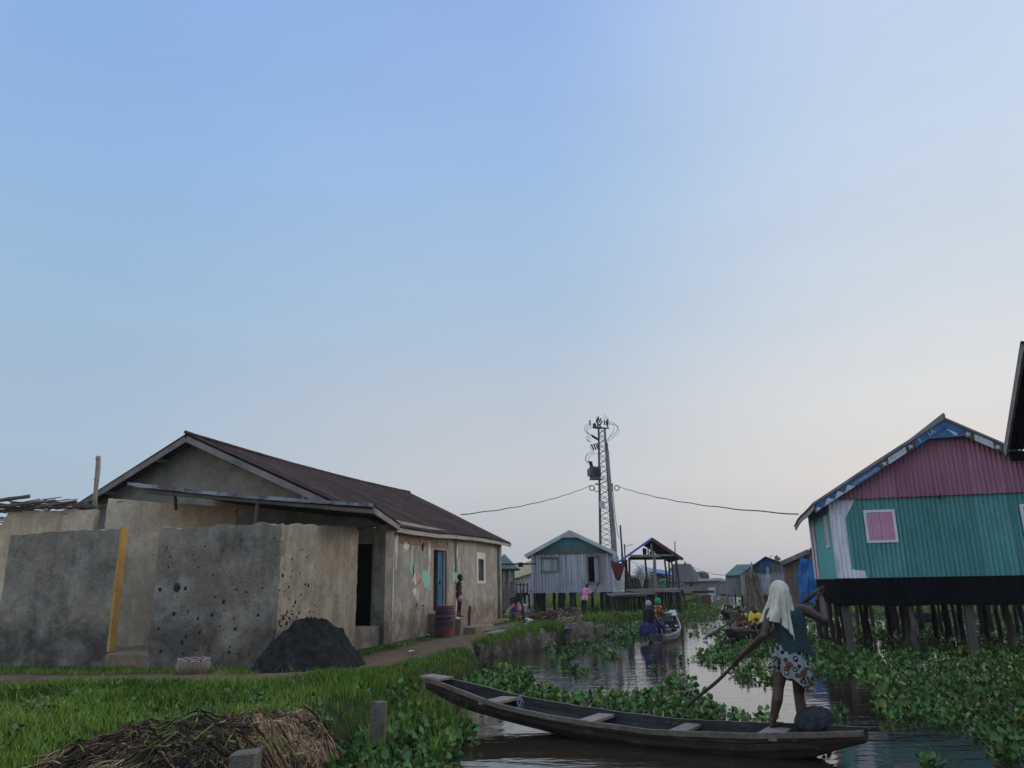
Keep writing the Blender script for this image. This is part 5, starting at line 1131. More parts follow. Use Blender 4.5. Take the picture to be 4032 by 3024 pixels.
mb = MB(); mb.tube([PX(2391, 1775)+np.array([0, -.2, 0]), PX(2400, 1900)+np.array([0, -.3, 0]), PX(2418, 2100)+np.array([0, -.3, 0]), PX(2428, 2260)+np.array([0, -.3, 0])], .095, 8); mb.build('conduit', simple('conduit_grey', (.18, .185, .18), (.25, .25, .245), 3, bump=0), tw)
for off in (0, 4, 8): mb = MB(); mb.tube([PX(2385+off*.7, 1740+off)+np.array([0, -.3, 0]), PX(2386+off*.7, 1760)+np.array([0, -.3, 0]), PX(2389+off*.5, 1785)+np.array([0, -.25, 0])], .022, 5); mb.build('cable', M_wire, tw)
mb = MB(); c = PX(2368, 1990)+np.array([0, -.55, 0]); mb.box(c, (.36, .25, .42)); mb.build('meter_box', simple('pale_box', (.36, .42, .40), (.44, .5, .48), 3, bump=0), tw)
# transformer
tc = PX(2334, 1865)+np.array([0, -.4, 0]); tr_ = thing('transformer', tc-ZV*.45, 'dark green pole transformer with cooling fins on the pylon', 'transformer')
mb = MB(); mb.box(tc+np.array([.12, 0, 0]), (.62, .55, .72), .3); mb.box(tc+np.array([.12, 0, .38]), (.70, .62, .06), .3); mb.box(tc+np.array([.12, 0, -.42]), (.6, .5, .12), .3); mb.build('tank', M_tgrn, tr_)
mb = MB()
for k in range(9): R = Matrix.Rotation(.3, 3, 'Z'); o_ = R @ Vector((-.26+k*.065, -.36, 0)); mb.box(tc+np.array([.12, 0, 0])+np.array(o_), (.016, .16, .56), .3)
mb.build('cooling_fin', M_dgal, tr_)
mb = MB(); mb.box(tc+np.array([-.27, -.1, .02]), (.16, .5, .5), .3); mb.build('oil_box', M_tgrn, tr_)
for k in range(3):
    p = tc+np.array([-.18+k*.09, -.15+k*.12, .42]); d_ = np.array([-.25, 0, 1.]); d_ /= np.linalg.norm(d_); mb = MB()
    mb.tube([p+d_*q*.03 for q in range(15)], [.035 if q % 2 else .075 for q in range(15)], 8); mb.build('bushing', M_ins, tr_)
mb = MB(); mb.bar(tc+np.array([-.1, -.2, -.52]), tc+np.array([.75, .0, -.45]), .07, .07); mb.bar(tc+np.array([-.3, .1, -.47]), tc+np.array([.6, .3, -.45]), .07, .07); mb.build('bracket', M_dgal, tr_)
# crossarms
def ins(p, d_, n, r, par):
    d_ = np.array(d_, float); d_ /= np.linalg.norm(d_); mb = MB(); mb.tube([p+d_*q*.045 for q in range(n*2+1)], [r if q % 2 else r*.5 for q in range(n*2+1)], 8); return mb.build('insulator', M_ins, par)
top = PX(2369, 1690)
mb = MB(); mb.bar(PX(2340, 1685)+np.array([0, -.3, 0]), PX(2396, 1690)+np.array([0, -.3, 0]), .08, .08); mb.bar(PX(2336, 1679)+np.array([0, .5, 0]), PX(2392, 1682)+np.array([0, .5, 0]), .08, .08); mb.build('crossarm', M_dgal, tw)
mb = MB(); mb.bar(PX(2347, 1658), PX(2367, 1684), .12, .1); mb.build('crossarm', M_dgal, tw)
for (u, v, du, dv_) in ((2392, 1680, 0, 1), (2387, 1674, 0, 1), (2381, 1668, 0, 1), (2392, 1668, 0, 1), (2338, 1682, 0, 1), (2345, 1686, 0, 1), (2352, 1690, 0, 1), (2351, 1660, .5, 1), (2357, 1664, .5, 1), (2363, 1670, .5, 1), (2347, 1657, .5, 1), (2341, 1684, 0, 1), (2323, 1670, 0, 1)):
    ins(PX(u, v+4)+np.array([0, random.uniform(-.4, .4), 0]), (du, 0, dv_), 4, .07, tw)
for (u, v) in ((2349, 1637), (2381, 1630), (2387, 1636), (2393, 1645)): mb = MB(); mb.tube([PX(u, v+22), PX(u-(2 if u < 2360 else 0), v)], .012, 4); mb.build('lightning_rod', M_dgal, tw)
for k in range(3):   # fuse arms
    mb = MB(); p = PX(2327+k*4, 1712+k*4); q = PX(2356, 1728+k*3); mb.tube([p, p*.4+q*.6, q], [.07, .05, .03], 6); mb.build('surge_arrester', M_ins, tw)
    mb = MB(); p = PX(2328+k*9, 1750-k*2); q = PX(2338+k*9, 1771-k*2); mb.tube([p, q], [.05, .06], 6); mb.tube([p+ZV*.02, p+np.array([-.1, 0, -.15]), q+np.array([-.1, 0, -.05]), q], .018, 5); mb.build('fuse', M_ins, tw)
mb = MB(); mb.bar(PX(2352, 1745), PX(2362, 1768), .06, .06); mb.bar(PX(2330, 1715), PX(2360, 1730), .05, .05); mb.build('bracket', M_dgal, tw)
mb = MB(); mb.bar(PX(2343, 1906), PX(2360, 1907), .16, .09); mb.build('bracket', M_gal, tw)
mb = MB(); mb.bar(PX(2402, 1907), PX(2414, 1907), .16, .09); mb.build('bracket', M_gal, tw)
def curve(pts, r, nm, par, m=None, n=20, closed=False):
    P = [np.array(p, float) for p in pts]; out = []
    for s in range(len(P)-1):
        a = P[max(s-1, 0)]; b = P[s]; c = P[s+1]; d_ = P[min(s+2, len(P)-1)]
        for i in range(n): k = i/n; out.append(.5*((2*b)+(c-a)*k+(2*a-5*b+4*c-d_)*k*k+(3*b-a-3*c+d_)*k**3))
    out.append(P[-1]); mb = MB(); mb.tube(out, r, 5); return mb.build(nm, m or M_wire, par)
Q = lambda X, Yy: PX(2250+X/3.687, 1630+Yy/3.687)
for L_ in ([(265, 140), (195, 180), (200, 250), (255, 300)], [(310, 160), (225, 190), (215, 245), (265, 300)], [(315, 185), (240, 215), (235, 260), (275, 300)],
           [(265, 310), (215, 340), (230, 385), (265, 405)], [(280, 325), (235, 350), (235, 380), (280, 410)], [(290, 345), (262, 365), (265, 395), (290, 420)],
           [(335, 545), (250, 560), (200, 640), (230, 710)], [(330, 560), (230, 600), (210, 660), (240, 715)], [(380, 568), (290, 600), (245, 650), (245, 710)],
           [(520, 110), (600, 125), (675, 190), (680, 270), (610, 330), (535, 400)], [(535, 155), (620, 150), (670, 200), (640, 270), (560, 330), (520, 400)], [(535, 130), (610, 160), (615, 230), (570, 310), (505, 400)]):
    curve([Q(*p) for p in L_], .014, 'jumper_wire', tw)
# low voltage cables
def loop(c, r, par):
    mb = MB(); mb.tube([c+np.array([r*math.cos(a), .02*a, r*math.sin(a)]) for a in np.linspace(0, 2*PI*1.02, 24)], .035, 5); return mb.build('cable_loop', M_wire, par)
def sagline(p, q, sag, r, name, lab, n=40, loopc=None):
    mb = MB(); mb.tube([p*(1-i/n)+q*(i/n)-ZV*sag*4*(i/n)*(1-i/n)+ZV*.015*math.sin(i*1.1) for i in range(n+1)], r, 6); o = mb.build(name, M_wire); tag(o, lab, 'cable', 'overhead cables'); return o
hr = rf(12.6, .42)
c1 = sagline(PX(2325, 1912), np.array(Y(1815, 2026, 31.5)), .28, .02, 'power_cable', 'black cable sagging from the pylon to the concrete house roof')
loop(PX(2331, 1921), .17, tw)
curve([PX(2340, 1918), PX(2343, 1934), PX(2352, 1936), PX(2362, 1933)], .025, 'cable', tw)
c2 = sagline(PX(2425, 1912), tp(-.38, 4.2, 3.85), .30, .02, 'power_cable', 'black cable sagging from the pylon to the painted house')
loop(PX(2429, 1921), .17, tw); ins(PX(2411, 1935), (0, 0, 1), 5, .07, tw)
curve([PX(2413, 1930), PX(2418, 1985), PX(2425, 2050), PX(2433, 2105), PX(2440, 2118)], .022, 'cable', tw)
for (u0, v0, u1, v1, y, r, lab) in ((2452, 2210, 2443, 2068, 47, .07, 'dark wooden pole standing beside the pylon foot'), (2460, 2215, 2459, 2142, 47.5, .05, 'short pole beside the dark wooden pole at the pylon'), (2658, 2260, 2657, 2130, 49, .035, 'very thin bare pole rising behind the pavilion'), (2701, 2260, 2697, 2211, 95, .11, 'slender wooden power pole behind the dark hipped roof'), (2812, 2290, 2811, 2276, 130, .1, 'far small power pole beyond the flat brown hut'), (2080, 2252, 2080, 2234, 70, .09, 'grey pole rising behind the pale house')):
    p = Y(u0, v0, y); q = Y(u1, v1, y); p[2] = .1; p[0] = Y(u0, v0, y)[0]; mb = MB(); mb.rough_pole(p, q, r, r*.8, .004, 6, 7, u0); o = mb.build('utility_pole', M_bark); tag(o, lab, 'pole', 'bare poles')
o = sagline(Y(2463, 2152, 47.5), Y(2492, 2143, 46), 0, .012, 'thin_rod', 'thin rod jutting sideways from the short pole')
o = sagline(Y(2697, 2213, 95), Y(2850, 2265, 60), .3, .02, 'power_cable', 'thin wire running from the slender pole to the patchwork hut')
o = sagline(Y(2697, 2213, 95), Y(2480, 2205, 60), 1.0, .02, 'power_cable', 'thin wire running from the slender pole behind the pavilion')
# distant second pylon, behind the patchwork hut roof
dp = thing('lattice_pylon', Y(3057, 2290, 190)*np.array([1, 1, 0]), 'tiny distant pylon showing above the patchwork hut roof', 'pylon')
D_ = lambda u, v: Y(u, v, 190)
mb = MB(); mb.bar(D_(3057, 2300), D_(3057, 2195), .8, .6); mb.build('mast', M_dgal, dp)
mb = MB(); mb.bar(D_(3049, 2192), D_(3064, 2196), .35, .35); mb.bar(D_(3057, 2200), D_(3059, 2186), .3, .3); mb.box(D_(3064, 2201), (.9, .6, .8)); mb.build('crossarm', M_dgal, dp)
mb = MB(); mb.tube([D_(3049, 2192)+np.array([-.5-.6*math.sin(a), 0, -.5+.8*math.cos(a)]) for a in np.linspace(0, PI, 9)], .08, 4); mb.build('jumper_wire', M_wire, dp)
# ------------------------------------------------------------------ boats
def canoe(name, lab, bow, stern, beam, prof, mat, inner, rim, thw=(), tm=None, group='dugout canoes', cat='canoe', deck=None):
    """prof: (t, half width factor, sheer z, keel z) from bow 0 to stern 1"""
    bow, stern = np.array(bow[:2], float), np.array(stern[:2], float); L = np.linalg.norm(stern-bow); ax = (stern-bow)/L; n = np.array([-ax[1], ax[0]])
    T, W_, S_, K_ = zip(*prof); N = 44
    at = lambda t, w, z: np.array([*(bow+ax*L*t+n*w), z])
    val = lambda t: (beam/2*np.interp(t, T, W_), np.interp(t, T, S_), np.interp(t, T, K_))
    root = thing(name, at(.5, 0, 0), lab, cat, group)
    out, inn, rimm = [], [], []
    for i in range(N+1):
        t = i/N; w, s, k = val(t); sm = lambda q: q
        j = .008*(vnoise(t*40, 1, 3)-.5)
        sec = [(1.0, 1.0), (.985, .72), (.95, .66), (.93, .45), (.72, .12), (.5, .02), (0, 0)]
        O_ = [at(t, w*a, k+(s+j-k)*b) for a, b in sec]+[at(t, -w*a, k+(s+j-k)*b) for a, b in sec[-2::-1]]; out.append(O_)
        wi = max(.01, w-.035); fl = max(.035, k+.04)
        seci = [(1.0, 1.0), (.95, .5), (.8, .1), (.6, 0), (0, 0)]
        I_ = [at(t, wi*a, fl+(max(fl+.01, s+j)-fl)*b) for a, b in seci]+[at(t, -wi*a, fl+(max(fl+.01, s+j)-fl)*b) for a, b in seci[-2::-1]]; inn.append(I_)
        rimm.append((O_[0], I_[0], O_[-1], I_[-1]))
    mb = MB(); mb.grid(out, flip=False)
    for e in (0, N): mb.add(out[e], [tuple(range(13)) if e == 0 else tuple(range(12, -1, -1))])
    hull = mb.build('hull', mat, root)
    mb = MB(); mb.grid(inn, flip=True)
    for e in (0, N): mb.add(inn[e], [tuple(range(9))])
    mb.build('inner_planking', inner, root)
    mb = MB()
    for a, b in ((0, 1), (2, 3)):
        mb.grid([[r[a]+ZV*.004+.012*(r[a]-r[b])/(np.linalg.norm(r[a]-r[b])+1e-6), r[b]+ZV*.004] for r in rimm]); mb.grid([[r[a]+.012*(r[a]-r[b])/(np.linalg.norm(r[a]-r[b])+1e-6)+ZV*.004, r[a]+.012*(r[a]-r[b])/(np.linalg.norm(r[a]-r[b])+1e-6)-ZV*.05] for r in rimm])
    mb.build('gunwale', rim, root)
    for (t, wd, m) in thw:
        w, s, k = val(t); mb = MB(); mb.obox(at(t, -w+.01, s-.07)-np.array([*(ax*wd/2), 0]), np.array([*(n*(2*w-.02)), 0]), np.array([*(ax*wd), 0]), ZV*.035); mb.build('thwart', m, root)
    if deck:
        mb = MB(); (t0, w0), (t1, w1) = deck[0], deck[1]; z0, z1 = val(t0)[1]+.012, val(t1)[1]+.012
        P = [at(t0, w0, z0), at(t0, -w0, z0), at(t1, -w1, z1), at(t1, w1, z1)]; mb.add(P+[p+ZV*.03 for p in P], [(3, 2, 1, 0), (4, 5, 6, 7), (0, 1, 5, 4), (1, 2, 6, 5), (2, 3, 7, 6), (3, 0, 4, 7)]); mb.build('bow_plank', deck[2], root)
    return root, at, val, ax, n, L
def wetwood(name, c1, c2, c3, ang=0.0):
    t = NT(name); f = t.noise(2.2, (1, 1, 7), 7, .7, rot=(0, 0, ang)); col = t.ramp(f, [(.3, c1), (.55, c2), (.75, c3)])
    col = t.mix(t.ramp(t.noise(1.5, detail=6, rough=.7), [(.5, 0.0), (.66, .8)]), col, c1)
    col = t.mix(t.ramp(t.noise(3.5, (1, 1, 3), 5, loc=(3, 3, 3)), [(.66, 0.0), (.72, .55)]), col, (.20, .185, .16))
    t.bump(t.noise(8, (1, 1, 5), 7), .5, .015); return t.done(col, .75, .25)
M_hull = wetwood('wet_hull', (.010, .008, .007), (.036, .029, .022), (.125, .103, .078)); M_inner = wetwood('hull_inside', (.012, .012, .012), (.028, .028, .028), (.055, .052, .05))
M_rim = wood('worn_rim', (.085, .07, .052), (.19, .16, .125), (6, 6, 6)); M_thw = wood('worn_thwart', (.17, .14, .115), (.30, .255, .21), (3, 3, 3))
bow = Z(1690, 2672, .55); stern = Z(3410, 2882, .30)
wc, wat, wval, wax, wn_, wL = canoe('pirogue', 'long dark wooden pirogue with pale thwarts under the woman with the pole', bow, stern, .84,
    [(0, .22, .56, .40), (.04, .36, .55, .33), (.12, .60, .47, .2), (.25, .86, .34, .10), (.37, .98, .275, .02), (.5, 1, .23, -.06), (.62, 1, .205, -.09), (.8, .92, .25, -.08), (.9, .7, .285, .0), (.96, .45, .31, .13), (1, .3, .325, .2)],
    M_hull, M_inner, M_rim, [(.21, .26, M_thw), (.455, .22, M_thw), (.655, .2, M_thw), (.835, .26, M_thw)], deck=((-.012, .13), (.055, .17), M_thw))
mb = MB(); p = wat(.235, .30, .36); rd = random.Random(2)
for i in range(9): mb.tube([p+np.array([rd.uniform(-.03, .03), rd.uniform(-.03, .03), 0]), p+np.array([rd.uniform(-.05, .05), rd.uniform(-.05, .0), -.08]), p+np.array([rd.uniform(-.08, .08), rd.uniform(-.1, 0), -.2])], .007, 4)
o = mb.build('rope_tangle', simple('blue_rope', (.14, .2, .24), (.25, .32, .36), 9)); tag(o, 'frayed blue rope tied at the second thwart of the pirogue', 'rope')

sb_, sat, sval, *_ = canoe('painted_canoe', 'small painted canoe with a white rim carrying two seated women', Y(2648, 2400, 30.0), Y(2588, 2512, 25.6), 1.0,
    [(0, .1, .80, .55), (.1, .35, .66, .35), (.25, .7, .46, .1), (.45, .98, .34, -.08), (.7, 1, .27, -.1), (.9, .75, .24, -.05), (1, .45, .25, 0)],
    simple('canoe_paint', (.08, .078, .072), (.20, .19, .17), 3, bump=.2), simple('canoe_navy', (.018, .026, .045), (.035, .05, .075), 3), simple('canoe_rim', (.20, .20, .19), (.33, .33, .32), 3), [(.5, .2, simple('yellow_thwart', (.45, .33, .08), (.55, .5, .42), 2.5, p=(.45, .55))), (.33, .12, M_wfr)], deck=((-.02, .1), (.12, .22), simple('prow_white', (.28, .30, .34), (.36, .38, .41), 3)))
mb = MB(); mb.grid([[sat(t, -(sval(t)[0]-.05)*.93-.0, z) for z in (sval(t)[1]*.4, sval(t)[1]-.03)] for t in np.linspace(.14, .34, 6)]); mb.grid([[sat(t, (sval(t)[0]-.05)*.93, z) for z in (sval(t)[1]*.4, sval(t)[1]-.03)] for t in np.linspace(.14, .28, 6)]); mb.build('red_band', simple('canoe_red', (.3, .04, .04), (.36, .06, .06), 3), sb_)
kb, kat, kval, *_ = canoe('dugout_canoe', 'short dark dugout canoe with two children sitting in it', Y(2872, 2497, 25.8), Y(3120, 2466, 28.6), 1.0,
    [(0, .3, .36, .2), (.06, .55, .35, .0), (.25, .95, .31, -.1), (.6, 1, .29, -.1), (.9, .6, .33, .0), (1, .2, .4, .2)], M_hull, M_inner, M_rim, [(.16, .2, M_hull), (.62, .2, M_hull)])
fb, fat, fval, *_ = canoe('dugout_canoe', 'far dark dugout canoe with a rower in a pale patterned shirt', Y(2850, 2416, 43), Y(2916, 2408, 47.5), .9,
    [(0, .15, .35, .2), (.2, .8, .28, -.05), (.7, 1, .26, -.1), (1, .2, .4, .15)], M_hull, M_inner, M_rim, [(.5, .2, M_hull)])
ub, *_ = canoe('dugout_canoe', 'empty dark canoe lying beyond the stilts under the painted house', Y(3598, 2412, 33), Y(3745, 2409, 33.6), .9, [(0, .15, .5, .35), (.2, .8, .42, .05), (.7, 1, .42, .0), (1, .2, .52, .3)], M_hull, M_inner, M_hull, [(.5, .2, M_hull)])
M_ob = wood('orange_hull', (.12, .066, .028), (.20, .115, .05), (3, 3, 3)); M_oin = wood('orange_inside', (.08, .05, .03), (.13, .085, .05))
ob, oat, oval, *_ = canoe('motor_boat', 'high sided brown wooden boat moored beyond the pavilion', Y(2796, 2394, 57.0), Y(2672, 2390, 61.0), 1.7,
    [(0, .12, .93, .0), (.03, .3, .92, -.08), (.2, .8, .70, -.12), (.5, 1, .46, -.15), (.85, .95, .42, -.12), (1, .75, .48, -.05)], M_ob, M_oin, M_rim, [(.35, .3, M_oin), (.7, .3, M_oin)], group='boats', cat='boat')
for (t0, t1, zz) in ((.05, .3, 1.05), (.72, 1.0, .86)):
    mb = MB(); mb.obox(oat(t0, -.6, zz), oat(t1, -.6, zz)-oat(t0, -.6, zz), oat(t0, .6, zz)-oat(t0, -.6, zz), ZV*.16); mb.build('canopy', M_postd, ob)
    for t in np.linspace(t0, t1, 4):
        mb = MB(); mb.bar(oat(t, .58, .4), oat(t, .58, zz), .06, .06); mb.build('canopy_post', M_gwood, ob)
c_ = Y(2805, 2329, 59.5); cloth('sheet', Y(2788, 2313, 59.5), Y(2816, 2310, 59.5), Y(2789, 2346, 59.5), Y(2820, 2348, 59.5), simple('white_sheet', (.50, .54, .60), (.62, .66, .72), 2, bump=.1), 'white sheet hung up over the high sided brown boat', 'sheet', 1.5, .05, .03)
mb = MB(); mb.rough_pole(Y(2786, 2349, 59.4), Y(2787, 2308, 59.4), .03, .03); mb.rough_pole(Y(2818, 2352, 59.4), Y(2817, 2306, 59.4), .03, .03); o = mb.build('sheet_rack', M_gwood); tag(o, 'two thin poles holding the white sheet over the boat', 'rack')
mb = MB(); p = Z(2832, 2540, .05); mb.rough_pole(p, Z(2892, 2517, .18), .09, .06, .03, 8, 7, 3); mb.rough_pole(Z(2838, 2535, .02), Z(2858, 2515, .2), .07, .05, .03, 7, 5, 5); o = mb.build('driftwood', M_postd); tag(o, 'dark piece of driftwood among the leaves before the two children', 'driftwood')

# ------------------------------------------------------------------ people
def skin_mat(name, c1, c2):
    t = NT(name); t.bump(t.noise(60, detail=3), .12, .002); return t.done(t.ramp(t.noise(5, detail=4), [(.35, c1), (.65, c2)]), .52, .4)
M_skin = skin_mat('skin', (.040, .021, .015), (.062, .034, .024)); M_hair = simple('hair', (.006, .005, .005), (.014, .012, .011), 30, bump=.5, rough=.9); M_eye = NT('eye_white').done((.5, .48, .45), .3, .5); M_pupil = NT('pupil').done((.01, .008, .008), .25, .5)
def U(v): v = np.array(v, float); return v/(np.linalg.norm(v)+1e-9)
def loft(mb, rings, n=18):
    P = [[c+x*math.cos(2*PI*k/n)+y*math.sin(2*PI*k/n) for k in range(n)] for c, x, y in rings]
    k0 = len(mb.v); vs = [p for r in P for p in r]+[rings[0][0], rings[-1][0]]; m = len(P); fs = [(i*n+k, i*n+(k+1) % n, (i+1)*n+(k+1) % n, (i+1)*n+k) for i in range(m-1) for k in range(n)]
    fs += [(m*n, (k+1) % n, k) for k in range(n)]+[(m*n+1, (m-1)*n+k, (m-1)*n+(k+1) % n) for k in range(n)]; mb.add(vs, fs)
def limb(mb, pts, rr, n=10):
    P = [np.array(p, float) for p in pts]; out, R_ = [], []
    for i in range(len(P)-1):
        for k in (0, .33, .66): out.append(P[i]*(1-k)+P[i+1]*k); R_.append(rr[i]*(1-k)+rr[i+1]*k)
    out.append(P[-1]); R_.append(rr[-1]); mb.tube(out, R_, n)
    for p, r in zip(P, rr): mb.sphere(p, r*1.0, 10, 7)
def remesh(mb, voxel, name, mat, parent, smooth=4, sub=False):
    o = mb.build('tmp', mat, None); md = o.modifiers.new('r', 'REMESH'); md.mode = 'VOXEL'; md.voxel_size = voxel
    ms = o.modifiers.new('s', 'SMOOTH'); ms.iterations = smooth; ms.factor = .5
    dg = bpy.context.evaluated_depsgraph_get(); me = bpy.data.meshes.new_from_object(o.evaluated_get(dg)); old = o.data; bpy.data.objects.remove(o); bpy.data.meshes.remove(old)
    rl = root_loc(parent); co = np.empty(len(me.vertices)*3, np.float32); me.vertices.foreach_get('co', co); co = co.reshape(-1, 3)-rl; me.vertices.foreach_set('co', co.astype(np.float32).ravel())
    me.polygons.foreach_set('use_smooth', [True]*len(me.polygons)); me.name = name; me.materials.clear(); me.materials.append(mat); me.update()
    q = bpy.data.objects.new(name, me); C.objects.link(q); q.parent = parent; return q
def grip(mb, p, axis, wrist, s, pr):
    a = U(axis); n = p-wrist; n = U(n-a*(n@a)); b = np.cross(a, n); R_ = (pr+.009*s)
    pc = p-n*(pr+.017*s)
    mb.sphere(pc, (.045*s, .040*s, .017*s), 10, 8, R=np.column_stack([a, b, n]))
    for i in range(4):
        o = p+a*((i-1.5)*.0215*s); L_ = (.95, 1.05, 1.0, .85)[i]
        mb.tube([o+(math.cos(q)*-n+math.sin(q)*b)*R_*(1.25 if j == 0 else 1) for j, q in enumerate(np.linspace(.1, 4.1*L_, 9))], [.0105*s]*5+[.0098*s]*2+[.0088*s, .006*s], 7)
    o = p+a*.052*s; mb.tube([pc+a*.02*s-b*.02*s, o+(math.cos(-.7)*-n+math.sin(-.7)*b)*R_*1.15, o+(math.cos(-1.6)*-n+math.sin(-1.6)*b)*R_, o+(math.cos(-2.6)*-n+math.sin(-2.6)*b)*R_-a*.01], [.014*s, .0125*s, .0115*s, .008*s], 7)
    limb(mb, [wrist, pc-a*.0], [.024*s, .026*s])
def relaxed(mb, wrist, d, across, s):
    d = U(d); x = U(across-d*(across@d)); n = np.cross(d, x); pc = wrist+d*.05*s
    mb.sphere(pc, (.040*s, .050*s, .017*s), 10, 8, R=np.column_stack([x, d, n]))
    for i in range(4):
        b = wrist+d*.088*s+x*((i-1.5)*.0195*s); L_ = (.070, .080, .076, .060)[i]*s; q = [b]
        for k in range(3): q.append(q[-1]+(d*math.cos(.3*(k+1))+n*math.sin(.3*(k+1)))*L_/3)
        mb.tube(q, [.0095*s, .0092*s, .0085*s, .006*s], 7)
    b = wrist+d*.03*s+x*.036*s; mb.tube([b-x*.012*s, b+x*.014*s+d*.022*s, b+x*.02*s+d*.05*s+n*.008*s], [.0125*s, .0115*s, .008*s], 7)
def foot(mb, ank, d, s, up=ZV):
    d = U(d); x = np.cross(d, up); h = ank-up*.055*s
    limb(mb, [ank-d*.02*s, h-d*.035*s, h+d*.06*s, h+d*.135*s], [.036*s, .03*s, .028*s, .02*s], 9)
    for i in range(5):
        b = h+d*(.14-.008*abs(i-1))*s+x*((i-2)*.017*s)-up*.006*s; mb.tube([b, b+d*(.045-.004*i)*s], [.0115*s, .008*s], 6)
def head(mb, c, f, u, s):
    f = U(f); u = U(u-f*(u@f)); x = np.cross(f, u); R_ = np.column_stack([x, f, u])
    mb.sphere(c+u*.012*s, (.076*s, .094*s, .105*s), 16, 12, R=R_); mb.sphere(c+f*.028*s-u*.058*s, (.056*s, .062*s, .056*s), 12, 9, R=R_)
    mb.tube([c+f*.088*s+u*.012*s, c+f*.102*s-u*.012*s, c+f*.106*s-u*.026*s], [.009*s, .013*s, .018*s], 8)
    mb.sphere(c+f*.088*s-u*.055*s, (.024*s, .013*s, .014*s), 9, 6, R=R_); mb.sphere(c+f*.082*s+u*.034*s, (.05*s, .016*s, .012*s), 9, 6, R=R_)
    for sg in (-1, 1): mb.sphere(c+x*sg*.077*s-u*.008*s-f*.005*s, (.012*s, .022*s, .033*s), 8, 6, R=R_)
    return x, f, u
def body(J, s, voxel, parent, name='body', slim=1.0, child=False):
    mb = MB(); sx = U(J['shR']-J['shL']); hs = s*(1.22 if child else 1.0)
    sp = [J['pelvis'], J['waist'], J['chest'], J['neck']]
    f = np.cross(ZV, sx)
    W_ = [(.150, .105), (.125, .092), (.145, .105), (.07, .06)]
    rings = []
    for c, (a, b) in ((J['pelvis']-ZV*.07*s, (.115, .085)), (J['pelvis'], W_[0]), (J['waist'], W_[1]), (J['chest'], W_[2]), (J['neck']*.72+J['chest']*.28, (.118, .082)), (J['neck'], (.06, .058))):
        rings.append((c, sx*a*s*slim, f*b*s*slim))
    loft(mb, rings)
    limb(mb, [J['neck']-ZV*.02*s, J['neck']*.45+J['head']*.55], [.056*s, .05*s])
    head(mb, J['head'], J['fdir'], J.get('hup', ZV), hs)
    for k in 'LR':
        limb(mb, [J['sh'+k], J['el'+k], J['wr'+k]], [.050*s*slim, .037*s*slim, .025*s*slim])
        limb(mb, [J['neck']*.5+J['chest']*.3+J['sh'+k]*.2, J['sh'+k]], [.05*s, .050*s*slim])
        limb(mb, [J['hip'+k], J['kn'+k]*.5+J['hip'+k]*.5, J['kn'+k], J['kn'+k]*.62+J['an'+k]*.38+f*-.02*s, J['an'+k]], [.086*s*slim, .070*s*slim, .050*s*slim, .052*s*slim, .032*s*slim])
        foot(mb, J['an'+k], J['toe'+k], s)
        h = J['hand'+k]
        if h[0] == 'grip': grip(mb, h[1], h[2], J['wr'+k], s, h[3])
        else: relaxed(mb, J['wr'+k], h[1], h[2], s)
    return remesh(mb, voxel, name, M_skin, parent)
def shirt_mesh(J, s, grow, voxel, mat, parent, name='shirt', sleeve=.6, low=0.0, fit=1.0):
    mb = MB(); sx = U(J['shR']-J['shL']); f = np.cross(ZV, sx); R_ = []
    for c, a, b in ((J['pelvis']-ZV*low*s, .160, .125), (J['waist'], .14, .108), (J['chest'], .155, .118), (J['neck']*.72+J['chest']*.28, .130, .094), (J['neck']-ZV*.012*s, .075, .07)):
        R_.append((c, sx*(a*fit*s+grow), f*(b*fit*s+grow)))
    loft(mb, R_)
    for k in 'LR':
        limb(mb, [J['neck']*.5+J['chest']*.3+J['sh'+k]*.2, J['sh'+k]], [.055*s+grow, .056*s+grow])
        if sleeve > 0: limb(mb, [J['sh'+k], J['sh'+k]*(1-sleeve)+J['el'+k]*sleeve], [.056*s+grow, .058*s+grow])
    return remesh(mb, voxel, name, mat, parent)
def hair_cap(J, s, parent, mat, name='hair', grow=.010, back=.2, voxel=.012, child=False):
    hs = s*(1.22 if child else 1.0); mb = MB(); f = U(J['fdir']); u = U(J.get('hup', ZV)-f*(J.get('hup', ZV)@f)); x = np.cross(f, u); R_ = np.column_stack([x, f, u])
    mb.sphere(J['head']+u*.026*hs-f*.016*hs, (.076*hs+grow, .088*hs+grow, .094*hs+grow), 16, 10, R=R_); return remesh(mb, voxel, name, mat, parent, 2)
def eyes(J, s, parent, child=False):
    hs = s*(1.22 if child else 1.0); f = U(J['fdir']); u = U(ZV-f*f[2]); x = np.cross(f, u)
    for sg in (-1, 1):
        mb = MB(); mb.sphere(J['head']+f*.080*hs+x*sg*.031*hs+u*.014*hs, (.016*hs, .013*hs, .011*hs), 8, 6, R=np.column_stack([x, f, u])); mb.build('eye', M_eye, parent, True)

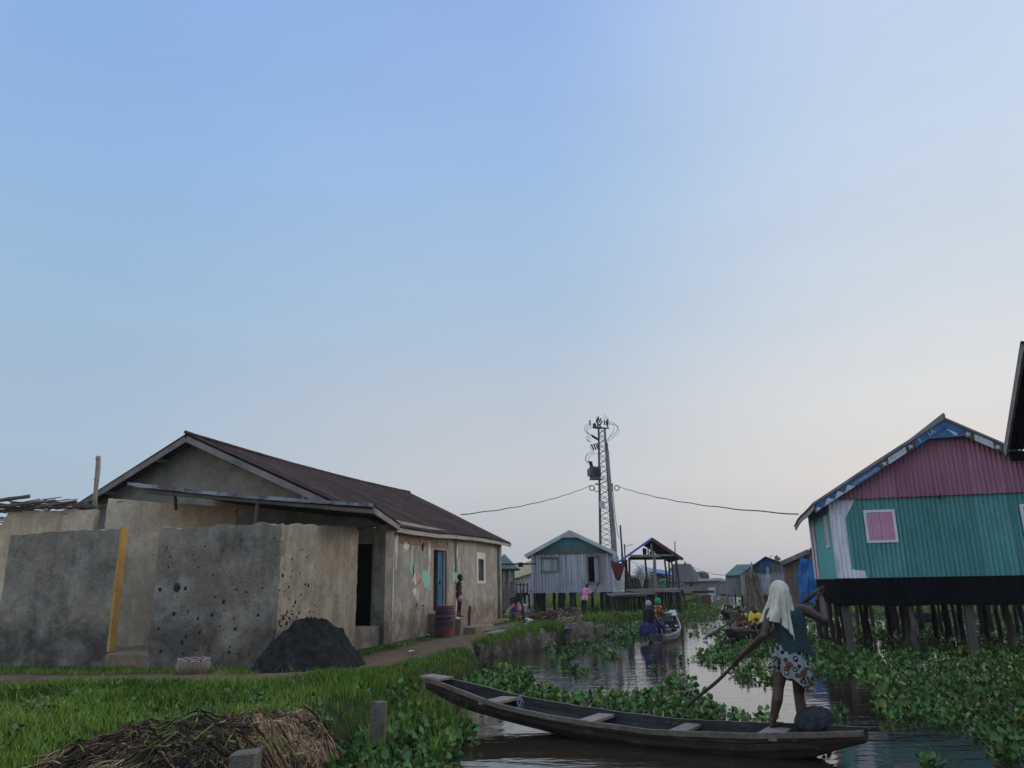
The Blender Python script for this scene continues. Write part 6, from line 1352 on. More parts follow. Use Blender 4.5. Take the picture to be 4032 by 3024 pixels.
# --- the woman poling the pirogue, seen from behind
y0 = 9.5
W = lambda X, Yy, dy=0: np.array(Y(2900+X/2.37, 2250+Yy/2.37, y0+dy))
POLE0 = W(812, 148, .16); POLE1 = np.array(Z(2655, 2822, -.1)); pdir = U(POLE1-POLE0); plen = np.linalg.norm(POLE1-POLE0)
onp = lambda X: POLE0+pdir*plen*((W(X, 0)[0]-POLE0[0])/(POLE1[0]-POLE0[0]))
J = dict(head=W(402, 205, .0), fdir=(-.25, .95, -.12), hup=ZV, neck=W(440, 318, .0), chest=W(478, 430, 0), waist=W(500, 585, 0), pelvis=W(505, 690, -.02), shL=W(318, 385, -.02), shR=W(612, 352, .02))
gripR = POLE0+pdir*.10; gripL = onp(262)
J.update(elR=W(822, 452, -.06), elL=W(258, 600, -.10), wrR=gripR+np.array([.01, -.05, -.085]), wrL=gripL+np.array([-.02, -.08, .03]), handR=('grip', gripR, -pdir, .021), handL=('grip', gripL, pdir, .021))
J.update(hipL=W(430, 760, -.02), hipR=W(575, 760, .02), knL=W(392, 1085, -.02), knR=W(582, 1140, .12), toeL=(.85, .4, 0), toeR=(.55, .8, 0))
J['anL'] = W(343, 1392, .0); J['anL'][2] = .31; J['anR'] = W(612, 1430, .0); J['anR'][2] = .17
wm = thing('person', (J['pelvis'][0], y0, .05), 'woman with a cream cloth over her head poling the long pirogue', 'person', 'people on and by the canal')
body(J, 1.0, .0065, wm, slim=1.24)
M_top = NT('teal_knit'); t = M_top; ck = t.n.new('ShaderNodeTexChecker'); ck.inputs['Scale'].default_value = 55; t.L(t.tc, ck.inputs[0]); ck.inputs[1].default_value = (.010, .028, .032, 1); ck.inputs[2].default_value = (.035, .065, .07, 1)
c_ = t.mix(t.ramp(t.noise(7, detail=4), [(.4, 0.0), (.6, .5)]), ck.outputs[0], (.016, .035, .038)); t.bump(t.noise(30, detail=4), .3, .01); M_top = t.done(c_, .85, .15)
# sleeveless top: a loose tube with a flared hem
mb = MB(); sx_ = U(J['shR']-J['shL']); sx_ = U(sx_*np.array([1, 1, .5])); fx_ = np.cross(ZV, sx_); n_ = 56; P = []
rings = [(J['pelvis']+np.array([.035, 0, -.08]), .232, .16), (J['pelvis']+np.array([.02, 0, .0]), .205, .15), (J['waist']+np.array([.012, 0, 0]), .180, .135), (J['waist']*.5+J['chest']*.5+np.array([.012, 0, 0]), .184, .138), (J['chest']+np.array([.01, 0, 0]), .194, .138), (J['chest']*.55+J['neck']*.45+np.array([.01, 0, 0]), .186, .12), (J['chest']*.25+J['neck']*.75+np.array([.012, 0, 0]), .158, .1), (J['neck']+np.array([.0, 0, -.01]), .085, .075)]
for i in range(n_):
    a = 2*PI*i/n_; row = []
    for q, (c, rx, ry) in enumerate(rings):
        tt = q/len(rings); fl = 1+(.05*math.sin(a*5+q)+.03*math.sin(a*11+1+q*.7))*(1-tt)
        p = c+sx_*rx*math.cos(a)*fl+fx_*ry*math.sin(a)*fl
        if q == 0: p = p+ZV*(.02*math.sin(a*3)-.05*max(0, math.cos(a)))+sx_*.02*max(0, math.cos(a))
        row.append(p)
    P.append(row)
mb.grid(P, close_u=True); top_ = mb.build('top', M_top, wm, True); sdm = top_.modifiers.new('s', 'SUBSURF'); sdm.levels = 1; sdm.render_levels = 1
mb = MB()
for k, sg in (('L', -1), ('R', 1)): mb.sphere(J['sh'+k]-sx_*sg*.012+ZV*.002, (.062, .060, .066), 12, 8)
# wax print wrapper
t = NT('wax_print'); st = t.n.new('ShaderNodeTexWave'); st.inputs['Scale'].default_value = 26; st.inputs['Distortion'].default_value = 1.2; t.L(t.mapping((1, 1, 1), rot=(0, .9, .2)), st.inputs[0])
c_ = t.ramp(st.outputs['Fac'], [(.2, (.07, .10, .095)), (.6, (.29, .34, .31))])
v1 = t.voro(14); c_ = t.mix(t.ramp(v1, [(.0, 0.0), (.16, 0.0), (.22, 1.0), (.38, 1.0), (.44, 0.0)]), c_, (.010, .012, .018)); c_ = t.mix(t.ramp(v1, [(.06, 1.0), (.10, 0.0)]), c_, (.55, .58, .55))
v2 = t.voro(9, (1.0, 1.0, 1.6), loc=(.4, .2, .6)); g_ = t.math('GREATER_THAN', t.noise(3.6, detail=1, loc=(1, 4, 2)), .54); c_ = t.mix(t.math('MULTIPLY', t.ramp(v2, [(.46, 1.0), (.49, 0.0)]), g_), c_, (.025, .016, .014)); c_ = t.mix(t.math('MULTIPLY', t.ramp(v2, [(.36, 1.0), (.39, 0.0)]), g_), c_, (.16, .042, .024))
t.bump(t.noise(9, (1, 1, .4), 4), .35, .02); M_wax = t.done(c_, .8, .2)
mb = MB(); n_ = 84; P = []; wc_ = J['pelvis']+np.array([-.03, 0, .035]); 
for i in range(n_+1):
    a = 2*PI*i/n_*.985+PI*.9      # starts and ends at the open side towards the viewer
    ca, sa = math.cos(a), math.sin(a); row = []
    # hem: high on the left, falling to a point on the right
    hx = W(640, 1160)[2] if False else 0
    k = (ca+1)/2; hem = wc_[2]-(.33+.235*k**1.1); hem += .015*math.sin(a*6)
    for j in range(16):
        m = j/15; z = wc_[2]*(1-m)+hem*m
        rx = .165+.065*math.sin(min(1, m*1.6)*PI/2)-.01*m; ry = .118+.055*math.sin(min(1, m*1.5)*PI/2)
        fold = (.016*math.sin(a*9+m*3)+.010*math.sin(a*17-m*5))*m
        cx = wc_[0]+(.01+.012*m); tw_ = .03*m*max(0, -ca)
        row.append(np.array([cx+(rx+fold)*ca+tw_, wc_[1]+(ry+fold)*sa-.02*m, z]))
    P.append(row)
mb.grid(P, flip=True); sk_ = mb.build('wrapper', M_wax, wm, True)
mb = MB(); c = wc_+np.array([-.17, -.03, -.24])
for i in range(5): mb.tube([wc_+np.array([-.16-.01*i, -.06+.03*i, -.05]), c+np.array([-.03+.012*i, .03*i-.05, .05]), c+np.array([.0+.012*i, .03*i-.06, -.07-.008*i])], [.022, .036, .016], 7)
mb.build('gathered_end', M_wax, sk_, True)
# cream head cloth
t = NT('cream_cloth'); t.bump(t.noise(90, detail=3), .25, .003); M_cream = t.done(t.ramp(t.noise(4, detail=5), [(.3, (.38, .37, .28)), (.65, (.56, .55, .45))]), .85, .15)
hc_ = J['head']+np.array([.0, .0, .015]); mb = MB(); P = []; NA, NM = 96, 40
for i in range(NA+1):
    th = -2.55+5.1*i/NA; ox, oy = math.sin(th), -math.cos(th)       # th 0 is the back (towards the viewer)
    hemx = .40+.15*math.exp(-((th-.50)/.30)**2)-.13*math.exp(-((th+1.15)/.45)**2)-.10*math.exp(-((th-1.25)/.35)**2)-.22*(abs(th) > 1.75)*min(1, (abs(th)-1.75)/.5)+.03*math.sin(th*5+1)
    row = []
    for j in range(NM+1):
        m = j/NM
        if m < .34:
            q = m/.34*PI/2; r = math.sin(q); p = np.array([.108*ox*r, .124*oy*r, .134*math.cos(q)])
        else:
            k = (m-.34)/.66; drop = k*hemx; fl = 1+.42*k*(.5+.5*max(0, -ox)); fo = (.026*math.sin(th*6.5+.6)+.018*math.sin(th*12+2+k*2)+.009*math.sin(th*23+k*3))*min(1, k*1.8)
            rx = .108*fl+fo; ry = .124*(1+.25*k)+fo
            p = np.array([rx*ox-.075*k*k*max(0, -ox)-.02*k*max(0, ox)+.012*k, ry*oy-.012*k, -drop])
            if th > 1.35: p = p+np.array([.05*k*(th-1.35), -.02*k, .05*k*(th-1.35)])
        cr = (fbm(th*2.2+3, m*3.1, 5)-.47)*.085*min(1, max(0, m-.12)*3)+(fbm(th*6, m*5, 8)-.47)*.03*min(1, m*3); p = p+np.array([ox, oy, -.2])*cr; row.append(hc_+p)
    P.append(row)
mb.grid(P); hs_ = mb.build('head_cloth', M_cream, wm, True); sm_ = hs_.modifiers.new('s', 'SOLIDIFY'); sm_.thickness = .006
mb = MB(); prr = [.022+.003*vnoise(i*.8, 2, 5) for i in range(25)]; mb.tube([POLE0+(POLE1-POLE0)*i/24+np.array([0, 0, .012*math.sin(i*.7)+.02*math.sin(i*.23)]) for i in range(25)], prr, 9)
o = mb.build('pole', wood('pole_wood', (.035, .028, .022), (.085, .068, .052), (9, 9, 9)), None, True); tag(o, 'long knobbly punting pole held across by the woman with the cream cloth', 'pole')
# net sack in the stern
c = np.array(Y(3205, 2848, 9.32)); mb = MB(); P = []
for i in range(40):
    a = 2*PI*i/40; row = []
    for j in range(17):
        q = j/16*PI; r = math.sin(q)**.8; z = math.cos(q); b = 1+.18*(fbm(a*1.2+3, q*2, 6)-.47)*2+.05*math.sin(a*11+q*3)
        row.append(c+np.array([.205*r*math.cos(a)*b+.04*max(0, z), .19*r*math.sin(a)*b, .165*z*b*(1 if z > 0 else .75)]))
    P.append(row)
mb.grid(P, close_u=True, flip=True); o = mb.build('net_sack', simple('black_net', (.008, .010, .014), (.03, .036, .045), 40, bump=1.0, bscale=70), None, True); tag(o, 'black bundle of fishing net behind the feet of the woman', 'net')

# --- smaller figures, posed in their own frames (x right, y forward, z up)
def figure(lab, base, yaw, s, pose, child=False, voxel=.016, slim=1.0):
    base = np.array(base, float); c_, s_ = math.cos(yaw), math.sin(yaw)
    g = lambda p: base+np.array([p[0]*c_-p[1]*s_, p[0]*s_+p[1]*c_, p[2]])*s
    v = lambda p: np.array([p[0]*c_-p[1]*s_, p[0]*s_+p[1]*c_, p[2]])
    J = {}
    for k, q in pose.items():
        if k.startswith('hand'): J[k] = q if q[0] == 'grip' else ('relax', v(q[1]), v(q[2]))
        elif k in ('fdir', 'toeL', 'toeR', 'hup'): J[k] = v(q)
        else: J[k] = g(q)
    for k in 'LR':
        if 'hand'+k not in J: d = J['wr'+k]-J['el'+k]; J['hand'+k] = ('relax', d, v((1 if k == 'L' else -1, .3, 0)))
    r = thing('person', base, lab, 'person', 'people on and by the canal'); body(J, s, voxel, r, slim=slim, child=child); return r, J
def stand(**kw):
    p = dict(pelvis=(0, 0, .93), waist=(0, .0, 1.06), chest=(0, .01, 1.24), neck=(0, .0, 1.40), head=(0, .03, 1.53), fdir=(0, 1, -.05), shL=(-.175, 0, 1.355), shR=(.175, 0, 1.355), elL=(-.215, -.02, 1.08), elR=(.215, -.02, 1.08), wrL=(-.21, .06, .85), wrR=(.21, .06, .85),
             hipL=(-.09, 0, .89), hipR=(.09, 0, .89), knL=(-.10, .02, .48), knR=(.10, .02, .48), anL=(-.10, 0, .085), anR=(.10, 0, .085), toeL=(-.15, 1, 0), toeR=(.15, 1, 0)); p.update(kw); return p
def sit(h=.25, **kw):
    p = dict(pelvis=(0, 0, h+.1), waist=(0, .0, h+.24), chest=(0, .03, h+.42), neck=(0, .03, h+.58), head=(0, .06, h+.72), fdir=(0, 1, -.05), shL=(-.165, .02, h+.53), shR=(.165, .02, h+.53), elL=(-.2, .08, h+.26), elR=(.2, .08, h+.26), wrL=(-.13, .28, h+.2), wrR=(.13, .28, h+.2),
             hipL=(-.09, .02, h+.07), hipR=(.09, .02, h+.07), knL=(-.13, .40, h+.18), knR=(.13, .40, h+.18), anL=(-.10, .62, .09), anR=(.10, .62, .09), toeL=(0, 1, 0), toeR=(0, 1, 0)); p.update(kw); return p
# child on the step
pc_ = plane_hit(1808, 2426, hp(0, -.55, 0), h3g); cb = np.array([pc_[0], pc_[1], .905]); r, J = figure('small bare chested child in brown shorts standing on the step by the door', cb, math.radians(-62), .76, stand(head=(0, .05, 1.57), wrR=(.24, -.12, .86), elR=(.24, -.12, 1.1), wrL=(-.2, .18, .86), chest=(0, .01, 1.22)), child=True, voxel=.011, slim=1.02)
hair_cap(J, .76, r, M_hair, grow=.004, child=True); eyes(J, .76, r, True)
mb = MB(); loft(mb, [(J['pelvis']+ZV*.07, U(J['shR']-J['shL'])*.118, np.cross(ZV, U(J['shR']-J['shL']))*.088), (J['pelvis']-ZV*.05, U(J['shR']-J['shL'])*.135, np.cross(ZV, U(J['shR']-J['shL']))*.10)])
for k in 'LR': limb(mb, [J['hip'+k], J['hip'+k]*.55+J['kn'+k]*.45], [.076, .068])
remesh(mb, .011, 'shorts', simple('brown_shorts', (.055, .025, .022), (.08, .036, .032), 6), r)
pb = J['wrR']+np.array([-.02, -.03, -.15]); mb = MB(); mb.lathe((0, 0, 0), [(0, 0), (.07, 0), (.10, .17), (.094, .17), (.066, .01), (0, .01)], 18); Rm = np.array(Matrix.Rotation(math.radians(55), 3, 'Y')); mb.v = [tuple(pb+Rm @ np.array(q)) for q in mb.v]
o = mb.build('plastic_cup', simple('pink_plastic', (.50, .23, .32), (.56, .28, .37), 3, bump=0, rough=.5), None, True); tag(o, 'pink plastic cup held low by the child on the step', 'cup')
# woman in the pink shirt walking with a paddle
pw = Z(2304, 2424, .33); pd_a = np.array(Y(2362, 2288, pw[1]-.1)); pd_b = np.array(Y(2316, 2380, pw[1]-.35)); pdv = U(pd_b-pd_a)
pose = stand(pelvis=(0, -.02, .92), chest=(0, .1, 1.22), waist=(0, .03, 1.05), neck=(0, .16, 1.37), head=(0, .24, 1.49), shL=(-.17, .13, 1.33), shR=(.17, .13, 1.33), fdir=(.1, 1, -.15), elL=(-.2, .25, 1.1), elR=(.22, .2, 1.08), wrL=(-.1, .45, 1.12), wrR=(.16, .42, .98), knL=(-.1, .14, .5), anL=(-.1, .0, .085), knR=(.1, -.02, .5), anR=(.1, -.22, .12))
r, J = figure('person in a pink patterned shirt and dark trousers walking below the silver house', (pw[0], pw[1], .33), math.radians(-50), .93, pose, voxel=.016)
hair_cap(J, .93, r, M_hair, grow=.004)
t = NT('pink_print'); M_pkp = t.done(t.ramp(t.noise(11, detail=3), [(.42, (.50, .10, .26)), (.5, (.62, .20, .36)), (.6, (.66, .48, .54))]), .85, .15)
shirt_mesh(J, .93, .035, .02, M_pkp, r, sleeve=.75, low=.14, fit=1.05)
mb = MB()
for k in 'LR': limb(mb, [J['hip'+k], J['kn'+k], J['kn'+k]*.5+J['an'+k]*.5], [.10, .082, .07])
remesh(mb, .02, 'trousers', simple('dark_cloth', (.012, .012, .016), (.025, .025, .03), 5), r)
def paddle(a, b, lab, blade=.0, r_=.02, m=None, bl=.5):
    a, b = np.array(a, float), np.array(b, float); d_ = U(b-a); mb = MB(); mb.tube([a, (a+b)/2, b], r_, 7)
    root = thing('paddle', a, lab, 'paddle', 'paddles') if blade else None
    if not blade: o = mb.build('pole', m or M_bark); return tag(o, lab, 'pole', 'hand held poles')
    mb.build('shaft', m or M_bark, root); x = U(np.cross(d_, ZV)) if abs(d_[2]) < .95 else X0; y_ = U(np.cross(x, d_)); mb = MB()
    P = [[b+d_*(bl*k-.05)+y_*w*blade, b+d_*(bl*k-.05)+x*.012, b+d_*(bl*k-.05)-y_*w*blade, b+d_*(bl*k-.05)-x*.012] for k, w in ((0, .2), (.25, .8), (.6, 1), (.9, .7), (1, .2))]
    mb.grid([list(c) for c in zip(*P)], close_u=True); mb.build('blade', simple('worn_blade', (.22, .24, .24), (.34, .36, .36), 4), root, True); return root
paddle(pd_a, pd_b, 'dark pole carried by the person in the pink shirt', 0, .028)
# two women in the painted canoe
p1 = Y(2556, 2508, 26.0); r, J = figure('seated woman in a black top, grey cap and floral skirt paddling the painted canoe', (p1[0], 26.0, .18), math.radians(-60), 1.0, sit(.26, elR=(.24, .12, .55), wrR=(.2, .34, .34), wrL=(.0, .3, .55), knL=(-.15, .42, .36), knR=(.15, .40, .34), anL=(-.1, .5, .06), anR=(.1, .5, .06)), voxel=.016, slim=1.18)
shirt_mesh(J, 1.0, .035, .018, simple('black_top', (.006, .007, .010), (.012, .013, .018), 5), r, 'top', sleeve=.25, low=-.03, fit=1.16)
t = NT('floral_skirt'); M_flor = t.done(t.ramp(t.voro(9, out='Distance'), [(.15, (.16, .06, .09)), (.35, (.05, .04, .10)), (.5, (.02, .03, .09))]), .85, .15)
mb = MB(); loft(mb, [(J['pelvis']+ZV*.1, X0*.2, np.array([0, .17, 0])), (J['pelvis']-ZV*.02, X0*.27, np.array([0, .24, 0])), (J['pelvis']-ZV*.22, X0*.31, np.array([0, .28, 0])), (J['pelvis']-ZV*.36, X0*.30, np.array([0, .27, 0]))])
for k in 'LR': limb(mb, [J['hip'+k], J['kn'+k], J['an'+k]*.7+J['kn'+k]*.3], [.13, .12, .1])
remesh(mb, .02, 'skirt', M_flor, r); hair_cap(J, 1.0, r, simple('grey_cap', (.26, .31, .34), (.34, .39, .42), 6), 'cap', grow=.016, voxel=.014)
paddle(J['wrL']+np.array([.02, 0, .12]), J['wrR']+np.array([.08, -.12, -.45]), 'wooden paddle held upright by the woman in the black top', .07, .02, M_gwood, .3)
p2 = Y(2592, 2470, 27.3); r, J = figure('seated woman with a bright green head wrap in the painted canoe', (p2[0], 27.3, .2), math.radians(-75), .98, sit(.30, wrL=(-.1, .26, .62), elL=(-.2, .16, .5), wrR=(.12, .22, .66), knL=(-.14, .40, .42), knR=(.16, .42, .40), anL=(-.1, .6, .1), anR=(.1, .6, .1)), voxel=.016, slim=1.08)
t = NT('yellow_print'); shirt_mesh(J, .98, .03, .018, t.done(t.ramp(t.noise(13, detail=2), [(.45, (.02, .016, .014)), (.5, (.40, .10, .04)), (.6, (.5, .32, .05))], 'CONSTANT'), .85, .15), r, 'top', sleeve=.5, low=-.02, fit=1.12)
mb = MB(); loft(mb, [(J['pelvis']+ZV*.08, X0*.2, np.array([0, .16, 0])), (J['pelvis']-ZV*.1, X0*.26, np.array([0, .24, 0])), (J['pelvis']-ZV*.3, X0*.26, np.array([0, .24, 0]))])
for k in 'LR': limb(mb, [J['hip'+k], J['kn'+k]], [.12, .11])
remesh(mb, .02, 'skirt', simple('dark_print', (.03, .03, .035), (.09, .08, .06), 9), r); hair_cap(J, .98, r, simple('green_wrap', (.01, .20, .10), (.02, .30, .16), 5, bump=.4), 'head_wrap', grow=.026, voxel=.014)
bo = (J['knL']+J['knR'])/2+ZV*.12-np.array([.05, .1, 0]); mb = MB(); mb.lathe(bo, [(0, 0), (.1, .0), (.19, .12), (.2, .14), (.18, .14), (.09, .02), (0, .02)], 18); o = mb.build('bowl', simple('mint_bowl', (.36, .52, .44), (.44, .60, .52), 3, bump=0, rough=.4), None, True); tag(o, 'mint green bowl in the lap of the woman with the green head wrap', 'bowl')
# two children in the dugout
k1 = Y(2916, 2480, 27.2); pa, pb_ = np.array(Y(2981, 2398, 26.9)), np.array(Y(2826, 2478, 26.4)); kd = U(pb_-pa)
r, J = figure('child in an orange wrap holding a white tipped paddle in the dugout canoe', (k1[0], 27.2, .12), math.radians(195), .80, sit(.28, wrL=(-.36, .16, .74), elL=(-.3, .02, .56), wrR=(.34, .24, .44), elR=(.28, .05, .52), shL=(-.15, .02, .8), shR=(.15, .02, .8)), child=True, voxel=.014, slim=.95)
hair_cap(J, .8, r, M_hair, grow=.012, child=True); eyes(J, .8, r, True)
t = NT('orange_wrap'); m_ = t.done(t.ramp(t.noise(9, detail=3), [(.4, (.16, .035, .016)), (.6, (.28, .07, .03))]), .85, .15)
mb = MB(); sx_ = U(J['shR']-J['shL']); fx_ = np.cross(ZV, sx_); loft(mb, [(J['pelvis']-ZV*.08, sx_*.20, fx_*.2), (J['pelvis'], sx_*.16, fx_*.14), (J['waist'], sx_*.125, fx_*.1), (J['chest'], sx_*.132, fx_*.103)]); remesh(mb, .015, 'wrap', m_, r)
pdl = paddle(pa, pb_, 'long paddle with white bands held by the child in the orange wrap', .09, .026, M_bark, .5)
for k in (0.0, .14, .27):
    mb = MB(); mb.tube([pa+(pb_-pa)*k, pa+(pb_-pa)*(k+.05)], .029, 7); mb.build('white_band', M_white, pdl)
k2 = Y(2976, 2470, 26.5); r, J = figure('child in a yellow shirt sitting in the dugout canoe', (k2[0], 26.5, .12), math.radians(178), .84, sit(.24, wrL=(-.3, .22, .3), elL=(-.28, .02, .5), wrR=(.24, .24, .16), elR=(.24, .1, .45)), child=True, voxel=.014)
hair_cap(J, .84, r, M_hair, grow=.006, child=True); eyes(J, .84, r, True)
shirt_mesh(J, .84, .022, .016, simple('yellow_shirt', (.62, .46, .02), (.72, .56, .035), 4), r, sleeve=.62, low=-.02, fit=1.1)
fdv = U(np.array(J['fdir'])*np.array([1, 1, 0])); cc = J['waist']*.5+J['chest']*.5+fdv*.135
mb = MB(); mb.sphere(cc+ZV*.02, (.075, .02, .06), 10, 6, R=np.column_stack([np.cross(fdv, ZV), fdv, ZV])); mb.build('shirt_print', simple('red_print', (.35, .03, .03), (.05, .012, .012), 22, bump=0), r, True)
mb = MB(); loft(mb, [(J['pelvis']+ZV*.05, sx_*.14, fx_*.11), (J['pelvis']-ZV*.06, sx_*.15, fx_*.13)])
for k in 'LR': limb(mb, [J['hip'+k], J['kn'+k]], [.085, .07])
remesh(mb, .016, 'shorts', simple('navy_shorts', (.012, .016, .03), (.03, .035, .05), 5), r)
# far rower
p3 = Y(2880, 2412, 45.0); pole_a, pole_b = np.array(Y(2842, 2322, 45)), np.array(Y(2908, 2395, 44.6))
r, J = figure('far rower in a pale patterned shirt bending over a long oar', (p3[0], 45, .12), math.radians(20), .95, sit(.3, chest=(0, .1, .7), neck=(0, .16, .84), head=(0, .24, .95), wrL=(-.3, .35, .8), wrR=(.1, .4, .6)), voxel=.02)
shirt_mesh(J, .95, .03, .02, simple('pale_print', (.10, .09, .09), (.30, .28, .27), 12, p=(.42, .58)), r, sleeve=.8, low=0); hair_cap(J, .95, r, M_hair)
paddle(pole_a, pole_b, 'long dark oar of the far rower', 0, .035, M_gwood)
# two people in green on the far side
p4 = Z(2683, 2353, .25); r, J = figure('person in a green vest standing on the grass beyond the pavilion', (p4[0], p4[1], .25), math.radians(150), 1.06, stand(wrR=(.2, .1, .92)), voxel=.022)
shirt_mesh(J, 1.06, .02, .022, simple('green_vest', (.015, .20, .09), (.025, .28, .13), 4), r, 'vest', sleeve=0, low=.05); hair_cap(J, 1.06, r, M_hair)
mb = MB(); loft(mb, [(J['pelvis']+ZV*.05, X0*.17, np.array([0, .13, 0])), (J['pelvis']-ZV*.1, X0*.18, np.array([0, .14, 0]))])
for k in 'LR': limb(mb, [J['hip'+k], J['kn'+k], J['an'+k]+ZV*.05], [.105, .085, .075])
remesh(mb, .022, 'trousers', simple('navy_trousers', (.012, .014, .022), (.02, .022, .03), 5), r)
p5 = Y(2603, 2352, 56.5); r, J = figure('person in a green patterned shirt behind the pavilion posts', (p5[0]-.1, 54.5, .65), math.radians(200), 1.02, stand(elL=(-.35, .05, 1.12), wrL=(-.45, .1, 1.3), elR=(.34, .0, 1.14), wrR=(.5, .1, 1.2)), voxel=.022)
shirt_mesh(J, 1.02, .035, .022, simple('green_print', (.04, .13, .07), (.09, .22, .12), 10), r, 'shirt', sleeve=.8, low=.12, fit=1.1); hair_cap(J, 1.02, r, M_hair)
mb = MB()
for k in 'LR': limb(mb, [J['hip'+k], J['kn'+k], J['an'+k]+ZV*.05], [.105, .085, .075])
remesh(mb, .022, 'trousers', simple('grey_trousers', (.05, .055, .06), (.09, .095, .10), 5), r)
# ------------------------------------------------------------------ floating water hyacinth
def inpoly(u, v, poly):
    ins = np.zeros(len(u), bool); n = len(poly)
    for i in range(n):
        (x0, y0_), (x1, y1) = poly[i], poly[(i+1) % n]
        c = ((y0_ > v) != (y1 > v)) & (u < (x1-x0)*(v-y0_)/((y1-y0_)+1e-9)+x0); ins ^= c
    return ins
def scatter(poly, dens, thr=0.0, seed=0, zz=.06, scale=1.6):
    W3 = np.array([Z(u, min(v, 3100), zz) for u, v in poly]); x0, x1 = W3[:, 0].min(), W3[:, 0].max(); y0_, y1 = W3[:, 1].min(), W3[:, 1].max()
    rg = np.random.default_rng(seed+5); n = int((x1-x0)*(y1-y0_)*dens); n = min(n, 90000)
    P = np.stack([rg.uniform(x0, x1, n), rg.uniform(y0_, y1, n), np.full(n, zz)], 1); u, v, d = to_px(P); k = inpoly(u, v, poly)
    k &= rg.random(n) < np.minimum(1, (15/np.maximum(P[:, 1], 1))**1.1)
    if thr: k &= fbm(P[:, 0]*scale, P[:, 1]*scale*.8, seed, 3)/.875 > thr
    return P[k]
REG = [  # picture outline of each floating mat on the water, plants per square metre, gap threshold, leaf size
    ([(1280, 3060), (1330, 2960), (1420, 2890), (1500, 2850), (1560, 2770), (1640, 2735), (1720, 2785), (1800, 2825), (1885, 2850), (1870, 2890), (1800, 2950), (1840, 3060)], 66, 0, .080),
    ([(1830, 2690), (1890, 2630), (2040, 2612), (2085, 2640), (2105, 2690), (2040, 2712), (1960, 2722), (1860, 2725)], 46, .3, .085),
    ([(1900, 2720), (2100, 2705), (2250, 2725), (2480, 2722), (2600, 2728), (2750, 2735), (2900, 2795), (3010, 2812), (3070, 2840), (3060, 2862), (2700, 2832), (2400, 2782), (2150, 2752), (1950, 2728)], 56, 0, .074),
    ([(2090, 2592), (2140, 2532), (2280, 2512), (2400, 2520), (2440, 2580), (2380, 2600), (2300, 2592), (2180, 2612)], 34, .54, .085),
    ([(2160, 2600), (2420, 2595), (2440, 2640), (2180, 2650)], 26, .66, .08),
    ([(2385, 2440), (2450, 2420), (2560, 2420), (2545, 2500), (2440, 2535), (2385, 2500)], 40, 0, .09),
    ([(2400, 2402), (2700, 2392), (2840, 2400), (2850, 2425), (2760, 2440), (2700, 2432), (2560, 2440), (2400, 2442)], 30, .25, .09),
    ([(2680, 2425), (2760, 2438), (2850, 2425), (2880, 2450), (2870, 2505), (2800, 2535), (2720, 2505), (2685, 2470)], 38, .60, .085),
    ([(2430, 2580), (2560, 2560), (2700, 2540), (2860, 2530), (2900, 2600), (2760, 2670), (2600, 2690), (2480, 2670)], 40, .72, .08),
    ([(2730, 2560), (2900, 2530), (3060, 2500), (3090, 2650), (3020, 2690), (2900, 2655), (2780, 2622)], 42, .48, .085),
    ([(3060, 2436), (4040, 2395), (5000, 2395), (5000, 2740), (4040, 2720), (3700, 2700), (3600, 2640), (3400, 2665), (3250, 2650), (3100, 2640), (3060, 2560)], 38, .36, .074),
    ([(3540, 2745), (3640, 2690), (3750, 2675), (4040, 2690), (4900, 2700), (4900, 3060), (4040, 3060), (3930, 2985), (3850, 2905), (3740, 2855), (3640, 2835)], 56, .36, .064),
    ([(3425, 2765), (3480, 2722), (3600, 2730), (3655, 2790), (3600, 2832), (3480, 2822)], 44, .3, .085),
    ([(3380, 2660), (3560, 2640), (3640, 2690), (3560, 2720), (3440, 2700)], 30, .4, .085),
    ([(3262, 2795), (3310, 2768), (3345, 2800), (3330, 2835), (3280, 2835)], 40, 0, .08),
    ([(3185, 2935), (3260, 2915), (3290, 2960), (3200, 2980)], 44, 0, .07),
    ([(3610, 3010), (3690, 2985), (3730, 3030), (3640, 3060)], 44, 0, .08),
    ([(2850, 2398), (3200, 2392), (3210, 2440), (3100, 2475), (2960, 2452), (2870, 2430)], 30, .42, .09),
    ([(2560, 2700), (2640, 2685), (2740, 2690), (2760, 2710), (2600, 2715)], 36, .4, .085),
    ([(2760, 2350), (2960, 2352), (2960, 2400), (2840, 2404), (2760, 2370)], 20, .58, .10),
]
rows = np.array([0, .22, .5, .78, 1.0]); hw = np.array([.10, .40, .46, .34, .05]); cup = np.array([.02, .09, .10, .06, .0]); arch = np.array([0, .05, .05, 0, -.08])
LT = np.array([[sx*hw[i], rows[i], arch[i]+(cup[i] if sx else 0)] for i in range(5) for sx in (-1, 0, 1)])
LQ = np.array([[i*3+j, i*3+j+1, (i+1)*3+j+1, (i+1)*3+j] for i in range(4) for j in (0, 1)])
ST = np.array([[-.5, 0, 0], [.5, 0, 0], [.7, .4, .5*0], [-.7, .4, 0], [.35, 1, 0], [-.35, 1, 0]]); SQ = np.array([[0, 1, 2, 3], [3, 2, 4, 5]])
def frames(phi, tilt, roll):
    """y axis leans by tilt from vertical towards azimuth phi; z is the upper leaf side"""
    y_ = np.stack([np.sin(tilt)*np.cos(phi), np.sin(tilt)*np.sin(phi), np.cos(tilt)], 1)
    x_ = np.stack([-np.sin(phi), np.cos(phi), 0*phi], 1)
    z_ = np.cross(x_, y_); c, s = np.cos(roll)[:, None], np.sin(roll)[:, None]
    return np.stack([x_*c+z_*s, y_, z_*c-x_*s], 2)
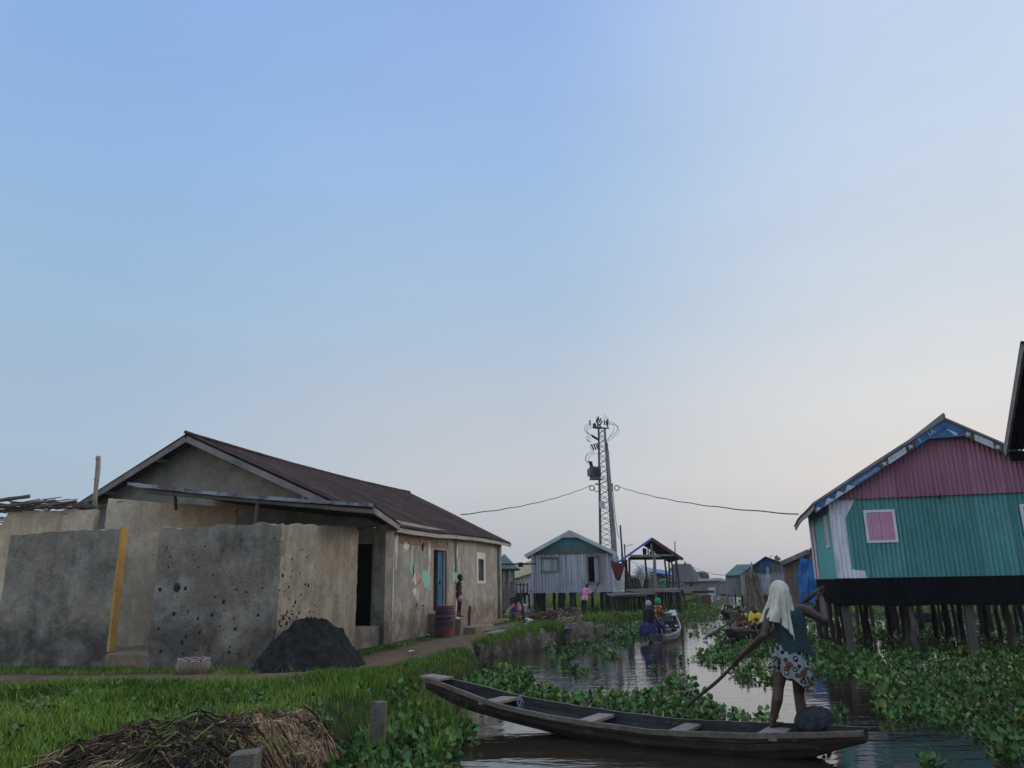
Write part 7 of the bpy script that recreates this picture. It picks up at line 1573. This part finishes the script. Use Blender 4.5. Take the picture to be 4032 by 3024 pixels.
t = NT('hyacinth_leaf'); sh_ = t.attr('shade'); c_ = t.ramp(sh_, [(0, (.028, .075, .014)), (.45, (.055, .14, .024)), (.8, (.10, .21, .035)), (.93, (.19, .29, .05)), (1, (.22, .16, .05))])
c_ = t.mix(t.ramp(t.noise(18, detail=3), [(.4, .25), (.6, 0.0)]), c_, (.02, .05, .014)); t.b.inputs['Subsurface Weight'].default_value = .0
M_leaf = t.done(c_, .5, .28); M_stalk = simple('hyacinth_stalk', (.05, .12, .03), (.10, .19, .05), 9, bump=0, rough=.5)
def hyacinth(P, size, name, lab, seed):
    rg = np.random.default_rng(seed); n = len(P); nl = rg.integers(6, 10, n); ip = np.repeat(np.arange(n), nl); m = len(ip)
    s = size[ip]*(.36+.85*rg.random(m)**1.4)*np.repeat(rg.uniform(.7, 1.25, n), nl); phi = rg.uniform(0, 2*PI, m); ti = np.radians(rg.uniform(8, 52, m)); sl = s*rg.uniform(.5, 1.5, m)*(1.15-ti*.6)
    base = P[ip]+np.stack([rg.uniform(-.03, .03, m), rg.uniform(-.03, .03, m), np.full(m, -.07)], 1)
    F1 = frames(phi, ti, 0*phi); tip = base+F1[:, :, 1]*sl[:, None]
    tl = ti+np.radians(rg.uniform(-12, 42, m)); F2 = frames(phi+rg.uniform(-.6, .6, m), tl, rg.uniform(-.5, .5, m))
    V1, Q1 = instance_mesh(LT, LQ, F2, np.stack([s*rg.uniform(.8, 1.1, m), s, s], 1), tip)
    k = rg.random(m) < .75; k &= P[ip][:, 1] < 26
    V2, Q2 = instance_mesh(ST, SQ, F1[k], np.stack([s[k]*.10, sl[k], s[k]], 1), base[k])
    shade = np.clip(rg.normal(.42, .2, m)+(fbm(P[ip][:, 0]*.8, P[ip][:, 1]*.8, seed)-.45)*.9+(tl < .5)*.06, 0, .97); shade[rg.random(m) < .028] = 1
    sh = np.concatenate([np.repeat(shade, len(LT)), np.full(len(V2), .62)])
    o = arr_mesh(name, np.concatenate([V1, V2]), np.concatenate([Q1, Q2+len(V1)]), M_leaf, {'shade': sh}, smooth=False)
    return tag(o, lab, 'water plants', None, 'stuff')
near_, bank_, far_ = [], [], []
def off_hulls(P):
    keep = np.ones(len(P), bool)
    for (b, s, hw_) in ((wat(0, 0, 0), wat(1, 0, 0), .50), (sat(0, 0, 0), sat(1, 0, 0), .66), (kat(0, 0, 0), kat(1, 0, 0), .58), (fat(0, 0, 0), fat(1, 0, 0), .5), (oat(-.25, 0, 0), oat(1, 0, 0), 1.7)):
        a = (s-b)[:2]; L = np.linalg.norm(a); a = a/L; q = P[:, :2]-b[:2]; tt = q@a; dd = np.abs(q@np.array([-a[1], a[0]])); lo = .25*L if hw_ == .50 else -.05
        keep &= ~((tt > lo) & (tt < L+.05) & (dd < hw_))
    return keep
for i, (poly, dn, thr, sz) in enumerate(REG):
    P = scatter(poly, dn, thr, i*13+1); P = P[off_hulls(P)]; zb = np.maximum(zg(P[:, 0], P[:, 1]), 0)+.06; P = P[zb < .42]; P[:, 2] = zb[zb < .42]
    S_ = sz*(1+.004*np.maximum(0, P[:, 1]-12))*np.where(P[:, 1] > 30, .8, 1)*RNG.uniform(.8, 1.2, len(P)); (near_ if i in (2, 14, 15, 16) else bank_ if i in (0, 1, 3, 4, 5) else far_).append((P, S_))
cat_ = lambda L: (np.concatenate([p for p, _ in L]), np.concatenate([s for _, s in L]))
hyacinth(*cat_(bank_), 'water_hyacinth', 'broad leaved floating plants crowding the bank side of the water', 71)
hyacinth(*cat_(near_), 'water_hyacinth', 'floating leafy plants in a band behind and around the long pirogue', 72)
hyacinth(*cat_(far_), 'water_hyacinth', 'floating leafy plants spread under the painted house and over the canal', 73)

# ------------------------------------------------------------------ grass
t = NT('grass_blade'); c_ = t.ramp(t.attr('shade'), [(0, (.036, .076, .008)), (.4, (.078, .160, .013)), (.75, (.14, .235, .028)), (.92, (.17, .24, .05)), (1, (.30, .23, .10))]); M_grass = t.done(c_, .7, .1)
BT = np.array([[-.5, 0, 0], [.5, 0, 0], [-.42, .38, .03], [.42, .38, .03], [-.28, .74, .14], [.28, .74, .14], [-.03, 1, .32], [.03, 1, .32]]); BQ = np.array([[0, 1, 3, 2], [2, 3, 5, 4], [4, 5, 7, 6]])
def grass(P, hgt, wid, name, lab, seed, straw=.03):
    rg = np.random.default_rng(seed); n = len(P); phi = rg.uniform(0, 2*PI, n); ti = np.abs(rg.normal(0, .35, n)); F_ = frames(phi, ti, rg.uniform(-.4, .4, n)); h = hgt*rg.uniform(.5, 1.25, n)
    V, Q = instance_mesh(BT, BQ, F_, np.stack([wid*rg.uniform(.7, 1.3, n), h, h*rg.uniform(.3, 1.5, n)], 1), P)
    sh = np.clip(rg.normal(.45, .19, n)+(fbm(P[:, 0]*.7, P[:, 1]*.7, seed)-.45)*1.3, 0, .96); sh[rg.random(n) < straw] = 1
    return tag(arr_mesh(name, V, Q, M_grass, {'shade': np.repeat(sh, len(BT))}), lab, 'grass', None, 'stuff')
def field(x0, x1, y0_, y1, dens, seed):
    rg = np.random.default_rng(seed); n = int((x1-x0)*(y1-y0_)*dens); x = rg.uniform(x0, x1, n); y = rg.uniform(y0_, y1, n)
    u, v, d = to_px(np.stack([x, y, np.full(n, .4)], 1)); k = (u > -1500) & (u < 5000) & (v < 3500); return x[k], y[k], rg
MND = [(-2.7, 7.3, 1.35, 1.2, .22), (-1.95, 8.7, 1.0, .95, .12), (-1.85, 7.5, .9, .95, .10)]
def mound(x, y): 
    h = np.zeros(np.shape(x))
    for (cx, cy, rx, ry, hh) in MND: q = np.clip(1-((x-cx)/rx)**2-((y-cy)/ry)**2, 0, 1); h = np.maximum(h, hh*np.sqrt(q))
    return h
x, y, rg = field(-15, 0, 4, 14.6, 2000, 3)
pd_ = path_d(x, y); sd = sd_left(x, y); lush = sstep(.0, .6, pd_+.35*(fbm(x*1.5, y*1.5, 8)-.45))*sstep(-.1, .35, sd)
k = (rg.random(len(x)) < lush*(.12+1.0*sstep(.28, .62, fbm(x*1.7, y*1.7, 4)))) & (mound(x, y) < .05) & (y < 13.6+.1*(x+4)); k &= ~((np.hypot((x+3.45)/1.25, (y-15.15)/1.2) < 1))
x, y = x[k], y[k]; h = .035+.16*fbm(x*1.3, y*1.3, 6)**1.3+.04*sstep(.3, 1.2, path_d(x, y))
grass(np.stack([x, y, zg(x, y)-.01], 1), h, .0085, 'grass', 'lush bright grass on the near bank', 81)
x, y, rg = field(-4, 7, 13.2, 40, 800, 4)
pd_ = path_d(x, y); sd = sd_left(x, y); wall_b = (np.stack([x, y], 1)-O)@hg
k = (rg.random(len(x)) < sstep(.0, .5, pd_)*sstep(-.05, .2, sd)*(.35+.9*fbm(x*1.4, y*1.4, 4))) & ((wall_b < -.5) | (y > 33)) & ~((np.hypot((x+3.45)/1.2, (y-15.15)/1.2) < 1)); x, y = x[k], y[k]
h = (.07+.10*fbm(x*1.2, y*1.2, 6))*(1+.01*(y-13)); grass(np.stack([x, y, zg(x, y)-.01], 1), h, .011, 'grass', 'patchy grass along the bank beside the path and retaining wall', 82)
x, y, rg = field(-12, -4.4, 13.6, 16.1, 900, 5)
fy = (np.stack([x, y], 1)-A0)@fn; k = (fy > .04) & (fy < 1.2) & (rg.random(len(x)) < sstep(.45, .62, fbm(x*1.7, y*2.2, 12)*1.15+.25*sstep(-6.8, -9, x)+.06)) & (np.hypot(x-bpos[0], y-bpos[1]) > .33); x, y = x[k], y[k]
grass(np.stack([x, y, zg(x, y)-.01], 1), .05+.06*fbm(x*2, y*2, 3), .008, 'grass', 'short sparse grass at the foot of the grey front walls', 83, .1)
x, y, rg = field(-6, 40, 32, 95, 26, 6)
sd = np.maximum(sd_left(x, y), sd_right(x, y)); k = (sd > .1) & (rg.random(len(x)) < .9) & (path_d(x, y) > .1) & ~((np.hypot((x-2.6)/2.2, (y-50)/5) < .9)); x, y = x[k], y[k]
grass(np.stack([x, y, zg(x, y)-.01], 1), (.16+.14*fbm(x*.6, y*.6, 6))*(1+.006*(y-32)), .05, 'grass', 'far grass under and beyond the stilt houses', 84)
# blades growing up among the floating leaves, and grass hanging over the retaining wall
P = scatter([(1420, 3060), (1440, 2920), (1520, 2850), (1600, 2760), (1760, 2790), (1860, 2860), (1800, 2960), (1700, 3060)], 420, .5, 77, .0, 2.5); grass(P, .26+.16*RNG.random(len(P)), .007, 'grass', 'thin blades standing among the broad leaves beside the concrete post', 87)
rg = np.random.default_rng(88); n = 5200; t_ = rg.random(n); w0_, w1_ = np.array([-1.02, 20.9]), np.array([1.22, 25.3]); nv_ = np.array([w1_[1]-w0_[1], w0_[0]-w1_[0]]); nv_ /= np.linalg.norm(nv_); t_ = t_[vnoise(t_*16, 0*t_, 5) > .42]; n = len(t_); q_ = w0_+(w1_-w0_)*t_[:, None]+nv_*rg.uniform(-.34, .06, n)[:, None]
P = np.stack([q_[:, 0], q_[:, 1], .36+.13*sstep(.38, .42, t_)+.06*rg.normal(0, 1, n)], 1); grass(P, .10+.12*rg.random(n), .011, 'grass', 'grass tufts hanging over the crumbling retaining wall', 89)
# a few taller weeds and dry stems by the front wall and heap
mb = MB(); rd = random.Random(21)
for i in range(46):
    u = rd.choice([130, 150, 290, 320, 1100, 1130, 870, 640, 1000, 500, 720])+rd.uniform(-25, 25); v = (2640 if u < 350 else 2690)+rd.uniform(-6, 10); p = Z(u, v, .44); h = rd.uniform(.12, .36)
    mb.tube([p, p+np.array([rd.uniform(-.05, .05), 0, h*.6]), p+np.array([rd.uniform(-.15, .15), rd.uniform(-.1, .1), h])], [.004, .003, .001], 4)
o = mb.build('weeds', simple('dry_weed', (.13, .13, .05), (.26, .23, .12), 5, bump=0)); tag(o, 'thin dry weed stems by the wall foot', 'weeds', None, 'stuff')

# ------------------------------------------------------------------ heaps of dried weed
t = NT('dry_strand'); c_ = t.ramp(t.attr('shade'), [(0, (.010, .007, .005)), (.3, (.045, .025, .015)), (.55, (.135, .075, .042)), (.78, (.26, .165, .09)), (.93, (.44, .31, .175)), (.97, (.13, .19, .035)), (1, (.17, .24, .05))]); c_ = t.mix(t.ramp(t.noise(25, detail=3), [(.4, .5), (.6, 0.0)]), c_, (.02, .013, .009)); M_dry = t.done(c_, .75, .2)
M_core = simple('rotting_core', (.016, .011, .008), (.06, .042, .028), 6, bump=1.0, bscale=12)
def heap(name, lab, mounds, n, L0, L1, wd, seed, green=.05, base=None, bright=.45):
    rg = np.random.default_rng(seed)
    def hf(x, y):
        h = np.zeros(np.shape(x))
        for (cx, cy, rx, ry, hh) in mounds: q = np.clip(1-((x-cx)/rx)**2-((y-cy)/ry)**2, 0, 1); h = np.maximum(h, hh*q**.95)
        return zg(x, y)+h*(.35+1.25*fbm(x*2.0, y*2.0, seed))+.26*(fbm(x*3.4, y*3.4, seed+2, 5)-.42)*np.clip(h*12, 0, 1)
    root = thing(name, (mounds[0][0], mounds[0][1], .4), lab, 'weed heap')
    x0 = min(m[0]-m[2] for m in mounds); x1 = max(m[0]+m[2] for m in mounds); y0_ = min(m[1]-m[3] for m in mounds); y1 = max(m[1]+m[3] for m in mounds)
    gx, gy_ = np.meshgrid(np.linspace(x0, x1, 70), np.linspace(y0_, y1, 70), indexing='ij'); inside = np.max([1-((gx-m[0])/m[2])**2-((gy_-m[1])/m[3])**2 for m in mounds], 0)
    gz_ = np.where(inside > -.02, hf(gx, gy_)+.01, -.7); id_ = np.arange(4900).reshape(70, 70); Q_ = np.stack([id_[:-1, :-1], id_[1:, :-1], id_[1:, 1:], id_[:-1, 1:]], -1).reshape(-1, 4)
    ok = (inside.ravel()[Q_] > 0).all(1); V_ = np.stack([gx, gy_, gz_], -1).reshape(-1, 3); rl = np.array(root.location); arr_mesh('heap_core', V_-rl, Q_[ok], M_core, parent=root)
    mi = rg.integers(0, len(mounds), n); M_ = np.array(mounds)[mi]; r = np.sqrt(rg.random(n))*1.0; a = rg.uniform(0, 2*PI, n)
    px, py = M_[:, 0]+M_[:, 2]*r*np.cos(a), M_[:, 1]+M_[:, 3]*r*np.sin(a)
    clump = vnoise(px*2.6, py*2.6, seed+9)*2*PI*1.6; dirn = np.where(rg.random(n) < .30, a+rg.normal(0, .55, n), clump+rg.normal(0, .5, n)); L = rg.uniform(L0, L1, n); K_ = 7
    bend = rg.normal(0, .45, n); lift = np.abs(rg.normal(0, .014, n))+.004; stick = rg.random(n) < .012
    pts = []; cx_, cy_ = px.copy(), py.copy()
    for q in range(K_):
        f = q/(K_-1); z_ = hf(cx_, cy_)+lift*np.sin(PI*min(1, f*1.15))+.012+np.where(stick, .09*f, 0); pts.append(np.stack([cx_, cy_, np.maximum(z_, .02)], 1)); th_ = dirn+bend*(f-.3); cx_ = cx_+np.cos(th_)*L/K_; cy_ = cy_+np.sin(th_)*L/K_
    P_ = np.stack(pts, 1); w_ = wd*rg.uniform(.5, 1.7, n); Vl = []
    tw0 = rg.uniform(0, PI, n); twr = rg.normal(0, 1.2, n)
    for q in range(K_):
        T_ = P_[:, min(q+1, K_-1)]-P_[:, max(q-1, 0)]; T_ /= np.linalg.norm(T_, axis=1)[:, None]+1e-9; sd_2 = np.cross(T_, ZV); sd_2 /= np.linalg.norm(sd_2, axis=1)[:, None]+1e-9; nn2 = np.cross(sd_2, T_); tw = tw0+twr*q/K_
        ww = (w_*(1 if 0 < q < K_-1 else .45))[:, None]; s2 = sd_2*np.cos(tw)[:, None]+nn2*np.sin(tw)[:, None]; n2 = nn2*np.cos(tw)[:, None]-sd_2*np.sin(tw)[:, None]
        Vl += [P_[:, q]-s2*ww*.5, P_[:, q]+n2*ww*.10, P_[:, q]+s2*ww*.5, P_[:, q]-n2*ww*.10]
    V = np.stack(Vl, 1); q0 = np.array([[q*4+j, q*4+(j+1) % 4, (q+1)*4+(j+1) % 4, (q+1)*4+j] for q in range(K_-1) for j in range(4)]); Qs = (q0[None]+(np.arange(n)*K_*4)[:, None, None]).reshape(-1, 4)
    sh = np.clip(rg.normal(bright, .25, n)+(fbm(px*2.6, py*2.6, seed+4)-.47)*2.0, .02, .93); gk = (rg.random(n) < green*(1+3*(vnoise(px*1.5, py*1.5, seed+6) > .62))); sh[gk] = rg.uniform(.97, 1, gk.sum())
    arr_mesh('dry_strands', V.reshape(-1, 3)-rl, Qs, M_dry, {'shade': np.repeat(sh, K_*4)}, parent=root); return root
heap('weed_heap', 'wide heap of rotting brown water weed on the near bank', MND, 22000, .07, .5, .012, 91, .05, bright=.40)
p = Z(2310, 2468, .3); heap('weed_heap', 'heap of tan dried stalks at the end of the retaining wall', [(float(p[0])-.1, float(p[1])+.6, 1.7, 1.3, .42), (float(p[0])-1.6, float(p[1])+3.5, 2.2, 1.1, .22)], 1500, .4, 1.1, .03, 95, .03, bright=.5)
# far small tree beyond the flat huts
ft = thing('small_tree', Y(2763, 2310, 150)*np.array([1, 1, 0]), 'small round green tree far beyond the brown flat roofed hut', 'tree')
fb_ = np.array(ft.location); mb = MB(); mb.rough_pole(fb_, fb_+ZV*2.6, .2, .12, .02, 7, 5, 2); mb.build('trunk', M_bark, ft)
rg = np.random.default_rng(7); n = 1500; th_ = rg.uniform(0, 2*PI, n); cs = rg.uniform(-1, 1, n); rr = rg.random(n)**.4; rad = 1.0+.25*vnoise(th_*2, cs*2, 4); P = np.stack([fb_[0]+1.3*rr*rad*np.sqrt(1-cs**2)*np.cos(th_), fb_[1]+1.3*rr*rad*np.sqrt(1-cs**2)*np.sin(th_), 2.6+.9*rr*rad*cs], 1)
V, Q = instance_mesh(LT, LQ, frames(rg.uniform(0, 2*PI, n), rg.uniform(.4, 2, n), rg.uniform(-1, 1, n)), np.full((n, 3), .3), P); arr_mesh('crown', V-fb_, Q, M_leaf, {'shade': np.repeat(rg.uniform(.1, .6, n), len(LT))}, parent=ft)
# low broad leaved weeds mixed into the near grass
x, y, rg = field(-9, -.8, 5.5, 12.6, 11, 61); k = (sd_left(x, y) > .2) & (path_d(x, y) > .15) & (mound(x, y) < .03) & (fbm(x*1.3, y*1.3, 17) > .46); x, y = x[k], y[k]; n = len(x); nl = rg.integers(4, 9, n); ip = np.repeat(np.arange(n), nl); m = len(ip)
s_ = rg.uniform(.03, .075, m); V, Q = instance_mesh(LT, LQ, frames(rg.uniform(0, 2*PI, m), np.radians(rg.uniform(30, 80, m)), rg.uniform(-.4, .4, m)), np.stack([s_*.8, s_, s_], 1), np.stack([x[ip]+rg.uniform(-.06, .06, m), y[ip]+rg.uniform(-.06, .06, m), zg(x, y)[ip]+rg.uniform(.02, .10, m)], 1))
tag(arr_mesh('weeds', V, Q, M_leaf, {'shade': np.repeat(rg.uniform(.15, .8, m), len(LT))}), 'low broad leaved weeds scattered through the near grass', 'weeds', None, 'stuff')
# ------------------------------------------------------------------ evening haze
mb = MB(); mb.obox((-720, -100, -1.7), (1440, 0, 0), (0, 1120, 0), (0, 0, 17.5))
hm = bpy.data.materials.new('haze_air'); hm.use_nodes = True; hn = hm.node_tree; hn.nodes.clear()
ho = hn.nodes.new('ShaderNodeOutputMaterial'); hv = hn.nodes.new('ShaderNodeVolumePrincipled'); hn.links.new(hv.outputs[0], ho.inputs['Volume'])
hv.inputs['Color'].default_value = (.86, .87, .90, 1); hv.inputs['Density'].default_value = .0005; hv.inputs['Anisotropy'].default_value = .2
o = mb.build('haze', hm); tag(o, 'thin evening haze over the village', 'haze', None, 'stuff')
